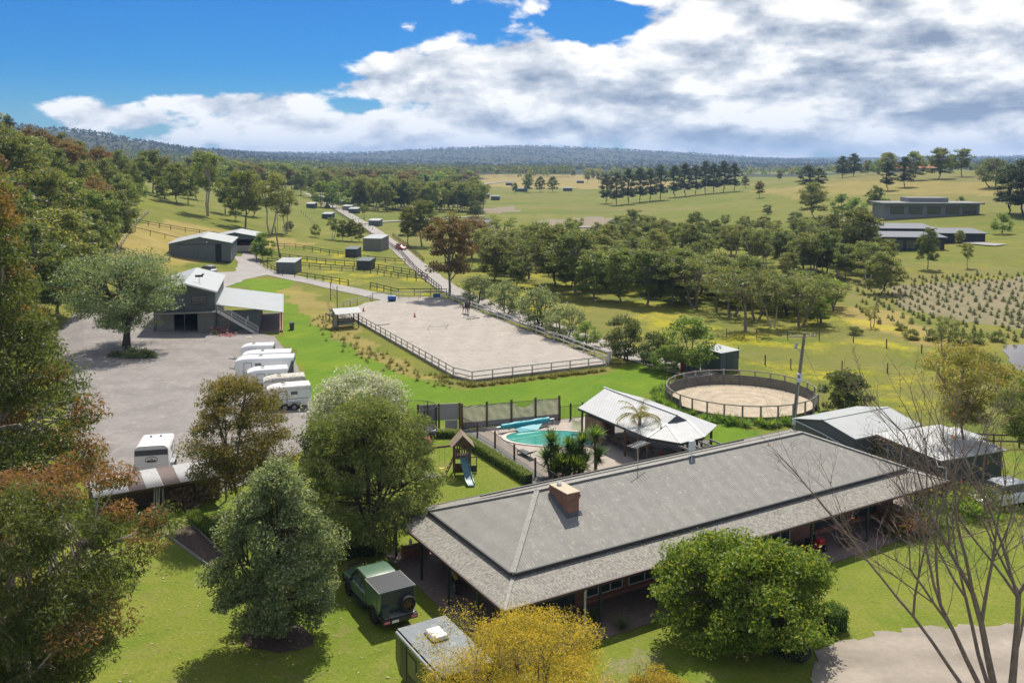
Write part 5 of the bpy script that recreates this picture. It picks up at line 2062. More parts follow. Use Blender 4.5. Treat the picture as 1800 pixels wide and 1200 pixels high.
FZ = .05
horse_float('small white horse float at the barn end of the parked row', (-29.3, 103.6, FZ), R(188), 3.7, 1.8, 2.15)
horse_float('white horse float with rounded nose and twin roof vents, second from the barn', (-27.0, 98.9, FZ), R(190), 5.3, 2.0, 2.3)
horse_float('largest white horse float with front windows and dark rear corner panel', (-26.0, 94.6, FZ), R(189), 6.0, 2.15, 2.65, dark_rear=True)
horse_float('short white horse float with front window parked between the largest and the lichen-stained one', (-24.9, 91.3, FZ), R(196), 4.0, 1.9, 2.2)
horse_float('white horse float with dark lichen-stained roof', (-22.4, 88.0, FZ), R(198), 4.0, 1.9, 2.15, 'white_aged', 'lichen_white', front_win=False)
horse_float('white two-wheel-a-side horse float with dingy cream roof nearest the garden trees', (-20.9, 83.7, FZ), R(200), 3.9, 1.9, 2.35, 'white_paint', 'white_aged', front_win=False)
f_ = horse_float('lone white horse float with dark emblem on its tailgate parked behind the woodshed', (-26.6, 66.6, FZ), R(103), 3.9, 2.35, 2.45, logo=True, rtop=.42)


def ute():
    ux = Vector((-.512, .859, 0))
    t = thing('utility_truck', 'dark green four-wheel-drive ute with black canopy and rear spare wheel beside the carport', 'ute', Vector((-5.55, 43.75, 0)) + ux * 2.75 + Vector((-.1, -.1, 0)), math.atan2(ux.y, ux.x))
    W_ = 1.9
    rings = []
    for x, w, z0, z1 in ((-.75, 1.86, .5, 1.12), (.2, 1.88, .48, 1.14), (1.1, 1.88, .48, 1.14), (1.3, 1.86, .5, 1.14), (2.2, 1.82, .52, 1.08), (2.55, 1.7, .55, 1.0), (2.68, 1.5, .6, .9)):
        rings.append(rect_ring(x, w, z0, z1, .1, .08))
    MB().loft(rings).build('body', 'ute_green', t, True)
    cab = []
    for x, w, z1 in ((-.78, 1.6, 1.74), (-.6, 1.62, 1.86), (.5, 1.58, 1.88), (.85, 1.5, 1.80), (1.55, 1.62, 1.16)):
        cab.append(rect_ring(x, w, 1.05, z1, .12 if z1 > 1.3 else .04, .03))
    MB().loft(cab).build('cabin', 'glass', t, True)
    rf = [rect_ring(x, w, z - .06, z + .015, .03, .02) for x, w, z in ((-.8, 1.62, 1.79), (-.55, 1.64, 1.88), (.5, 1.6, 1.9), (.84, 1.52, 1.83))]
    MB().loft(rf).build('roof', 'ute_green', t, True)
    for s in (-1, 1):
        pl = MB()
        for x0, x1 in ((-.78, -.70), (.08, .16)):
            pl.bar((x0, s * .90, 1.12), (x1, s * .80, 1.82), .08, .05)
        pl.bar((1.5, s * .86, 1.14), (.82, s * .77, 1.8), .07, .05)
        pl.build('pillar', 'ute_green', t)
        MB().bar((.95, s * .95, 1.22), (.95, s * 1.12, 1.25), .06, .16).build('mirror', 'black_plastic', t)
        MB().b2(-.7, .98, s * .95 - .09, s * .95 + .09, .40, .46).build('side_step', 'black_plastic', t)
        for x in (-.55, .3):
            MB().b2(x, x + .16, s * .945 - .012, s * .945 + .012, .98, 1.02).build('door_handle', 'black_plastic', t)
        for x in (-1.75, 1.75):
            wheel(t, (x, s * .82, .41), .41, .28, 'bronze_alloy')
            fl = MB()
            for k in range(7):
                a0, a1 = R(20 + k * 20), R(40 + k * 20)
                fl.bar((x + .52 * math.cos(a0), s * .95, .42 + .5 * math.sin(a0)), (x + .52 * math.cos(a1), s * .95, .42 + .5 * math.sin(a1)), .16, .04)
            fl.build('wheel_arch', 'black_plastic', t)
    # bonnet bulge and bull bar
    MB().loft([rect_ring(1.5, .9, 1.1, 1.17, .04, .02), rect_ring(2.3, .8, 1.02, 1.1, .04, .02)]).build('bonnet_scoop', 'ute_green', t, True)
    bb = MB().bar((2.78, -.85, .62), (2.78, .85, .62), .12, .22)
    for y in (-.5, .5):
        bb.bar((2.8, y, .6), (2.8, y * .9, 1.12), .06)
    bb.bar((2.8, -.46, 1.12), (2.8, .46, 1.12), .06)
    bb.build('bull_bar', 'dark_steel', t)
    # canopy on the tray: undercut towards the rear
    cv = [(-2.72, 1.12), (-2.45, .72), (-.82, .72), (-.82, 1.9), (-2.72, 1.9)]
    MB().extr([(p[0], p[1]) for p in cv], -.93, .93, 'y').build('canopy', 'ute_green', t)
    MB().b2(-2.74, -.80, -.95, .95, 1.903, 1.94).build('canopy_roof', 'ute_dark', t)
    for s in (-1, 1):
        MB().bar((-2.74, s * .955, 1.92), (-.8, s * .955, 1.92), .03).build('edge_trim', 'steel', t)
        MB().b2(-2.3, -1.2, s * .94 - .012, s * .94 + .012, .95, 1.78).build('side_hatch', 'ute_green', t)
    MB().b2(-2.76, -2.722, -.86, .86, 1.16, 1.86).build('rear_door', 'ute_dark', t)
    MB().b2(-2.95, -.8, -.93, .93, .60, .70).build('tray', 'dark_steel', t)
    MB().b2(-3.0, -2.5, -.80, .80, .702, .72).build('tread_plate', 'steel', t)
    MB().b2(-3.08, -2.96, -.92, .92, .44, .66).build('rear_bumper', 'dark_steel', t)
    for s in (-1, 1):
        MB().b2(-3.10, -3.081, s * .72 - .14, s * .72 + .14, .5, .62).build('tail_light', 'pink_plastic', t)
    MB().b2(-3.1, -3.081, .1, .46, .48, .60).build('number_plate', 'white_paint', t)
    # jerry can and spare wheel on the rear
    MB().b2(-2.98, -2.78, .55, .85, .74, 1.22).build('jerry_can', 'shed_dark', t)
    sp = wheel(t, (-2.92, -.45, 1.18), .41, .26, 'bronze_alloy')
    sp.rotation_euler = (0, 0, R(90))


ute()


def caravan():
    ux = Vector((-.512, .859, 0))
    c = Vector((-4.15, 39.35, 0)) - ux * 2.35
    t = thing('caravan', 'dark off-road caravan with grey roof, white air conditioner and roll-out awning', 'caravan', c, math.atan2(ux.y, ux.x))
    L_, W_, H_ = 4.7, 2.3, 2.62
    hl = L_ / 2
    prof = [(-hl, .62), (hl - .4, .62), (hl, 1.15), (hl, H_ - .35), (hl - .28, H_), (-hl, H_)]
    MB().extr(prof, -W_ / 2, W_ / 2, 'y').build('body', 'caravan_side', t)
    MB().slab([(-hl - .02, -W_ / 2 - .02, H_ + .03), (hl - .27, -W_ / 2 - .02, H_ + .03), (hl - .27, W_ / 2 + .02, H_ + .03), (-hl - .02, W_ / 2 + .02, H_ + .03)], .028).build('roof_skin', 'caravan_grey', t)
    MB().slab([(hl - .268, -W_ / 2 - .02, H_ + .028), (hl + .015, -W_ / 2 - .02, H_ - .33), (hl + .015, W_ / 2 + .02, H_ - .33), (hl - .268, W_ / 2 + .02, H_ + .028)], .02).build('roof_skin', 'caravan_grey', t)
    MB().loft([rect_ring(.15, .62, H_ + .03, H_ + .25, .1, .02), rect_ring(.3, .7, H_ + .03, H_ + .29, .12, .02), rect_ring(.95, .7, H_ + .03, H_ + .29, .12, .02), rect_ring(1.1, .6, H_ + .03, H_ + .2, .1, .02)]).build('air_conditioner', 'white_paint', t, True)
    MB().b2(.1, 1.14, -.37, .37, H_ + .031, H_ + .06).build('conditioner_base', 'black_plastic', t)
    MB().tube((.7, -.75, H_ + .03), (.75, -.75, H_ + .55), .02, .015, 6).build('tv_aerial', 'white_paint', t)
    tube_path(MB(), [(-hl, W_ / 2 + .07, H_ - .12), (hl - .3, W_ / 2 + .07, H_ - .12)], .075, .075, 10).build('rolled_awning', 'silver_paint', t, True)
    MB().b2(hl - 1.2, hl - .6, W_ / 2 + .001, W_ / 2 + .03, .7, 2.35).build('door', 'ute_dark', t)
    for x in (-1.3, .2):
        MB().b2(x, x + .8, W_ / 2 + .001, W_ / 2 + .03, 1.5, 2.05).build('window', 'glass', t)
    MB().b2(-hl + .1, hl - .5, W_ / 2 + .001, W_ / 2 + .015, .64, 1.1).build('checker_plate', 'dark_steel', t)
    for s in (-1, 1):
        for x in (-.5, .45):
            wheel(t, (x, s * (W_ / 2 - .12), .40), .40, .26, 'bronze_alloy')
    MB().bar((hl - .3, .5, .55), (hl + 1.1, 0, .55), .1).bar((hl - .3, -.5, .55), (hl + 1.1, 0, .55), .1).build('draw_bar', 'dark_steel', t)
    MB().b2(hl + .1, hl + .5, -.5, .5, .6, 1.15).build('stone_guard_box', 'black_plastic', t)


caravan()


def car(label, loc, rz, paint, L_=4.3, W_=1.75, H_=1.45, roof=None, name='car'):
    t = thing(name, label, 'car', loc, rz)
    hl = L_ / 2
    rings = [rect_ring(x, w, z0, z1, .12, .08) for x, w, z0, z1 in ((-hl, W_ * .86, .35, .82), (-hl + .15, W_ * .95, .28, .92), (-hl + .6, W_, .25, .95), (hl - 1.1, W_, .25, .92), (hl - .35, W_ * .95, .27, .78), (hl, W_ * .8, .35, .62))]
    MB().loft(rings).build('body', paint, t, True)
    MB().loft([rect_ring(x, w, .86, z, .1, .03) for x, w, z in ((-hl + .25, W_ * .8, .98), (-hl + .6, W_ * .8, H_ - .05), (0, W_ * .8, H_ - .02), (.35, W_ * .78, H_ - .08), (1.15, W_ * .84, .92))]).build('windows', 'glass', t, True)
    MB().loft([rect_ring(x, w, z - .05, z + .015, .03, .02) for x, w, z in ((-hl + .55, W_ * .78, H_ - .06), (-hl + .8, W_ * .8, H_), (0, W_ * .8, H_), (.36, W_ * .76, H_ - .06))]).build('roof', roof or paint, t, True)
    for s in (-1, 1):
        for x in (-hl + .8, hl - .8):
            wheel(t, (x, s * (W_ / 2 - .1), .31), .31, .2)
        MB().b2(hl - .12, hl - .02, s * .55 - .14, s * .55 + .14, .55, .66).build('headlight', 'white_paint', t)
        MB().b2(-hl - .01, -hl + .06, s * .6 - .1, s * .6 + .1, .65, .8).build('tail_light', 'rust_red', t)
    return t


g = G(705, 439)
car('red car with pale windscreen driving on the gravel road', g + Vector((0, 0, .13)), R(-62), 'red_paint', roof='red_paint')
car('white car parked by the flat-roofed shed behind the bare tree', (32.9, 60.0, 0), R(200), 'white_paint', 4.5, 1.8, 1.55)
g = G(364, 481)
car('silver car parked in front of the machinery shed doors', (g.x, g.y, g.z + .05), R(150), 'silver_paint', 4.2, 1.75, 1.6)
for lb, px, py, rz in (('small dark tractor stopped beside the far gravel road', 575, 366, R(120)),):
    p = G(px, py)
    t = thing('tractor', lb, 'tractor', p, rz)
    MB().b2(-.9, 1.2, -.35, .35, .6, 1.2).build('engine_body', 'dark_steel', t)
    MB().b2(-.8, .1, -.5, .5, 1.21, 2.1).build('cab', 'glass', t)
    MB().b2(-.9, .2, -.55, .55, 2.102, 2.2).build('cab_roof', 'rust_red', t)
    for s in (-1, 1):
        wheel(t, (-.6, s * .75, .7), .7, .35)
        wheel(t, (.95, s * .6, .42), .42, .25)


# ------------------------------------------------------------------ garden things
def playset():
    t = thing('play_tower', 'timber play tower with slatted roof, ladder, teal slide and swing beam', 'playset', P(812, 832), R(8))
    b = 1.15
    hb = b / 2
    for x in (-hb, hb):
        for y in (-hb, hb):
            MB().b2(x - .05, x + .05, y - .05, y + .05, 0, 2.35).build('post', 'brown_timber', t)
    MB().b2(-hb, hb, -hb, hb, 1.3, 1.36).build('deck', 'brown_timber', t)
    for x0 in (-hb + .1, -hb + .28, -hb + .46, -hb + .64, -hb + .82, -hb + 1.0):
        MB().b2(x0 - .05, x0 + .05, hb - .02, hb + .03, 1.37, 2.0).build('slat', 'brown_timber', t)
        MB().b2(-hb - .03, -hb + .02, x0 - .05, x0 + .05, 1.37, 2.0).build('slat', 'brown_timber', t)
    for x0 in (-hb + .12, -hb + .3):
        MB().b2(x0 - .05, x0 + .05, -hb - .03, -hb + .02, 1.37, 2.0).build('slat', 'brown_timber', t)
    for s in (-1, 1):
        MB().b2(-hb, hb, s * hb - .03, s * hb + .03, 2.0, 2.08).build('rail', 'brown_timber', t)
        MB().extr([(-hb - .1, 2.3), (hb + .1, 2.3), (0, 3.0)], s * (hb + .02) - .02, s * (hb + .02) + .02, 'y').build('gable', 'brown_timber', t)
        for k in range(8):
            f = k / 8
            x0, z0 = s * (hb + .28) * (1 - f), 2.2 + .9 * f
            x1, z1 = s * (hb + .28) * (1 - (k + .93) / 8), 2.2 + .9 * (k + .93) / 8
            MB().slab([(x0, -hb - .25, z0), (x1, -hb - .25, z1 + .012), (x1, hb + .25, z1 + .012), (x0, hb + .25, z0)], .03).build('roof_plank', 'roof_timber', t)
    # lower play room panels
    MB().b2(hb - .02, hb + .03, -hb + .06, hb - .06, 0, .6).build('panel', 'brown_timber', t)
    MB().b2(-hb + .06, hb - .06, hb - .03, hb + .02, 0, .6).build('panel', 'brown_timber', t)
    d = MB().b2(hb + .05, hb + .55, .05, .1, .05, .55).build('playhouse_door', 'shed_dark', t)
    for x in (hb + .05, hb + .52):
        MB().b2(x - .03, x + .03, .045, .105, .05, 1.2).build('door_stile', 'brown_timber', t)
    MB().b2(hb + .05, hb + .55, .045, .105, 1.15, 1.22).build('door_top', 'brown_timber', t)
    # ladder on the left
    for y in (-.35, .2):
        MB().bar((-hb - .75, y - .3, 0), (-hb, y - .1, 1.4), .06).build('ladder_stile', 'brown_timber', t)
    for k in range(5):
        f = (k + .6) / 5.5
        MB().bar((-hb - .75 + .75 * f, -.65 + .2 * f, 1.4 * f), (-hb - .75 + .75 * f, -.1 + .2 * f, 1.4 * f), .09, .04).build('ladder_rung', 'warm_timber', t)
    # slide: curved channel
    path = [(.05, -hb, 1.38), (.12, -hb - .5, 1.1), (.22, -hb - 1.1, .68), (.3, -hb - 1.6, .33), (.36, -hb - 2.0, .16), (.40, -hb - 2.35, .13)]
    rows = []
    for p in path:
        rows.append([(p[0] - .25, p[1], p[2] + .14), (p[0] - .22, p[1], p[2]), (p[0] + .22, p[1], p[2]), (p[0] + .25, p[1], p[2] + .14), (p[0] + .29, p[1], p[2] + .14), (p[0] + .26, p[1], p[2] - .05), (p[0] - .26, p[1], p[2] - .05), (p[0] - .29, p[1], p[2] + .14)])
    MB().loft(rows).build('slide', 'slide_teal', t, True)
    MB().b2(.16, .62, -hb - 2.4, -hb - 2.1, .0, .09).build('slide_foot', 'shed_dark', t)
    # swing beam and its A frame
    MB().bar((-hb, .1, 2.12), (-hb - 3.2, -.55, 2.12), .11, .14).build('swing_beam', 'brown_timber', t)
    for s in (-1, 1):
        MB().bar((-hb - 3.1, -.53, 2.05), (-hb - 3.3, -.55 + s * 1.0, 0), .08).build('swing_leg', 'roof_timber', t)
    MB().bar((-hb - 3.2, -1.05, 1.05), (-hb - 3.2, -.05, 1.05), .06).build('swing_brace', 'brown_timber', t)
    for k, x in enumerate((-hb - .9, -hb - 1.9)):
        y = .1 - .65 * ((-x - hb) / 3.2)
        sw = MB()
        for dx in (-.2, .2):
            sw.tube((x + dx, y, 2.06), (x + dx * 1.1, y, .55), .012, .012, 5)
        s_ = sw.build('swing_rope', 'steel', t)
        seat = []
        for i in range(7):
            f = i / 6 - .5
            seat.append([(x + f * .46, y - .1, .47 + .35 * f * f), (x + f * .46, y + .1, .47 + .35 * f * f), (x + f * .46, y + .1, .50 + .35 * f * f), (x + f * .46, y - .1, .50 + .35 * f * f)])
        MB().loft(seat).build('swing_seat', 'yellow_plastic', t)
    p = P(757, 843)
    m = thing('padded_mat', 'faded purple padded mat lying on the grass beside the swing', 'mat', (p.x, p.y, 0), R(12))
    MB().loft([rect_ring(-.7, .8, .04, .26, .06, .05), rect_ring(-.6, .9, .02, .30, .07, .05), rect_ring(.6, .9, .02, .30, .07, .05), rect_ring(.7, .8, .04, .26, .06, .05)]).build('pad', 'purple_fabric', m, True)
    for x in (-.3, .05, .4):
        MB().tube((x, .1, .3), (x, .1, .315), .05, .04, 8).build('button', 'black_plastic', m)


playset()


def trampoline():
    c = Vector((-8.1, 75.2, 0))
    t = thing('trampoline', 'round trampoline with black safety net half hidden by the dark garden tree', 'trampoline', c, 0)
    r = 1.75
    ring = [Vector((r * math.cos(2 * math.pi * i / 24), r * math.sin(2 * math.pi * i / 24), 0)) for i in range(24)]
    MB().prism([p * .9 for p in ring], .84, .86).build('mat', 'black_plastic', t)
    mb = MB()
    for a, b in zip(ring, ring[1:] + ring[:1]):
        mb.bar((a.x, a.y, .85), (b.x, b.y, .85), .16, .06)
    mb.build('frame_pad', 'shed_dark', t)
    n2 = MB()
    for a, b in zip(ring, ring[1:] + ring[:1]):
        n2.bar((a.x, a.y, 2.6), (b.x, b.y, 2.6), .04)
    n2.build('top_hoop', 'black_plastic', t)
    for k in range(0, 24, 4):
        p = ring[k]
        MB().tube((p.x, p.y, 0), (p.x, p.y, 2.6), .04, .04, 8).build('net_pole', 'black_plastic', t)
    nm = MB()
    for a, b in zip(ring, ring[1:] + ring[:1]):
        for j in range(6):
            q = a.lerp(b, j / 6) * .97
            nm.bar((q.x, q.y, .9), (q.x, q.y, 2.58), .008)
    for z in np.arange(1.0, 2.6, .16):
        for a, b in zip(ring, ring[1:] + ring[:1]):
            nm.bar((a.x * .97, a.y * .97, z), (b.x * .97, b.y * .97, z), .008)
    nm.build('safety_net', 'black_plastic', t)


trampoline()


def power_pole():
    b = P(1393, 757)
    t = thing('power_pole', 'leaning grey timber power pole with meter boxes beside the round pen', 'power pole', (b.x, b.y, 0), 0)
    top = Vector((.85, 0, 8.5))
    tube_path(MB(), [Vector((0, 0, -.3)), top * .35, top * .7, top], .17, .12, 10).build('pole', 'pole_timber', t, True)
    q = top * .97
    MB().bar(q + Vector((-1.3, -.1, -.1)), q + Vector((.9, -.1, .0)), .06, .09).build('cross_arm', 'grey_timber', t)
    for x in (-1.2, -.6, .5, .85):
        MB().tube(q + Vector((x, -.1, -.02)), q + Vector((x, -.1, .16)), .05, .035, 8).build('insulator', 'meter_box', t)
    m = top * .55
    MB().box(m + Vector((-.05, -.22, 0)), (.42, .2, .75)).build('meter_box', 'meter_box', t)
    MB().box(m + Vector((-.12, -.335, .1)), (.15, .02, .2)).build('meter_glass', 'glass', t)
    m = top * .1
    MB().box(m + Vector((-.02, -.24, 0)), (.3, .2, .5)).build('switch_box', 'meter_box', t)
    tube_path(MB(), [top * .03 + Vector((.03, -.2, 0)), top * .3 + Vector((.03, -.19, 0)), top * .5 + Vector((.03, -.17, 0))], .03, .03, 6).build('conduit', 'pale_pipe', t)
    MB().tube(top * .80 + Vector((-.1, 0, 0)), top * .80 + Vector((-.55, -.05, .55)), .04, .04, 6).tube(top * .80 + Vector((-.62, -.05, .35)), top * .80 + Vector((-.45, -.05, .85)), .12, .12, 10).build('transformer_arm', 'steel', t)
    w = MB().tube(top * .86, (2.6, .5, 3.6), .018, .018, 5)
    w.tube((2.6, .5, 3.6), (3.3, .7, 0), .012, .012, 5)
    w.tube((2.56, .49, 3.45), (2.68, .52, 3.75), .07, .07, 8)
    w.build('stay_wire', 'steel', t)
    # weathered pole leaning on the hill
    b = G(492, 452)
    t = thing('leaning_pole', 'old bare timber pole leaning over the paddock fence', 'pole', b, 0)
    tube_path(MB(), [(0, 0, -.3), (-.5, 0, 3.5), (-1.0, 0, 7.2)], .22, .13, 9).build('pole', 'pole_timber', t, True)
    MB().bar((-1.3, 0, 6.8), (-.6, 0, 7.0), .08).build('cross_arm', 'grey_timber', t)
    b = G(488, 404)
    t = thing('light_pole', 'thin pale light pole standing among the hill gum trees', 'light pole', b, 0)
    tube_path(MB(), [(0, 0, 0), (0, 0, 5), (.0, 0, 9.5), (.6, 0, 10), (1.4, 0, 10.1)], .1, .05, 8).build('pole', 'steel', t, True)
    MB().box((1.6, 0, 10.1), (.7, .3, .12)).build('lamp_head', 'white_paint', t)
    # two tall steel goal-like posts by the arena
    a, b = P(581, 528), P(593, 552)
    t = thing('steel_gantry', 'tall dark two-post steel gantry with cross bars by the arena hut', 'gantry', (a.x, a.y, 0), 0)
    d = b - a
    MB().tube((0, 0, -.1), (0, 0, 3.1), .06, .06, 8).build('post', 'dark_rail', t)
    MB().tube((d.x, d.y, -.1), (d.x, d.y, 4.3), .06, .06, 8).build('post', 'dark_rail', t)
    for z in (1.8, 2.9):
        MB().tube((0, 0, z), (d.x, d.y, z + .3), .035, .035, 6).build('cross_bar', 'dark_rail', t)


power_pole()


def arena_things():
    b = P(689, 531)
    t = thing('blue_barrel', 'bright blue plastic barrel on its side on the arena sand', 'barrel', (b.x, b.y, .16), R(15))
    MB().loft([[(x, r * math.cos(2 * math.pi * i / 12), .5 + r * math.sin(2 * math.pi * i / 12)) for i in range(12)] for x, r in ((-.65, .38), (-.6, .46), (-.2, .5), (.2, .5), (.6, .46), (.65, .38))]).build('drum', 'blue_plastic', t, True)
    MB().tube((-.66, .15, .65), (-.70, .15, .65), .06, .06, 8).build('bung', 'black_plastic', t)
    b = P(768, 524)
    t = thing('blue_mounting_block', 'small blue mounting block at the far arena fence', 'block', (b.x, b.y, .16), R(10))
    MB().b2(-.6, .6, -.3, .0, 0, .3).build('step', 'blue_plastic', t)
    MB().b2(-.6, .6, .003, .35, 0, .6).build('step', 'blue_plastic', t)
    for i, (px, py) in enumerate(((729, 559), (639, 549))):
        b = P(px, py)
        t = thing('traffic_cone', ('orange cone standing in the middle of the arena sand', 'small orange cone near the arena hut')[i], 'cone', (b.x, b.y, .16), 0)
        MB().tube((0, 0, .03), (0, 0, .7), .16, .03, 10).build('cone', 'orange_plastic', t)
        MB().b2(-.22, .22, -.22, .22, 0, .03).build('base', 'black_plastic', t)
    for i, (a, b_) in enumerate((((820, 563.5), (843, 561)), ((814, 560.5), (837, 558)), ((661, 574), (685, 572)))):
        p, q = P(*a), P(*b_)
        t = thing('ground_pole', ('dark ground pole lying flat on the sand', 'second ground pole lying behind the dark one', 'thin pale ground pole lying near the arena hut')[i], 'pole', (p.x, p.y, .22), 0)
        d = q - p
        MB().tube((0, 0, 0), (d.x, d.y, 0), .06, .06, 8).build('pole', ('shed_green', 'white_rail', 'shed_fawn')[i], t)
        MB().tube((d.x * .3, d.y * .3, 0), (d.x * .45, d.y * .45, 0), .065, .065, 8).build('painted_band', 'white_rail', t)
    p = P(770, 580)
    t = thing('low_cross_jump', 'low white crossed cavaletti jump in the middle of the arena', 'jump', (p.x, p.y, .16), R(20))
    MB().tube((-1.3, 0, .35), (1.3, 0, .3), .05, .05, 8).build('pole', 'white_rail', t)
    for x in (-1.3, 1.3):
        MB().bar((x - .2, -.35, 0), (x + .1, .35, .6), .06).bar((x - .1, .35, 0), (x + .1, -.35, .6), .06).build('cross_end', 'white_rail', t)


arena_things()


def skin_body(name, chains, mat, parent, sub=2):
    """smooth body grown along a joint skeleton: chains of (point, radius); a chain may start on an earlier joint"""
    verts, rad, edges, idx = [], [], [], {}
    for ch in chains:
        prev = None
        for p, r in ch:
            key = tuple(round(c, 3) for c in p)
            if key not in idx:
                idx[key] = len(verts)
                verts.append(p)
                rad.append(r)
            i = idx[key]
            if prev is not None:
                edges.append((prev, i))
            prev = i
    me = bpy.data.meshes.new(name)
    me.from_pydata(verts, edges, [])
    o = bpy.data.objects.new(name, me)
    COL.objects.link(o)
    sk = o.modifiers.new('skin', 'SKIN')
    if not me.skin_vertices:
        bpy.context.view_layer.objects.active = o
    sv = me.skin_vertices[0].data
    for i, r in enumerate(rad):
        sv[i].radius = (r, r) if not isinstance(r, tuple) else r
    sv[0].use_root = True
    sb = o.modifiers.new('sub', 'SUBSURF')
    sb.levels = sub
    sb.render_levels = sub
    me.materials.append(MATS[mat])
    o.parent = parent
    return o


def horse_and_rider():
    b = P(820, 553)
    rz = R(-60)
    h = thing('horse', 'dark brown horse walking with a rider along the arena rail', 'horse', (b.x, b.y, .16), rz)
    B = [((-.62, 0, 1.22), .30), ((-.25, 0, 1.18), .31), ((.2, 0, 1.17), .32), ((.58, 0, 1.25), .28)]
    ch = [B,
          [B[3], ((.85, 0, 1.5), .18), ((1.08, 0, 1.78), .13), ((1.2, 0, 1.92), .12), ((1.45, 0, 1.72), .08), ((1.58, 0, 1.58), .06)],
          [B[0], ((-.85, 0, 1.22), .12), ((-1.0, 0, .95), .06), ((-1.02, 0, .6), .05)]]
    for s, dx in ((-1, .1), (1, -.12)):
        ch.append([B[3], ((.55, s * .17, 1.0), .13), ((.58 + dx, s * .17, .58), .065), ((.55 + dx, s * .17, .2), .042), ((.60 + dx, s * .17, .05), .06)])
        ch.append([B[0], ((-.66, s * .18, 1.0), .17), ((-.52 - dx, s * .17, .78), .11), ((-.74 - dx, s * .17, .52), .06), ((-.70 - dx, s * .17, .2), .045), ((-.64 - dx, s * .17, .05), .06)])
    skin_body('horse_body', ch, 'horse_brown', h)
    for s in (-1, 1):
        MB().loft([[(1.12, s * .07 - .03, 2.0), (1.16, s * .07 - .03, 2.0), (1.16, s * .07 + .03, 2.0), (1.12, s * .07 + .03, 2.0)], [(1.13, s * .09 - .005, 2.16), (1.15, s * .09 - .005, 2.16), (1.15, s * .09 + .005, 2.16), (1.13, s * .09 + .005, 2.16)]]).build('ear', 'horse_brown', h)
    MB().loft([[(x, y, z) for x, z, y in ((-.3, 1.0, -.36), (-.3, 1.40, -.28), (-.3, 1.52, 0), (-.3, 1.40, .28), (-.3, 1.0, .36))], [(x, y, z) for x, z, y in ((.3, 1.0, -.36), (.3, 1.40, -.29), (.3, 1.52, 0), (.3, 1.40, .29), (.3, 1.0, .36))]], False).build('saddle_pad', 'cloth_white', h)
    m = MB()
    for k in range(6):
        f = k / 5
        m.box((.66 + .5 * f, 0, 1.55 + .45 * f), (.14, .05, .2))
    m.build('mane', 'cloth_dark', h)
    r = thing('person', 'rider in grey top and dark breeches sitting on the brown horse', 'person', (b.x, b.y, .16), rz)
    hip = ((-.02, 0, 1.62), .17)
    body = [[hip, ((0, 0, 1.85), .15), ((.03, 0, 2.1), .17), ((.03, 0, 2.24), .10)]]
    for s in (-1, 1):
        body.append([body[0][2], ((.03, s * .2, 2.12), .075), ((.1, s * .27, 1.88), .055), ((.36, s * .15, 1.78), .045)])
    skin_body('torso', body, 'cloth_grey', r)
    legs = [[((-.02, 0, 1.6), .15)]]
    for s in (-1, 1):
        legs.append([((-.02, 0, 1.6), .15), ((.05, s * .22, 1.56), .12), ((.36, s * .38, 1.36), .085), ((.14, s * .42, .98), .06), ((.10, s * .42, .86), .055), ((.28, s * .43, .82), .045)])
    skin_body('legs', legs[1:], 'cloth_dark', r)
    hd = [[((.03, 0, 2.2), .055), ((.04, 0, 2.3), .055), ((.05, 0, 2.38), .10), ((.055, 0, 2.46), .105)]]
    skin_body('head', hd, 'skin', r)
    for s in (-1, 1):
        skin_body('hand', [[((.36, s * .15, 1.78), .04), ((.42, s * .13, 1.77), .04), ((.47, s * .11, 1.76), .025)]], 'skin', r, 1)
    hm = MB()
    hm.loft([[(.05 + rr * math.cos(2 * math.pi * i / 12) * 1.15, rr * math.sin(2 * math.pi * i / 12), z) for i in range(12)] for rr, z in ((.125, 2.44), (.13, 2.5), (.10, 2.58), (.03, 2.61))])
    hm.box((.2, 0, 2.45), (.1, .16, .02))
    hm.build('helmet', 'cloth_dark', r, True)
    MB().tube((-.08, 0, 2.34), (-.16, 0, 2.15), .03, .015, 6).build('ponytail', 'warm_timber', r)


horse_and_rider()


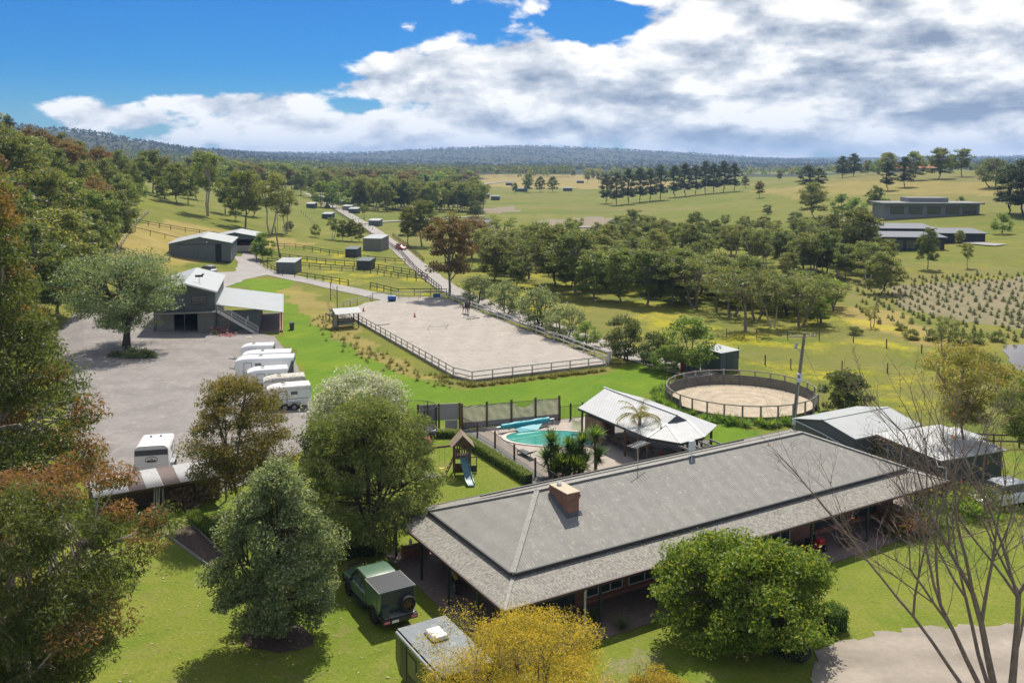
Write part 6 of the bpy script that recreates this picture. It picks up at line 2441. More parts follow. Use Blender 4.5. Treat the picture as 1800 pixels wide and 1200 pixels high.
def verandah_things():
    p = HL(21.6, .8)
    t = thing('ride_on_mower', 'red ride-on mower parked under the verandah', 'mower', (p.x, p.y, .04), HA + R(10))
    MB().loft([rect_ring(.1, .7, .35, .8, .1, .05), rect_ring(.75, .6, .35, .72, .1, .05)]).build('bonnet', 'red_paint', t, True)
    MB().b2(-.75, .1, -.4, .4, .3, .5).build('deck', 'red_paint', t)
    MB().b2(-.5, -.15, -.22, .22, .5, .6).b2(-.58, -.5, -.22, .22, .5, .95).build('seat', 'black_plastic', t)
    MB().tube((.05, 0, .8), (-.08, 0, 1.0), .15, .15, 10).build('steering_wheel', 'black_plastic', t)
    for s in (-1, 1):
        wheel(t, (-.45, s * .45, .27), .27, .2)
        wheel(t, (.6, s * .38, .19), .19, .15)
    p = HL(24.2, .3)
    t = thing('planter_box', 'dark timber planter box on the verandah paving', 'planter', (p.x, p.y, .04), HA)
    for a in ((-.5, .5, -.25, -.2), (-.5, .5, .2, .25), (-.5, -.45, -.19, .19), (.45, .5, -.19, .19)):
        MB().b2(*a, 0, .42).build('board', 'brown_timber', t)
    MB().b2(-.44, .44, -.19, .19, .02, .34).build('soil', 'mulch', t)
    p = HL(19.4, 1.0)
    t = thing('garden_statue', 'pale blue garden gnome-sized figure by the verandah door', 'statue', (p.x, p.y, .04), HA)
    MB().loft([[(r * math.cos(2 * math.pi * i / 10), r * math.sin(2 * math.pi * i / 10), z) for i in range(10)] for r, z in ((.22, 0), (.2, .35), (.16, .6), (.1, .7), (.12, .8), (.1, .92), (.02, 1.0))]).build('figure', 'meter_box', t, True)
    MB().b2(-.26, .26, -.26, .26, -.02, .02).build('plinth', 'concrete_cap', t)
    p = HL(1.3, 7.6)
    t = thing('motorbike', 'yellow and black trail motorbike parked in the carport', 'motorbike', (p.x, p.y, .04), HA + R(70))
    for x in (-.65, .65):
        wheel(t, (x, 0, .33), .33, .1, 'steel', spokes=10)
    MB().loft([rect_ring(-.75, .16, .82, .9, .03, .02), rect_ring(-.2, .22, .75, .86, .03, .02), rect_ring(.2, .26, .78, .98, .06, .03), rect_ring(.4, .18, .85, 1.0, .05, .03)]).build('tank_and_seat', 'yellow_plastic', t, True)
    MB().b2(-.2, .25, -.13, .13, .32, .72).build('engine', 'dark_steel', t)
    MB().bar((.65, .09, .33), (.42, .09, 1.0), .05).bar((.65, -.09, .33), (.42, -.09, 1.0), .05).build('fork', 'steel', t)
    MB().bar((.38, -.38, 1.08), (.38, .38, 1.08), .04).build('handlebar', 'dark_steel', t)
    MB().slab([(.45, -.08, .78), (.95, -.06, .72), (.95, .06, .72), (.45, .08, .78)], .02).build('mudguard', 'yellow_plastic', t)
    MB().bar((-.65, .08, .33), (-.1, .08, .45), .05).build('swing_arm', 'steel', t)
    p = HL(14.6, -.3)
    t = thing('door_mat', 'terracotta doormat on the verandah edge paving', 'mat', (p.x, p.y, .045), HA)
    MB().b2(-.6, .6, -.25, .25, 0, .05).build('mat', 'terracotta', t)
    p = HL(.9, 12.4)
    t = thing('water_bottle', 'white plastic bottle standing on the carport wall', 'bottle', (p.x, p.y, .75), 0)
    MB().loft([[(r * math.cos(2 * math.pi * i / 10), r * math.sin(2 * math.pi * i / 10), z) for i in range(10)] for r, z in ((.1, 0), (.1, .25), (.04, .33), (.04, .38))]).build('bottle', 'white_paint', t, True)
    # dry stone border and rocks by the barn flower bed
    rnd = random.Random(6)
    for k in range(5):
        p = P(388 + k * 12 + rnd.uniform(-2, 2), 596 + rnd.uniform(-3, 2))
        s = rnd.uniform(.35, .75)
        rings = [[(s * rr * math.cos(2 * math.pi * i / 8) * rnd.uniform(.85, 1.15), s * .7 * rr * math.sin(2 * math.pi * i / 8) * rnd.uniform(.85, 1.15), s * z) for i in range(8)] for rr, z in ((.8, -.1), (1, .2), (.8, .5), (.35, .62))]
        o = MB().loft(rings).build('border_rock', 'concrete_cap', None, True, (p.x, p.y, .03))
        tag(o, 'pale sandstone rock edging the flower bed below the barn stairs', 'rock', 'rocks edging the barn flower bed')


verandah_things()


# ------------------------------------------------------------------ far buildings
def far_buildings():
    p = G(1578, 441)
    t = thing('black_barn', 'cluster of black flat-roofed barns with pale skillion roofs across the valley', 'barn', p, R(-6))
    def blk(x0, x1, y0, y1, h, roof='slab_dark'):
        MB().b2(x0, x1, y0, y1, -.5, h).build('wall', 'black_barn', t)
        MB().slab([(x0 - .6, y0 - .6, h + .1), (x1 + .6, y0 - .6, h + .1), (x1 + .6, y1 + .6, h + .7), (x0 - .6, y1 + .6, h + .7)], .18).build('roof', 'barn_roof', t)
    blk(-8, 11, 0, 10, 3.4)
    blk(-6, 13, 13, 24, 4.6)
    blk(13.5, 26, 14, 24, 3.4)
    for x in range(-7, 11, 3):
        MB().b2(x, x + 2.2, -.06, -.005, .6, 2.6).build('window', 'glass', t)
    p = G(1640, 381)
    t = thing('modern_house', 'long low grey modern house on the far slope', 'house', p, R(-4))
    MB().b2(-16, 15, 0, 12, -1, 4.2).build('wall', 'grey_stone', t)
    MB().b2(-17, 16, -1.5, 13, 4.203, 4.7).build('roof', 'grey_stone', t)
    MB().b2(-7, 6, 3, 11, 4.703, 6.2).build('upper_storey', 'grey_stone', t)
    for x in (-14, -8, -2, 4, 9.5):
        MB().b2(x, x + 4.5, -.08, -.005, .8, 3.4).build('window', 'glass', t)
    p = G(1602, 303)
    t = thing('red_roof_house', 'far house with terracotta tiled roof on the ridge', 'house', p, R(3))
    MB().b2(-13, 16, 0, 10, -1, 3).build('wall', 'white_aged', t)
    for a in ([(-15, -1.5, 3), (18, -1.5, 3), (12, 5, 6.2), (-9, 5, 6.2)], [(18, 11.5, 3), (-15, 11.5, 3), (-9, 5, 6.2), (12, 5, 6.2)], [(-15, 11.5, 3), (-15, -1.5, 3), (-9, 5, 6.2)], [(18, -1.5, 3), (18, 11.5, 3), (12, 5, 6.2)]):
        MB().slab(a, .15).build('roof', 'red_roof_tile', t)
    for i, (px, py, w, lb, m) in enumerate(((700, 292, 26, 'far pale farmhouse roof glimpsed over the woods', 'roof_pale'), (1073, 286, 26, 'far pink-roofed building beyond the fields', 'red_roof_tile'), (325, 274, 30, 'far white farm building among hill trees', 'white_paint'),
                                            (405, 277, 30, 'far long pale stable roof on the wooded rise', 'roof_pale'), (1470, 283, 26, 'far cream house on the horizon ridge', 'white_aged'), (865, 396, 8, 'pale tin shed half hidden behind the gum row', 'roof_pale'))):
        p = G(px, py + 6) if i != 5 else G(px, py + 12)
        gable_shed('far_building', lb, p, R(80), w * .45, w, 2.8, 4.4, 'white_aged', m, 'building')
    # white garden domes on the far slope
    for i, (px, py) in enumerate(((1434, 408), (1457, 405))):
        p = G(px, py)
        t = thing('garden_dome', ('white frame tent on the far green slope', 'second white frame tent with open side on the far slope')[i], 'tent', p, 0)
        MB().loft([[(s * math.cos(a) * 2.2, q, 3.4 * math.sin(a)) for a in np.linspace(0, math.pi, 9)] for s, q in ((1, -2), (1, 2))]).build('canvas', 'white_paint', t, True)
        MB().b2(-.6, .6, -2.08, -2.01, 0, 1.9).build('doorway_shade', 'interior_shade', t)  # flat dark sheet imitating the shaded inside of the tent
    strip('far_drive', W([(1405, 462), (1440, 452), (1480, 444), (1520, 442)]), 4.0, .25, 'drive')
    strip('far_drive', W([(1690, 425), (1720, 430), (1760, 432)]), 5.0, .25, 'drive')
    strip('far_track', W([(560, 341), (640, 341), (760, 336), (900, 318), (1010, 318)]), 6.0, .5, 'road', 8)
    strip('far_track', W([(600, 397), (700, 388), (800, 384), (850, 380)]), 3.0, .3, 'road', 8)
    strip('far_track', W([(980, 400), (1040, 398), (1100, 402)]), 5.0, .3, 'road', 8)
    rnd = random.Random(12)
    for k in range(5):
        p = G(550 + rnd.uniform(0, 60), 352 + rnd.uniform(0, 4))
    # animals grazing
    pass


pm('barn_roof', (.10, .11, .125), .5, .1, .5)
far_buildings()

# ------------------------------------------------------------------ vegetation
leaf_mat('leaf_gum', (.050, .076, .022), (.086, .112, .034), (.15, .125, .045), .36)
leaf_mat('leaf_gum_orange', (.048, .070, .022), (.092, .110, .034), (.21, .105, .048), .38)
leaf_mat('leaf_gum_brown', (.065, .066, .028), (.100, .080, .036), (.150, .085, .042), .33)
leaf_mat('leaf_gum_bronze', (.070, .086, .025), (.118, .116, .034), (.19, .135, .044), .42)
leaf_mat('leaf_silver', (.058, .080, .040), (.11, .135, .070), (.21, .225, .125), .30)
leaf_mat('leaf_dark', (.040, .058, .024), (.080, .100, .034), (.12, .125, .05), .28)
leaf_mat('leaf_bright', (.050, .092, .014), (.092, .145, .024), (.16, .18, .03), .38)
leaf_mat('leaf_yellow', (.080, .088, .028), (.165, .130, .030), (.27, .185, .022), .40)
leaf_mat('leaf_olive', (.066, .090, .028), (.105, .128, .040), (.16, .15, .055), .36)
leaf_mat('leaf_forest', (.016, .026, .014), (.030, .040, .020), (.038, .036, .02), .15)
leaf_mat('leaf_pine', (.020, .032, .016), (.038, .054, .022), (.06, .06, .03), .20)
leaf_mat('leaf_white', (.085, .11, .045), (.14, .16, .075), (.58, .56, .42), .30)
leaf_mat('leaf_green2', (.065, .115, .030), (.115, .165, .045), (.21, .21, .07), .38)
leaf_mat('leaf_strap', (.045, .10, .012), (.10, .17, .022), (.22, .24, .04), .35)
leaf_mat('leaf_yucca', (.030, .062, .014), (.075, .13, .024), (.20, .26, .04), .30)
leaf_mat('leaf_palm', (.085, .10, .032), (.15, .15, .05), (.26, .19, .05), .35)
leaf_mat('leaf_pink', (.05, .08, .02), (.09, .11, .03), (.50, .09, .20), .35)
leaf_mat('leaf_red', (.05, .07, .02), (.10, .10, .03), (.28, .05, .03), .35)


def np_mesh(name, V, F, mat, tint=None, smooth=False):
    me = bpy.data.meshes.new(name)
    V = np.asarray(V, np.float32)
    F = np.asarray(F, np.int32)
    k = F.shape[1]
    me.vertices.add(len(V))
    me.vertices.foreach_set('co', V.ravel())
    me.loops.add(F.size)
    me.loops.foreach_set('vertex_index', F.ravel())
    me.polygons.add(len(F))
    me.polygons.foreach_set('loop_start', np.arange(0, F.size, k, dtype=np.int32))
    me.update(calc_edges=True)
    if tint is not None:
        a = me.color_attributes.new('tint', 'FLOAT_COLOR', 'POINT')
        a.data.foreach_set('color', np.asarray(tint, np.float32).ravel())
    me.materials.append(MATS[mat])
    return me


def unit(v):
    return v / np.maximum(np.linalg.norm(v, axis=-1, keepdims=True), 1e-6)


def leaf_quads(rng, C, Dv, ln, wd, tint):
    """rhombic leaves: centre, long axis, length, width"""
    n = len(C)
    Dv = unit(Dv)
    S = unit(np.cross(Dv, rng.normal(size=(n, 3))))
    ln = np.broadcast_to(ln, (n,))[:, None]
    wd = np.broadcast_to(wd, (n,))[:, None]
    V = np.stack([C - Dv * ln * .5, C + S * wd * .5 - Dv * ln * .05, C + Dv * ln * .5, C - S * wd * .5 - Dv * ln * .05], 1).reshape(-1, 3)
    F = np.arange(4 * n).reshape(n, 4)
    T = np.repeat(tint, 4, 0)
    return V, F, T


def crown_leaves(rng, centers, radii, per, ln, wd, droop, newp, flat=.75, out=.5, jitter=.35, cc=None, up_new=True):
    """leaf clumps: per leaves around every centre"""
    n = len(centers)
    k = rng.poisson(per, n) if np.isscalar(per) else per
    idx = np.repeat(np.arange(n), k)
    m = len(idx)
    dirs = unit(rng.normal(size=(m, 3)))
    u = rng.random(m) ** .42
    rad = np.asarray(radii)[idx]
    dirs[:, 2] = np.where(dirs[:, 2] < 0, dirs[:, 2] * .5, dirs[:, 2])
    off = dirs * (u * rad)[:, None]
    off[:, 2] *= flat
    # hollow, irregular clump: push by low-frequency wobble
    ph = rng.uniform(0, 6.28, (n, 3))[idx]
    off *= (1 + jitter * np.sin(dirs * 4.0 + ph).mean(1))[:, None]
    C = np.asarray(centers)[idx] + off
    Dv = rng.normal(size=(m, 3)) * .75 + dirs * out + np.array([0, 0, -droop])
    r = rng.random(m)
    shade = rng.random(n)[idx] * .65 + r * .35
    top = np.clip(dirs[:, 2] * .6 + u * .6, 0, 1) if up_new else u
    g = (rng.random(m) < newp * top * 1.6) * rng.uniform(.5, 1, m)
    if cc is not None:
        g = g * cc[idx]
    T = np.stack([shade, g, r, np.ones(m)], -1)
    s = rng.uniform(.7, 1.3, m)
    return leaf_quads(rng, C, Dv, ln * s, wd * s, T)


def tree_parts(seed, H, Rr, base=.35, nclump=40, clump=.28, per=70, ln=.4, wd=.16, droop=.3, newp=.2, leaf='leaf_gum', bark='bark_grey', shape='dome',
               trunk_r=None, nlimb=5, lean=0.0, flat=.75, fill=.55, squash=1.0, fork=1, limb_n=6, patchy=0.0):
    """trunk-with-limbs mesh and crown mesh of one tree standing at the origin"""
    rng = np.random.default_rng(seed)
    rnd = random.Random(seed)
    tr = trunk_r or H * .022
    cb = H * base                       # crown base height
    ch = H - cb
    C = []
    tries = 0
    lob = rng.uniform(0, 6.28, 6)
    while len(C) < nclump and tries < nclump * 60:
        tries += 1
        a = rng.uniform(0, 2 * math.pi)
        t = rng.random()
        if shape == 'dome':
            prof = math.sqrt(max(0.02, 1 - (max(0, t - .3) / .72) ** 2)) * (.72 + .28 * min(1, t / .3))
        elif shape == 'cone':
            prof = (1 - t) ** .8 * .95 + .08
        elif shape == 'column':
            prof = .75 + .25 * math.sin(t * 3.1)
            if t > .85:
                prof *= 1 - (t - .85) * 4
        elif shape == 'vase':
            prof = .35 + .65 * math.sin(min(1, t * 1.25) * 1.57) if t < .8 else 1 - (t - .8) * 2.6
        elif shape == 'egg':
            prof = math.sin(math.pi * min(1, (t * .88 + .14))) ** .7
        else:                          # wide, flat topped
            prof = .45 + .55 * math.sin(min(1, t * 1.4) * 1.57) if t < .72 else 1.0 - (t - .72) * 1.7
        lobes = 1 + .26 * math.sin(2 * a + lob[0]) * math.sin(3.5 * t + lob[1]) + .18 * math.sin(4 * a + lob[2] + 5 * t) + .10 * math.sin(9 * t + lob[3])
        rr = fill + (1 - fill) * rng.random()
        if rng.random() < .15:
            rr *= .5
        rad = Rr * prof * lobes * rr * .88
        p = np.array([rad * math.cos(a), rad * math.sin(a) * squash, cb + ch * (.06 + .88 * t)])
        if C and min(np.linalg.norm((p - q) * np.array([1, 1, 1.3])) for q in C) < clump * Rr * .62 and tries < nclump * 40:
            continue
        C.append(p)
    C = np.array(C)
    C[:, 0] += lean * (C[:, 2] / H) ** 1.3
    rad = clump * Rr * rng.uniform(.75, 1.25, len(C))
    cc = None
    if patchy:
        cc = (np.sin(C[:, 0] * 1.1 + seed) + np.sin(C[:, 1] * 1.3) + np.sin(C[:, 2] * .9 + seed) + rng.normal(size=len(C)) * .8 > patchy).astype(float)
    V, F, T = crown_leaves(rng, C, rad, per, ln, wd, droop, newp, flat, cc=cc)
    crown = np_mesh('crown', V, F, leaf, T)
    mb = MB()
    stems = []
    for s in range(fork):
        ox = 0 if fork == 1 else .12 * Rr * math.cos(s * 2.4 + seed)
        oy = 0 if fork == 1 else .12 * Rr * math.sin(s * 2.4 + seed)
        tx, ty = rnd.uniform(-.08, .08) * H + ox * 4 + lean * .8, rnd.uniform(-.06, .06) * H + oy * 4
        top = Vector((tx, ty, cb + ch * (.62 if shape != 'cone' else .93)))
        pts = [Vector((ox * .4, oy * .4, -.25)), Vector((ox + tx * .15 + rnd.uniform(-.02, .02) * H, oy + ty * .15, cb * .5)), Vector((tx * .45 + rnd.uniform(-.02, .02) * H, ty * .45, cb)), top]
        tube_path(mb, [pts[0], pts[0].lerp(pts[1], .12) + Vector((0, 0, 0)), pts[1], pts[2], pts[2].lerp(top, .5) + Vector((rnd.uniform(-.03, .03) * H, rnd.uniform(-.03, .03) * H, 0)), top], tr, tr * .3, limb_n + 2)
        stems.append(pts)
    order = list(range(len(C)))
    rnd.shuffle(order)
    mains = order[:nlimb]
    for i in order:
        c = Vector(C[i])
        st = min(stems, key=lambda q: (q[3] - c).length)
        if i in mains:
            f = rnd.uniform(.25, .85)
            a = st[2].lerp(st[3], max(0, f - .3)) if c.z > cb + .2 * ch else st[1].lerp(st[2], rnd.uniform(.55, .95))
            m = a.lerp(c, .5) + Vector((rnd.uniform(-.05, .05) * Rr, rnd.uniform(-.05, .05) * Rr, .10 * Rr))
            tube_path(mb, [a, a.lerp(m, .5) + Vector((0, 0, -.02 * Rr)), m, m.lerp(c, .6), c], tr * .48, tr * .1, limb_n)
        else:
            mi = min(mains, key=lambda q: (Vector(C[q]) - c).length)
            q = Vector(C[mi])
            a = st[2].lerp(st[3], .35).lerp(q, rnd.uniform(.35, .75)) + Vector((0, 0, .05 * Rr))
            if a.z > c.z + .2 * Rr:
                a.z = c.z + .1 * Rr
            m = a.lerp(c, .5) + Vector((rnd.uniform(-.06, .06) * Rr, rnd.uniform(-.06, .06) * Rr, .06 * Rr))
            tube_path(mb, [a, m, c], tr * .22, tr * .05, max(4, limb_n - 1))
    trunk = mb.mesh('trunk', bark, True, False)
    return trunk, crown


def tree(name, label, loc, parts, rz=0.0, s=1.0, cat='tree', group=None):
    t = thing(name, label, cat, loc, rz, group)
    t.scale = (s,) * 3 if isinstance(s, (int, float)) else s
    put('trunk', parts[0], t)
    put('crown', parts[1], t)
    return t


# --- trees of the garden, each of its own kind
def garden_trees():
    a = P(490, 1122)
    tree('garden_tree', 'bushy silver-green egg-shaped tree on the lawn beside the green ute', a,
         tree_parts(21, 9.2, 2.75, .03, 130, .25, 480, .15, .075, .1, .28, 'leaf_silver', 'bark_dark', 'egg', .2, 8, flat=.9, fill=.72))
    a = P(424, 908)
    tree('gum_tree', 'bronze-leaved gum tree between the gravel yard and the woodshed', a,
         tree_parts(31, 9.4, 3.9, .20, 84, .24, 470, .17, .06, .35, .35, 'leaf_gum_bronze', 'bark_grey', 'dome', .17, 7, fill=.5))
    a = P(650, 965)
    tree('dark_garden_tree', 'large dense dark olive tree towering beside the house carport', a,
         tree_parts(41, 9.3, 4.2, .06, 140, .22, 480, .20, .06, .45, .15, 'leaf_olive', 'bark_dark', 'dome', .25, 8, fill=.7))
    a = P(585, 905)
    tree('dark_garden_tree', 'dark shrubby tree filling the gap between the bronze gum and the silver tree', a,
         tree_parts(43, 6.4, 3.0, .05, 60, .26, 380, .18, .08, .2, .12, 'leaf_dark', 'bark_dark', 'dome', .16, 6, fill=.65))
    a = P(632, 800)
    tree('blossom_tree', 'rounded tree crowned with white blossom behind the dark olive tree', a,
         tree_parts(47, 6.6, 4.2, .12, 80, .25, 330, .18, .10, .05, .75, 'leaf_white', 'bark_grey', 'dome', .18, 7, fill=.7))
    a = P(757, 860)
    tree('small_oleander', 'slender drooping shrub tree with pink flowers beside the swing', P(735, 868),
         tree_parts(49, 4.6, 1.5, .25, 30, .36, 240, .20, .045, .5, .05, 'leaf_olive', 'bark_grey', 'dome', .07, 4, fill=.55))
    o = thing('pink_flowers', 'cluster of pink flowers hanging in the shrub by the swing', 'flowers', P(750, 800), 0)
    b = P(752, 770, 3.0)
    o.location = (b.x, b.y, 0)
    rng = np.random.default_rng(5)
    V, F, T = crown_leaves(rng, np.array([[0, 0, 3.0], [.1, 0, 2.7], [-.6, -.3, 2.2]]), np.array([.22, .2, .18]), 60, .13, .11, 0, 1.0, cc=None)
    T[:, 1] = 1
    put('blooms', np_mesh('blooms', V, F, 'leaf_pink', T), o)
    st = MB()
    tube_path(st, [(-.9, -.5, 0), (-.6, -.3, 1.2), (-.6, -.3, 2.2)], .03, .015, 5)
    tube_path(st, [(-.6, -.3, 1.2), (.0, 0, 2.3), (0, 0, 3.0)], .025, .012, 5)
    st.build('stem', 'bark_grey', o)
    a = Vector((.45, 33.2, 0))
    tree('golden_wattle', 'golden-yellow feathery bush in front of the caravan', a,
         tree_parts(51, 5.9, 3.9, .14, 120, .22, 720, .10, .028, .15, .8, 'leaf_yellow', 'bark_twig', 'dome', .12, 9, fill=.55, fork=3))
    a = P(1150, 1290)
    tree('golden_wattle', 'small low golden bush at the lawn edge beside the round green tree', a,
         tree_parts(52, 2.5, 1.6, .1, 34, .33, 380, .12, .035, .1, .5, 'leaf_yellow', 'bark_twig', 'dome', .06, 5, fill=.6))
    a = P(1302, 1112)
    tree('round_green_tree', 'dense dome-shaped glossy green tree in front of the house verandah', a,
         tree_parts(61, 4.7, 4.15, .08, 150, .19, 330, .19, .085, .25, .30, 'leaf_bright', 'bark_dark', 'dome', .2, 9, fill=.78, fork=2))
    # big left foreground gums with orange tips
    tree('tall_gum_tree', 'tall gum tree with orange-red new leaves beside the gravel yard', Vector((-27.2, 46.0, 0)),
         tree_parts(71, 23.5, 7.0, .10, 230, .17, 520, .23, .075, .55, .95, 'leaf_gum_orange', 'bark_pale', 'cone', .38, 14, fill=.6, flat=.85, patchy=.75))
    tree('near_gum_tree', 'near gum tree with pale branches and orange-tipped drooping leaves over the lawn', Vector((-18.4, 33.0, 0)),
         tree_parts(73, 11.4, 5.1, .22, 150, .17, 620, .19, .05, .65, .95, 'leaf_gum_orange', 'bark_pale', 'wide', .24, 12, fill=.5, flat=.85, limb_n=8, patchy=.7))
    # spreading gum by the barn
    a = P(214, 628)
    tree('spreading_gum_tree', 'wide spreading gum tree on the grass island beside the barn', a,
         tree_parts(81, 12.2, 8.0, .28, 100, .20, 330, .30, .11, .35, .25, 'leaf_silver', 'bark_dark', 'wide', .45, 9, fill=.5, fork=2))
    for px, py, h, r, sd in ((240, 642, 1.9, 1.6, 82), (262, 640, 1.5, 1.3, 83), (205, 640, 1.3, 1.4, 84)):
        tree('low_bush', 'low dark green bush under the spreading gum', P(px, py), tree_parts(sd, h, r, .02, 18, .4, 130, .22, .12, .1, .2, 'leaf_dark', 'bark_dark', 'dome', .06, 4, fill=.6), cat='bush', group='bushes under the spreading gum')
    # right-hand gums behind bare branches
    for px, d, h, r, sd, lb in ((1712, 66, 9.6, 3.4, 91, 'gum tree with grey twigs leaning beside the dam'), (1835, 62, 8.6, 3.2, 92, 'bushy olive gum beside the flat-roofed shed end'), (1890, 72, 8.5, 3.4, 93, 'dark gum tree past the shed near the dam')):
        tree('gum_tree', lb, D(px, d), tree_parts(sd, h, r, .38, 50, .27, 330, .2, .07, .35, .3, 'leaf_gum_bronze' if sd != 92 else 'leaf_olive', 'bark_twig', 'wide', .14, 8, fill=.45))
    a = P(1486, 726)
    tree('dark_shrub', 'dark glossy shrub growing beside the round pen wall', a, tree_parts(95, 3.9, 2.3, .04, 55, .26, 170, .22, .10, -.15, .2, 'leaf_dark', 'bark_dark', 'dome', .1, 6, fill=.7))
    a = P(462, 458)
    a.z = g1(a.x, a.y)
    tree('young_tree', 'small round green tree at the bend of the drive', G(462, 457), tree_parts(96, 6.3, 2.6, .14, 40, .3, 140, .35, .2, .0, .25, 'leaf_green2', 'bark_grey', 'dome', .12, 5, fill=.65))


garden_trees()


def bare_tree():
    """leafless many-stemmed tree at the right: recursive branching, one mesh"""
    rnd = random.Random(17)
    t = thing('bare_tree', 'leafless many-stemmed tree with twiggy brown branches over the front drive', 'tree', (20.3, 36.4, 0), 0)
    trunk, twigs = MB(), MB()
    tips = []

    def grow(p, d, r, ln, depth, target=None):
        n = 4
        pts = [p]
        for k in range(n):
            d = (d + Vector((rnd.uniform(-.10, .10), rnd.uniform(-.10, .10), rnd.uniform(-.03, .06)))).normalized()
            pts.append(pts[-1] + d * ln / n)
        r1 = r * (.62 if depth > 0 else .35)
        tube_path(trunk if depth >= 3 else twigs, pts, r, r1, 7 if depth >= 3 else (5 if depth == 2 else 4))
        if depth == 0:
            tips.append(pts[-1])
            for k in range(3):
                q = pts[rnd.randrange(1, 5)]
                ax = Vector((rnd.uniform(-1, 1), rnd.uniform(-1, 1), rnd.uniform(-.3, .8))).normalized()
                w = (d * .7 + ax * .7).normalized()
                e1 = q + w * rnd.uniform(.15, .4)
                tube_path(twigs, [q, e1, e1 + (w + ax * .4) * rnd.uniform(.1, .3)], r * .5 + .003, .003, 3)
            return
        kids = rnd.choice((2, 2, 3)) if depth > 1 else rnd.choice((2, 3, 3))
        for k in range(kids):
            q = pts[-1] if k < 2 else pts[rnd.randrange(2, 4)]
            ax = Vector((rnd.uniform(-1, 1), rnd.uniform(-1, 1), rnd.uniform(-.1, .5))).normalized()
            nd = (d * .85 + ax * rnd.uniform(.30, .62)).normalized()
            if depth > 2:
                nd.z = max(nd.z, .45)
                nd.normalize()
            grow(q, nd, r1 * rnd.uniform(.72, .95), ln * rnd.uniform(.62, .85), depth - 1)
        if depth <= 3:
            for k in range(3):
                q = pts[rnd.randrange(1, 4)]
                ax = Vector((rnd.uniform(-1, 1), rnd.uniform(-1, 1), rnd.uniform(-.2, .6))).normalized()
                grow(q, (d * .5 + ax * .7).normalized(), r1 * .45, ln * .5, max(0, depth - 2))

    # stems fan out from a stool near the drive, reaching left and up
    stems = [((-.2, 0), (-.42, .10, .9), .095, 3.8), ((-.5, .1), (-.62, .20, .75), .075, 3.6), ((.1, .1), (-.16, .05, 1.), .13, 4.0), ((.3, 0), (.06, .12, 1.), .10, 3.9),
             ((.5, .2), (.24, .15, .95), .11, 3.8), ((.2, .4), (-.28, .45, .85), .08, 3.5), ((.6, -.1), (.40, -.05, .9), .09, 3.5)]
    for (x, y), d, r, ln in stems:
        grow(Vector((x, y, -.1)), Vector(d).normalized(), r * 1.32, ln * 1.3, 4)
    trunk.build('trunk', 'bark_twig', t, True, fix=False)
    twigs.build('twigs', 'bark_twig', t, True, fix=False)
    rng = np.random.default_rng(4)
    C = np.array([tuple(p) for p in tips])
    C = C[rng.random(len(C)) < .12]
    V, F, T = crown_leaves(rng, C, np.full(len(C), .12), 3, .10, .045, 0, .6)
    put('buds', np_mesh('buds', V, F, 'leaf_red', T), t)['kind'] = 'stuff'


bare_tree()


# --- prototypes shared by the many trees further off
PR = {}


def protos():
    PR['gumA'] = tree_parts(101, 14, 5.0, .24, 58, .25, 125, .52, .20, .35, .25, 'leaf_gum', 'bark_grey', 'wide', .28, 6, fill=.5, limb_n=5)
    PR['gumB'] = tree_parts(102, 14, 4.4, .18, 58, .27, 125, .52, .20, .35, .25, 'leaf_gum', 'bark_grey', 'dome', .26, 6, fill=.5, limb_n=5)
    PR['gumC'] = tree_parts(103, 14, 4.8, .36, 40, .24, 120, .50, .18, .4, .3, 'leaf_olive', 'bark_pale', 'vase', .26, 7, fill=.45, fork=2, limb_n=5)
    PR['gumD'] = tree_parts(108, 14, 5.2, .10, 70, .25, 130, .52, .22, .35, .28, 'leaf_olive', 'bark_grey', 'dome', .26, 6, fill=.55, limb_n=5)
    PR['brown'] = tree_parts(104, 14, 5.0, .24, 60, .25, 150, .48, .20, .35, .4, 'leaf_gum_brown', 'bark_grey', 'dome', .30, 7, fill=.5, limb_n=5)
    PR['sparse'] = tree_parts(105, 9, 3.9, .30, 34, .22, 70, .36, .11, .35, .3, 'leaf_olive', 'bark_twig', 'vase', .24, 10, fill=.5, fork=2, limb_n=5)
    PR['sparse2'] = tree_parts(115, 9, 3.4, .36, 30, .26, 70, .36, .11, .35, .3, 'leaf_gum', 'bark_twig', 'wide', .2, 9, fill=.45, lean=1.2, limb_n=5)
    PR['pine'] = tree_parts(106, 18, 5.0, .14, 56, .30, 150, .62, .17, .05, .1, 'leaf_pine', 'bark_dark', 'egg', .34, 6, fill=.6, flat=.6, limb_n=5)
    PR['round'] = tree_parts(107, 5, 2.9, .12, 46, .28, 110, .26, .13, .1, .25, 'leaf_dark', 'bark_dark', 'dome', .14, 6, fill=.7, fork=2, limb_n=5)
    PR['silver'] = tree_parts(109, 5, 2.9, .10, 46, .28, 110, .26, .12, .1, .35, 'leaf_silver', 'bark_dark', 'dome', .14, 6, fill=.68, fork=2, limb_n=5)
    PR['green'] = tree_parts(110, 6, 2.4, .10, 46, .30, 110, .28, .13, .2, .25, 'leaf_green2', 'bark_grey', 'dome', .13, 6, fill=.65, limb_n=5)
    PR['bush'] = tree_parts(111, 2.4, 1.8, .03, 24, .36, 80, .26, .13, .0, .25, 'leaf_olive', 'bark_dark', 'dome', .07, 4, fill=.65, limb_n=4)


protos()
_rt = random.Random(99)


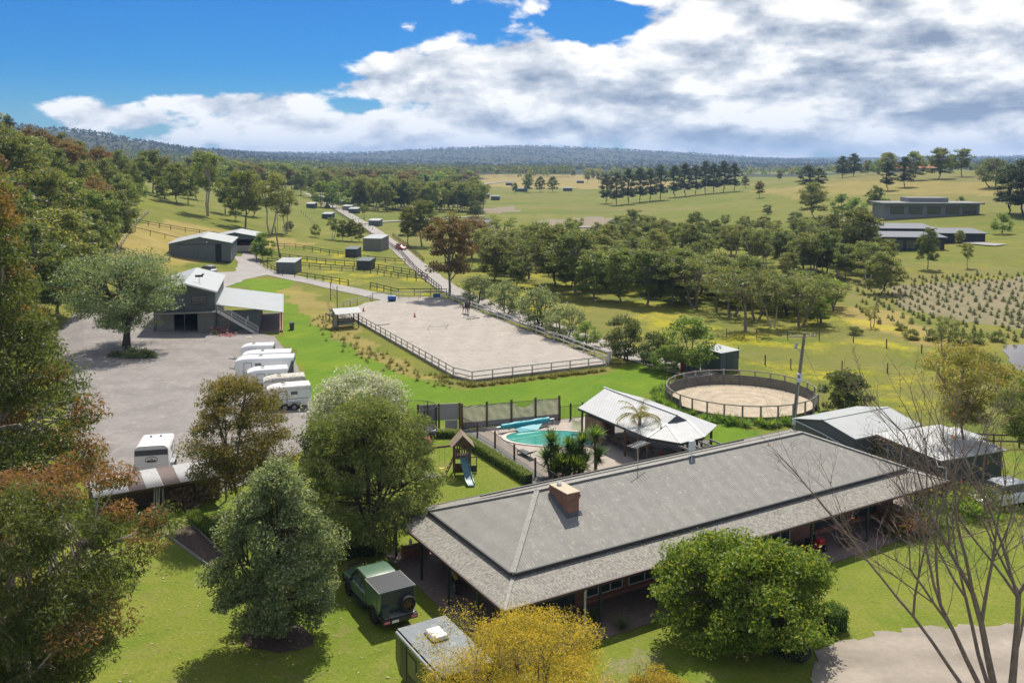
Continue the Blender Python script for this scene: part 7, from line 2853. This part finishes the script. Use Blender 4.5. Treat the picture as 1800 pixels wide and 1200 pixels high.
def far_tree(kind, name, label, loc, h, group, wide=1.0):
    base = {'gumA': 14, 'gumB': 14, 'gumC': 14, 'gumD': 14, 'brown': 14, 'sparse': 9, 'sparse2': 9, 'pine': 18, 'round': 5, 'silver': 5, 'green': 6, 'bush': 2.4}[kind]
    s = h / base
    loc = Vector(loc)
    if group:
        label = {'gumA': 'flat-topped ', 'gumB': 'dome-topped ', 'gumC': 'fork-trunked ', 'gumD': 'low-branching ', 'brown': 'russet-brown ', 'sparse': '', 'sparse2': 'leaning ', 'pine': 'blackish conical ', 'round': 'squat rounded ', 'silver': 'grey ', 'green': 'fresh green ', 'bush': ''}[kind] + label
    loc.z -= .1
    return tree(name, label, loc, PR[kind], _rt.uniform(0, 6.28), (s * wide * _rt.uniform(.92, 1.08), s * wide * _rt.uniform(.92, 1.08), s), group=group)


def where(px, d):
    p = D(px, d)
    for q, r, s in ((G(1590, 436), 32, 'beside the black barns across the valley'), (G(1640, 381), 60, 'around the grey modern house across the valley'), (G(1445, 406), 50, 'near the white frame tents across the valley')):
        if (p.xy - q.xy).length < r:
            return s
    return 'on the ridge across the valley' if d > 440 else ('at the foot of the slope across the valley' if d < 260 else 'on the open grass slope across the valley')


def rows():
    tree('brown_gum_tree', 'tall russet-brown gum tree beside the gravel road at the arena end', G(790, 522), PR['brown'], 1.0, (.98, .98, 1.04))
    # the row behind the arena
    for px, py, h, k in ((850, 472, 10, 'gumD'), (890, 480, 10.5, 'gumB'), (930, 490, 9.5, 'gumA'), (975, 502, 10.5, 'gumD'), (1012, 517, 10.5, 'gumA'), (1042, 528, 9, 'gumB'), (1090, 530, 10, 'gumD'),
                         (1137, 537, 9.5, 'gumA'), (1180, 537, 8, 'gumB'), (872, 448, 10, 'gumA'), (912, 455, 10, 'gumD'), (960, 472, 9.5, 'gumB'), (1000, 483, 9.5, 'gumA'), (1060, 492, 10, 'gumD'), (1110, 502, 9, 'gumB'), (1160, 512, 9, 'gumA'),
                         (830, 455, 9.5, 'brown'), (1030, 470, 9, 'gumB'), (1080, 480, 9, 'gumA'), (870, 492, 8, 'gumD'), (910, 505, 7, 'gumB'), (1130, 515, 8.5, 'gumD'), (1200, 528, 8, 'gumD'), (1050, 508, 9, 'gumD'), (985, 465, 9, 'gumD'), (940, 462, 9, 'gumA'), (1180, 500, 8, 'gumB'), (1225, 508, 8, 'gumD')):
        k = _rt.choice((k, k, k, 'gumC', 'sparse2'))
        h *= _rt.uniform(.76, 1.14)
        far_tree(k, 'gum_tree', 'gum tree in the %s line of the dense row behind the arena' % ('front' if py > 470 + (px - 850) * .2 else 'back'), G(px, py), h, 'gum row behind the arena', 1.42)
    for px, py, h in ((1215, 545, 8.3), (1255, 552, 8), (1283, 566, 8.2), (1310, 580, 8.2), (1335, 572, 8), (1362, 570, 7.6), (1398, 572, 7.8), (1437, 566, 7.4), (1230, 525, 8), (1275, 532, 7.8), (1320, 540, 7.6), (1350, 545, 7.3), (1415, 548, 7), (1200, 520, 8), (1460, 555, 6)):
        far_tree(_rt.choice(('sparse', 'sparse2', 'sparse', 'gumC')), 'twiggy_gum_tree', 'twiggy half-bare gum tree at the flowery paddock edge', G(px + _rt.uniform(-8, 8), py + _rt.uniform(-10, 6)), h * _rt.uniform(.72, 1.12), 'twiggy gums at the paddock edge', 1.45)
    # shrubs along the arena fence
    for px, py, h, k, lb in ((838, 537, 5.0, 'silver', 'grey-green rounded shrub beside the horse and rider'), (888, 553, 5.3, 'silver', 'grey-green rounded shrub next to the pale flowering one'),
                             (946, 577, 5.9, 'silver', 'pale flowering round shrub tree along the arena rail'), (992, 595, 4.6, 'silver', 'grey shrub leaning from the pale flowering one'), (1030, 610, 3.4, 'green', 'thin low shrub over a dark stump by the arena rail'),
                             (1097, 634, 5.2, 'round', 'dark round shrub tree with yellowed top by the arena corner'), (1150, 646, 4.0, 'round', 'grey-topped dark shrub past the arena corner'), (1172, 658, 3.4, 'green', 'yellow-green shrub near the feed bins'), (1211, 654, 6.4, 'green', 'light green willowy tree beside the feed shed')):
        far_tree(k, 'shrub_tree', lb, G(px, py), h, None, 1.0 if k != 'green' else 1.15)
    # trees by the road and paddock
    for px, py, h, k, lb in ((718, 432, 11, 'gumB', 'green gum tree beside the road near the red car'), (742, 433, 13, 'gumA', 'taller gum tree beside the road near the red car'), (586, 421, 6.5, 'gumC', 'first small gum of the clump above the road shelter'),
                             (602, 423, 6, 'gumD', 'second small gum of the clump above the road shelter'), (618, 424, 6.5, 'gumB', 'third small gum of the clump above the road shelter'), (632, 425, 5.5, 'gumD', 'last small gum of the clump beside the large grey shelter'),
                             (555, 417, 4, 'green', 'pale bush alone on the paddock slope'), (640, 385, 6, 'gumC', 'small gum overhanging the gravel road bend'), (508, 406, 3.0, 'round', 'dark low bush at the end of the hill gum row'), (1533, 576, 3.2, 'sparse', 'stunted spreading tree at the dry paddock corner'), (1660, 626, 5, 'sparse', 'small dark tree on the dam bank')):
        far_tree(k, 'field_tree', lb, G(px, py), h, None)
    # left hillside mass
    for px, d, h in ((40, 118, 15), (95, 128, 15), (150, 142, 13.5), (10, 135, 17), (70, 150, 17), (125, 160, 15), (178, 168, 13), (205, 182, 11.5), (30, 172, 17), (92, 186, 15), (150, 200, 13), (-45, 150, 19), (-10, 195, 16), (60, 215, 14), (120, 235, 12.5),
                     (185, 228, 12), (215, 214, 11), (175, 262, 12), (232, 252, 11), (140, 282, 11), (210, 292, 12), (250, 302, 12), (110, 255, 12), (-60, 120, 18), (160, 180, 13), (60, 190, 15)):
        far_tree(_rt.choice(('gumA', 'gumB', 'gumD', 'gumD', 'gumA', 'gumB', 'brown')), 'gum_tree', 'gum tree in the thick stand on the left hillside', D(px, d), h, 'gum stand on the hillside', 1.12)
    for px, d, h, k in ((18, 290, 11, 'pine'), (-20, 300, 12, 'pine'), (75, 292, 6, 'green'), (58, 296, 5.5, 'green'), (90, 300, 6.5, 'green'), (245, 265, 6, 'green'), (212, 240, 8, 'green')):
        far_tree(k, 'hill_tree', 'tree on the grassy hill crest above the gum stand', D(px, d), h, 'hill crest trees')
    for px, d, h, k in ((365, 272, 20, 'gumC'), (430, 262, 17, 'gumA'), (474, 258, 17.5, 'gumC'), (502, 262, 13, 'gumC'), (290, 300, 14, 'gumB'), (310, 290, 13, 'gumD'), (330, 296, 12, 'gumB'), (268, 310, 15, 'gumA'), (395, 290, 12, 'gumA'), (345, 330, 14, 'gumB'), (445, 300, 11, 'gumD'), (412, 275, 9, 'gumD'), (282, 280, 8, 'gumB')):
        far_tree(k, 'hill_gum_tree', 'tall gum tree in the open row along the hill paddock', D(px, d), h, 'hill paddock gum row')
    # windbreak and woods beyond the road
    for k in range(60):
        px = 625 + k * 3.8 + _rt.uniform(-4, 4)
        d = _rt.uniform(405, 470)
        far_tree(_rt.choice(('gumC', 'gumB', 'gumD')), 'windbreak_tree', 'gum tree in the long windbreak beyond the road', D(px, d), _rt.uniform(11, 15), 'windbreak gums beyond the road', 1.0)
    for k in range(170):
        px = _rt.uniform(320, 860)
        d = _rt.uniform(480, 800) if px < 640 else _rt.uniform(560, 900)
        far_tree(_rt.choice(('gumA', 'gumB', 'gumD', 'brown', 'green', 'gumC')), 'wood_tree', 'gum tree in the mixed wood behind the far paddocks', D(px, d), _rt.uniform(11, 17), 'mixed wood behind the paddocks', 1.3)
    for px, d, h, k in ((565, 400, 12, 'green'), (585, 405, 12, 'green'), (548, 480, 13, 'gumB'), (820, 425, 11, 'pine'), (835, 380, 7, 'round'), (690, 420, 13, 'pine'), (640, 415, 8, 'green'), (612, 410, 9, 'green')):
        far_tree(k, 'broad_tree', 'rounded broadleaf tree by the far end of the road', D(px, d), h, 'broadleaf trees at the far road end')
    # pines
    for px, py, h in ((1066, 358, 17), (1084, 361, 18), (1104, 359, 20), (1124, 356, 20), (1142, 354, 19), (1160, 352, 21), (1186, 347, 20), (1204, 345, 21), (1222, 343, 19), (1240, 341, 21), (1254, 340, 19), (1272, 338, 20), (1290, 337, 18)):
        far_tree('pine', 'pine_tree', 'dark pine in the row across the middle field', G(px, py), h, 'pine row across the field')
    # scattered field trees
    for px, py, h, k in ((833, 324, 13, 'gumB'), (928, 338, 14, 'gumD'), (950, 338, 12, 'gumD'), (972, 338, 12, 'gumD'), (905, 340, 8, 'gumB'), (1033, 322, 12, 'gumA'), (1008, 312, 11, 'gumB'), (1335, 348, 9, 'brown'), (1060, 318, 10, 'gumD'), (1090, 318, 10, 'gumB'), (1120, 320, 10, 'gumD'), (1145, 318, 10, 'gumA'), (960, 300, 10, 'gumB'), (1180, 318, 9, 'gumB'), (1042, 316, 11, 'gumD'), (1052, 321, 10, 'gumA'), (1075, 317, 11, 'gumD'), (1105, 315, 10, 'gumB'), (1132, 316, 11, 'gumD'), (1158, 315, 10, 'brown'), (1200, 314, 10, 'gumD'), (880, 305, 11, 'gumB'), (905, 303, 10, 'gumD'), (745, 318, 10, 'gumB'), (1310, 330, 8, 'gumD'), (1370, 318, 8, 'gumB')):
        far_tree(k, 'field_tree', 'lone gum tree standing on the open far fields', G(px, py), h, 'lone trees on the far fields')
    # across the valley
    for px, d, h, k, w in ((1420, 470, 14, 'pine', 1.7), (1440, 480, 11, 'pine', 1.5), (1480, 560, 14, 'pine', 1.4), (1500, 570, 15, 'pine', 1.3), (1560, 560, 14, 'gumD', 1.4), (1545, 580, 10, 'green', 1.3), (1525, 590, 10, 'gumB', 1.2),
                           (1590, 430, 15, 'pine', 1.2), (1560, 420, 14, 'pine', 1.1), (1605, 470, 15, 'gumD', 1.2), (1650, 470, 16, 'gumD', 1.2), (1690, 480, 15, 'gumA', 1.2), (1745, 400, 13, 'round', 1.1), (1775, 300, 17, 'pine', 1.3), (1800, 290, 19, 'pine', 1.3),
                           (1430, 330, 13, 'gumD', 1.1), (1350, 360, 4, 'round', 1), (1480, 330, 8, 'green', 1.2), (1505, 320, 7, 'green', 1.2), (1540, 330, 10, 'gumB', 1.2), (1400, 300, 5, 'round', 1.2), (1345, 295, 4.5, 'round', 1.1), (1690, 230, 4, 'gumD', 1), (1635, 190, 9, 'gumB', .9), (1705, 190, 5.5, 'gumC', .9), (1765, 250, 6, 'green', 1.2),
                           (1690, 330, 4, 'green', 1), (1850, 280, 16, 'pine', 1.2), (1560, 330, 5, 'green', 1), (1610, 322, 5, 'green', 1)):
        far_tree(k, 'valley_tree', 'tree ' + where(px, d), D(px, d), h, 'trees across the valley', w)
    for px, d, h in ((1160, 235, 8), (1200, 230, 8), (1245, 222, 8), (1290, 215, 8), (1335, 210, 8), (1375, 200, 8.5), (1415, 195, 9), (1455, 185, 9), (1490, 178, 10), (1530, 172, 9.5), (1550, 180, 9), (1480, 200, 12), (1440, 210, 9), (1390, 218, 8.5), (1340, 228, 8), (1290, 240, 8), (1230, 250, 8), (1180, 255, 8), (1515, 190, 13), (1100, 250, 8), (1050, 255, 8), (1120, 230, 8.5), (1010, 262, 7), (1075, 272, 6), (1140, 275, 7), (1210, 280, 6), (1260, 268, 7), (1310, 262, 8), (1360, 252, 7), (1405, 245, 8), (1450, 240, 9), (1500, 232, 8), (1530, 215, 8), (1330, 285, 5), (1275, 300, 5), (1455, 262, 6), (1565, 200, 7)):
        far_tree(_rt.choice(('gumC', 'gumB', 'gumD', 'gumB', 'gumA', 'gumC')), 'creek_tree', 'olive gum along the creek line across the valley', D(px, d), h * _rt.uniform(.7, 1.1), 'creek line gums', 1.35)
    # undergrowth filling the belt behind the arena, and more trees towards the creek
    for k in range(46):
        f = _rt.random()
        px, py = 845 + 620 * f, 478 + 92 * f + _rt.uniform(-34, 4)
        far_tree(_rt.choice(('gumD', 'gumB', 'round', 'green', 'silver')), 'belt_tree', 'small understorey tree filling the belt behind the arena', G(px, py), _rt.uniform(3.5, 7), 'undergrowth of the arena tree belt', 1.25)
    for k in range(44):
        px = _rt.uniform(1060, 1570)
        d = 255 - (px - 1060) * .16 + _rt.uniform(-28, 45)
        far_tree(_rt.choice(('gumA', 'gumB', 'gumC', 'gumD')), 'creek_tree', 'gum in the loose wood between the arena belt and the far slope', D(px, d), _rt.uniform(4.5, 9), 'loose wood along the creek', 1.3)
    # bushes along the dam and creek
    for px, py, h in ((1500, 588, 1.2), (1600, 596, 1.4), (1640, 598, 1.5), (1690, 605, 1.6), (1720, 603, 1.4), (1755, 600, 1.3), (1580, 580, 1.0), (1700, 640, 1.4), (1735, 640, 1.5), (1745, 655, 1.3)):
        far_tree('bush', 'reed_bush', 'low grey-green bush on the dam bank', G(px, py), h, 'bushes on the dam bank', 1.2)
    # horizon ridge trees on the right
    for k in range(42):
        px = _rt.uniform(1380, 1830)
        d = _rt.uniform(620, 900)
        far_tree(_rt.choice(('gumA', 'gumB', 'pine', 'gumD')), 'ridge_tree', 'small dark tree along the right horizon ridge', D(px, d), _rt.uniform(4, 9), 'trees along the right horizon', 1.3)


rows()


def seedlings():
    """planted rows of young conifers on the bare field"""
    rng = np.random.default_rng(3)
    C = np.array([[0, 0, .25], [0, 0, .55], [0, 0, .9], [0, 0, 1.2]])
    V, F, T = crown_leaves(rng, C, np.array([.38, .34, .25, .14]), np.array([40, 34, 22, 12]), .26, .12, -.2, .1)
    me = np_mesh('seedling', V, F, 'leaf_dark', T)
    n = 0
    for r in range(26):
        for k in range(26):
            y = 116 + r * 2.5 + k * .0
            x = 44 + k * 2.3 + r * .35
            px = 900 + FPX * x / y
            py = 285 + (23 - 1) * FPX / y
            if not (1510 < px < 1830):
                continue
            if px < 1440 + (py - 505) * 0.0 or py > 545 + (px - 1480) * .20 or rng.random() < .12:
                continue
            if n >= 295:
                return
            s = rng.uniform(.5, .95)
            o = put('young_conifer', me, None, (x + rng.uniform(-.25, .25), y + rng.uniform(-.3, .3), g1(x, y) - .05), (0, 0, rng.uniform(0, 6)), (s * 1.3, s * 1.3, s * rng.uniform(.7, 1.0)))
            tag(o, 'knee-high young conifer in the planted rows on the bare field', 'conifer', 'planted conifer rows')
            n += 1


seedlings()


def far_woods():
    """woods too distant to tell the trees apart"""
    rng = np.random.default_rng(12)

    def wood(name, label, X, Y, h, k, card, mat='leaf_gum'):
        n = len(X)
        Z = gz(X, Y)
        dirs = unit(rng.normal(size=(n, k, 3)))
        dirs[:, :, 2] = np.abs(dirs[:, :, 2]) * 1.1 - .25
        u = rng.random((n, k, 1)) ** .4
        rad = np.stack([h * .42, h * .42, h * .5], -1)[:, None, :]
        C = np.stack([X, Y, Z + h * .5], -1)[:, None, :] + dirs * u * rad
        C = C.reshape(-1, 3)
        m = len(C)
        T = np.stack([np.repeat(rng.random(n), k) * .7 + rng.random(m) * .3, np.repeat(rng.random(n) < .25, k) * .5, rng.random(m), np.ones(m)], -1)
        V, F, T = leaf_quads(rng, C, rng.normal(size=(m, 3)), np.repeat(h, k) * card * rng.uniform(.7, 1.3, m), np.repeat(h, k) * card * .6, T)
        o = put(name, np_mesh(name, V, F, mat, T), None)
        tag(o, label, 'woodland', None, 'stuff')

    px = rng.uniform(100, 1000, 2600)
    d = rng.uniform(780, 1700, 2600)
    keep = ~((px > 800) & (d < 1150)) & (rng.random(2600) < .85)
    px, d = px[keep], d[keep]
    wood('far_wood', 'continuous gum woodland behind the far paddocks', (px - 900) / FPX * d, d, rng.uniform(9, 16, len(px)), 60, .20)
    px = rng.uniform(900, 1950, 900)
    d = rng.uniform(1000, 2300, 900)
    keep = rng.random(900) < .75
    px, d = px[keep], d[keep]
    wood('far_wood', 'scattered dark woodland in the far valley under the horizon', (px - 900) / FPX * d, d, rng.uniform(8, 15, len(px)), 40, .24)
    px = rng.uniform(-250, 2050, 17000)
    d = 1700 + 4200 * rng.random(17000) ** 1.1
    wood('hill_forest', 'hazy blue-grey forest covering the distant hills', (px - 900) / FPX * d, d, rng.uniform(7, 13, 17000), 9, .5, 'leaf_forest')


far_woods()


# ------------------------------------------------------------------ garden planting
def hedge(label, pts, w, h, mat, seed, dens=420):
    rng = np.random.default_rng(seed)
    t = thing('clipped_hedge', label, 'hedge', (pts[0].x, pts[0].y, 0), 0)
    o = pts[0]
    Vs, Fs, Ts, off = [], [], [], 0
    core = MB()
    for a, b in zip(pts, pts[1:]):
        d = b - a
        L_ = d.length
        e = d.normalized()
        s = Vector((-e.y, e.x, 0))
        c = (a + b) / 2 - o
        core.box((c.x, c.y, h * .46), (L_, w * .8, h * .88), math.atan2(d.y, d.x))
        n = int(dens * L_ * (w + 2 * h))
        f = rng.random(n)
        side = rng.random(n) * (w + 2 * h)
        y = np.where(side < w, side - w / 2, np.where(side < w + h, -w / 2, w / 2))
        z = np.where(side < w, h, np.where(side < w + h, side - w, side - w - h))
        x = f * L_
        C = np.stack([a.x - o.x + e.x * x + s.x * y, a.y - o.y + e.y * x + s.y * y, z], -1) + rng.normal(size=(n, 3)) * .045
        T = np.stack([rng.random(n), (rng.random(n) < .35) * (z > h * .9) * rng.random(n), rng.random(n), np.ones(n)], -1)
        V, F, T = leaf_quads(rng, C, rng.normal(size=(n, 3)), .10 * rng.uniform(.7, 1.3, n), .06, T)
        Vs.append(V)
        Fs.append(F + off)
        Ts.append(T)
        off += len(V)
    put('foliage', np_mesh('foliage', np.concatenate(Vs), np.concatenate(Fs), mat, np.concatenate(Ts)), t)
    core.build('branches', 'hedge_core', t)


pm('hedge_core', (.02, .028, .012), .95, .3, 6)
hedge('clipped box hedge running along the garden path by the play tower', [P(800, 770), P(845, 797), P(930, 851)], .65, .75, 'leaf_green2', 1)
hedge('short tufty hedge at the top of the play lawn', [P(768, 768), P(800, 768)], .8, .6, 'leaf_green2', 2)
hedge('dark clipped hedge beside the carport end', [P(560, 985), P(676, 968)], .8, .95, 'leaf_dark', 3)
hedge('low hedge along the mulch path by the woodshed', [P(338, 912), P(410, 975)], .7, .6, 'leaf_bright', 4)
hedge('clipped ball-topped hedge at the edge of the front drive', [P(1440, 1112), P(1478, 1100)], 1.0, 1.1, 'leaf_bright', 5)
hedge('dark green hedge block under the round green tree', [P(1330, 1130), P(1420, 1160)], 1.2, 1.2, 'leaf_dark', 6, 260)


def strap_clump(rng, n, L_, w, rise, up=.9, fold=3):
    """arching strap leaves from one crown, each bent in segments"""
    V, F, T = [], [], []
    for i in range(n):
        a = rng.uniform(0, 6.28)
        el = rng.uniform(.25, 1.35)
        d = np.array([math.cos(a) * math.cos(el), math.sin(a) * math.cos(el), math.sin(el)])
        s = np.array([-math.sin(a), math.cos(a), 0])
        p = np.array([rng.normal() * .05, rng.normal() * .05, rise])
        l = L_ * rng.uniform(.7, 1.15)
        b = len(V)
        sh, nw = rng.random(), (rng.random() < .2) * .8
        for k in range(fold + 1):
            ww = w * (1 - (k / fold) ** 2 * .9) * .5
            V += [p - s * ww, p + s * ww]
            T += [(sh, nw * k / fold, 0, 1)] * 2
            p = p + d * l / fold
            d = d + np.array([0, 0, -.38 / up * (k + 1) / fold])
            d = d / np.linalg.norm(d)
        for k in range(fold):
            F.append((b + 2 * k, b + 2 * k + 1, b + 2 * k + 3, b + 2 * k + 2))
    return np.array(V), np.array(F), np.array(T)


def agapanthus():
    rng = np.random.default_rng(7)
    me = []
    for k in range(3):
        V, F, T = strap_clump(rng, 90, .75, .06, .04)
        V[:, :2] += 0
        me.append(np_mesh('clump', V, F, 'leaf_strap', T))
    c = Vector((22.0, 86.2, 0))
    n = 0
    for ring, cnt in ((7.6, 30), (8.3, 26)):
        for i in range(cnt):
            a = R(140 + 158 * i / (cnt - 1)) + rng.normal() * .03
            if 215 < math.degrees(a) < 232 and ring > 8:
                continue
            p = c + Vector((math.cos(a), math.sin(a), 0)) * (ring + rng.normal() * .2)
            s = rng.uniform(.85, 1.25)
            o = put('agapanthus', me[i % 3], None, (p.x, p.y, 0), (0, 0, rng.uniform(0, 6)), (s, s, s))
            tag(o, 'strappy green agapanthus clump planted around the round pen', 'plant', 'agapanthus around the round pen')
    for px, py in ((1040, 1092), (1095, 1105)):
        p = P(px, py)
        V, F, T = strap_clump(rng, 70, .8, .04, .05)
        t = thing('strappy_plant', 'spiky strap-leaved plant on the shaded front paving' if px > 1060 else 'smaller spiky plant near the verandah downpipe', 'plant', (p.x, p.y, .04), 0)
        put('leaves', np_mesh('leaves', V, F, 'leaf_dark', T), t)
        MB().tube((0, 0, 0), (0, 0, .12), .08, .05, 8).build('crown_base', 'bark_dark', t)


agapanthus()


def yuccas():
    rng = np.random.default_rng(9)
    for i, (px, py, heads) in enumerate(((968, 838, ((0, 0, 2.6), (.3, .2, 1.7), (-.3, .1, 1.3))), (1000, 836, ((0, 0, 2.1), (.25, .1, 1.3), (-.2, -.1, 1.0))), (1022, 832, ((0, 0, 2.3), (-.25, .2, 1.4), (.2, -.2, .9))),
                                         (1046, 826, ((0, 0, 2.5), (.2, -.1, 1.0))), (985, 845, ((0, 0, 1.2), (.3, 0, .8), (-.4, 0, .6))), (1010, 845, ((0, 0, 1.0), (.4, .1, .7))))):
        p = P(px, py)
        lb = ('tallest green yucca at the fence end of the poolside clump', 'yucca with three heads in the middle of the poolside clump', 'yucca leaning beside the middle one by the pool', 'tall single yucca at the pavilion end of the clump', 'low young yucca sprouting at the foot of the clump', 'short yucca shoots tucked between the tall ones')[i]
        t = thing('yucca', lb, 'plant', (p.x, p.y, 0), 0)
        mb = MB()
        for j, (x, y, z) in enumerate(heads):
            tube_path(mb, [(x * .2, y * .2, -.05), (x * .6, y * .6, z * .5), (x, y, z)], .09, .07, 7)
            V, F, T = strap_clump(rng, 160, 1.12, .085, 0, 1.8)
            V = V + np.array([x, y, z])
            put('leaf_head', np_mesh('leaf_head', V, F, 'leaf_yucca', T), t)
            V, F, T = strap_clump(rng, 70, .85, .07, 0, .5)
            V[:, 2] = z - np.abs(V[:, 2]) * .9
            V[:, 0] += x
            V[:, 1] += y
            put('old_leaves', np_mesh('old_leaves', V, F, 'leaf_dark', T), t)
        mb.build('stem', 'bark_grey', t)
    # palm
    p = P(1122, 806)
    t = thing('palm_tree', 'slender palm with feathery arching fronds in front of the pavilion', 'palm', (p.x, p.y, 0), 0)
    mb = MB()
    tube_path(mb, [(0, 0, -.1), (.02, 0, .8), (.06, 0, 2.0), (.1, .0, 3.3)], .22, .12, 9)
    mb.build('trunk', 'bark_grey', t, True)
    for k in range(13):
        a = k * 2.4 + rng.normal() * .2
        el = rng.uniform(.35, 1.25)
        V, F, T = [], [], []
        q = np.array([.1, 0, 3.25])
        d = np.array([math.cos(a) * math.cos(el), math.sin(a) * math.cos(el), math.sin(el)])
        sp = [q.copy()]
        nseg = 14
        for s in range(nseg):
            q = q + d * 2.3 / nseg
            d = d + np.array([0, 0, -.135])
            d /= np.linalg.norm(d)
            sp.append(q.copy())
            side = unit(np.cross(d, np.array([0, 0, 1.0])))
            for sg in (-1, 1):
                for rep in range(2):
                    ld = unit(side * sg * .9 + d * .55 + np.array([0, 0, -.35]) + rng.normal(size=3) * .12)
                    l = .55 * math.sin(math.pi * (s + 1.5) / (nseg + 3)) + .1
                    b = len(V)
                    st = q - d * rep * .08
                    wv = unit(np.cross(ld, rng.normal(size=3))) * .022
                    V += [st - wv, st + wv, st + ld * l + np.array([0, 0, -.05])]
                    tc = (rng.random(), (rng.random() < .3) * rng.random(), 0, 1)
                    T += [tc] * 3
                    F.append((b, b + 1, b + 2))
        fr = put('frond', np_mesh('frond', np.array(V), np.array(F), 'leaf_palm', np.array(T)), t)
        rb = MB()
        tube_path(rb, [Vector(v) for v in sp[::2]], .025, .006, 4)
        rb.build('rib', 'warm_timber', fr)


yuccas()


def small_planting():
    rng = np.random.default_rng(21)
    # flower bed below the barn stair
    for px, py, mat, h, lb in ((388, 592, 'leaf_pink', 1.3, 'bright pink flowering shrub below the barn stairs'), (400, 596, 'leaf_pink', .9, 'low magenta flowering shrub beside the sandstone rocks'), (378, 595, 'leaf_dark', .8, 'small dark green bush left of the pink shrub')):
        p = P(px, py)
        c = rng.normal(size=(14, 3)) * np.array([.45, .4, .25]) * h + np.array([0, 0, .6 * h])
        V, F, T = crown_leaves(rng, c, np.full(14, .28 * h), 40, .14, .1, 0, .9)
        t = thing('flowering_shrub', lb, 'shrub', (p.x, p.y, .03), 0)
        put('foliage', np_mesh('foliage', V, F, mat, T), t)
        MB().tube((0, 0, 0), (0, 0, .5 * h), .05, .03, 6).build('stem', 'bark_dark', t)
    # yellow-green shrubs behind the house end and by the drive
    for i, (px, py, h, r, mat, lb) in enumerate(((1545, 815, 1.6, 1.6, 'leaf_bright', 'yellow-green shrub between the garages and the house roof'), (1590, 838, 1.4, 1.4, 'leaf_bright', 'spreading light green shrub by the house end'), (1640, 868, 1.2, 1.5, 'leaf_yellow', 'yellowish groundcover shrub past the house corner'),
                                                 (1630, 925, 1.5, 2.0, 'leaf_bright', 'broad green shrub at the verandah end behind the bare tree'), (1680, 905, 1.2, 1.8, 'leaf_bright', 'low bright shrub beside the white car'), (1590, 940, 1.3, 1.5, 'leaf_red', 'reddish twiggy shrub against the verandah end'), (1725, 898, 1.5, 1.9, 'leaf_olive', 'tangled olive shrub in front of the white car'))):
        p = P(px, py)
        tree('garden_shrub', lb, p, tree_parts(300 + i, h, r, .02, 22, .4, 150, .15, .08, .1, .35, mat, 'bark_dark', 'dome', .05, 4, fill=.6), cat='shrub')
    # carport climber
    p = P(735, 985)
    # tussock grass along the arena bank
    V, F, T = strap_clump(rng, 40, .5, .035, 0)
    me = np_mesh('tussock', V, F, 'leaf_tussock', T)
    vs, fs, ts, off = [], [], [], 0
    bank = [P(560, 560), P(640, 620), P(760, 668), P(840, 678), P(960, 664), P(1060, 652)]
    for k in range(300):
        s = rng.random() * (len(bank) - 1)
        i = int(s)
        p = bank[i].lerp(bank[min(i + 1, len(bank) - 1)], s - i)
        q = np.array([p.x + rng.normal() * (1.1 if s < 2.6 else .25), p.y + rng.normal() * (1.1 if s < 2.6 else .25), 0])
        sc = rng.uniform(.5, 1.3)
        a = rng.uniform(0, 6.28)
        M = np.array([[math.cos(a), -math.sin(a), 0], [math.sin(a), math.cos(a), 0], [0, 0, 1]]) * sc
        vs.append(V @ M.T + q)
        fs.append(F + off)
        ts.append(T)
        off += len(V)
    o = put('bank_grass', np_mesh('bank_grass', np.concatenate(vs), np.concatenate(fs), 'leaf_tussock', np.concatenate(ts)))
    tag(o, 'long rough grass tufts on the bank beside the arena fence', 'grass', None, 'stuff')


leaf_mat('leaf_tussock', (.075, .085, .022), (.115, .105, .035), (.15, .115, .05), .35)
small_planting()


# ------------------------------------------------------------------ air
def haze():
    m = bpy.data.materials.new('haze')
    m.use_nodes = True
    nt = m.node_tree
    nt.nodes.clear()
    out = nt.nodes.new('ShaderNodeOutputMaterial')
    v = nt.nodes.new('ShaderNodeVolumePrincipled')
    v.inputs['Color'].default_value = (.40, .60, .95, 1)
    v.inputs['Density'].default_value = .00013
    v.inputs['Anisotropy'].default_value = .25
    nt.links.new(v.outputs[0], out.inputs['Volume'])
    MATS['haze'] = m
    o = MB().b2(-9600, 9600, -9600, 9600, -20, 185).build('haze', 'haze')
    tag(o, 'thin blue distance haze over the whole valley', 'haze', None, 'stuff')


haze()
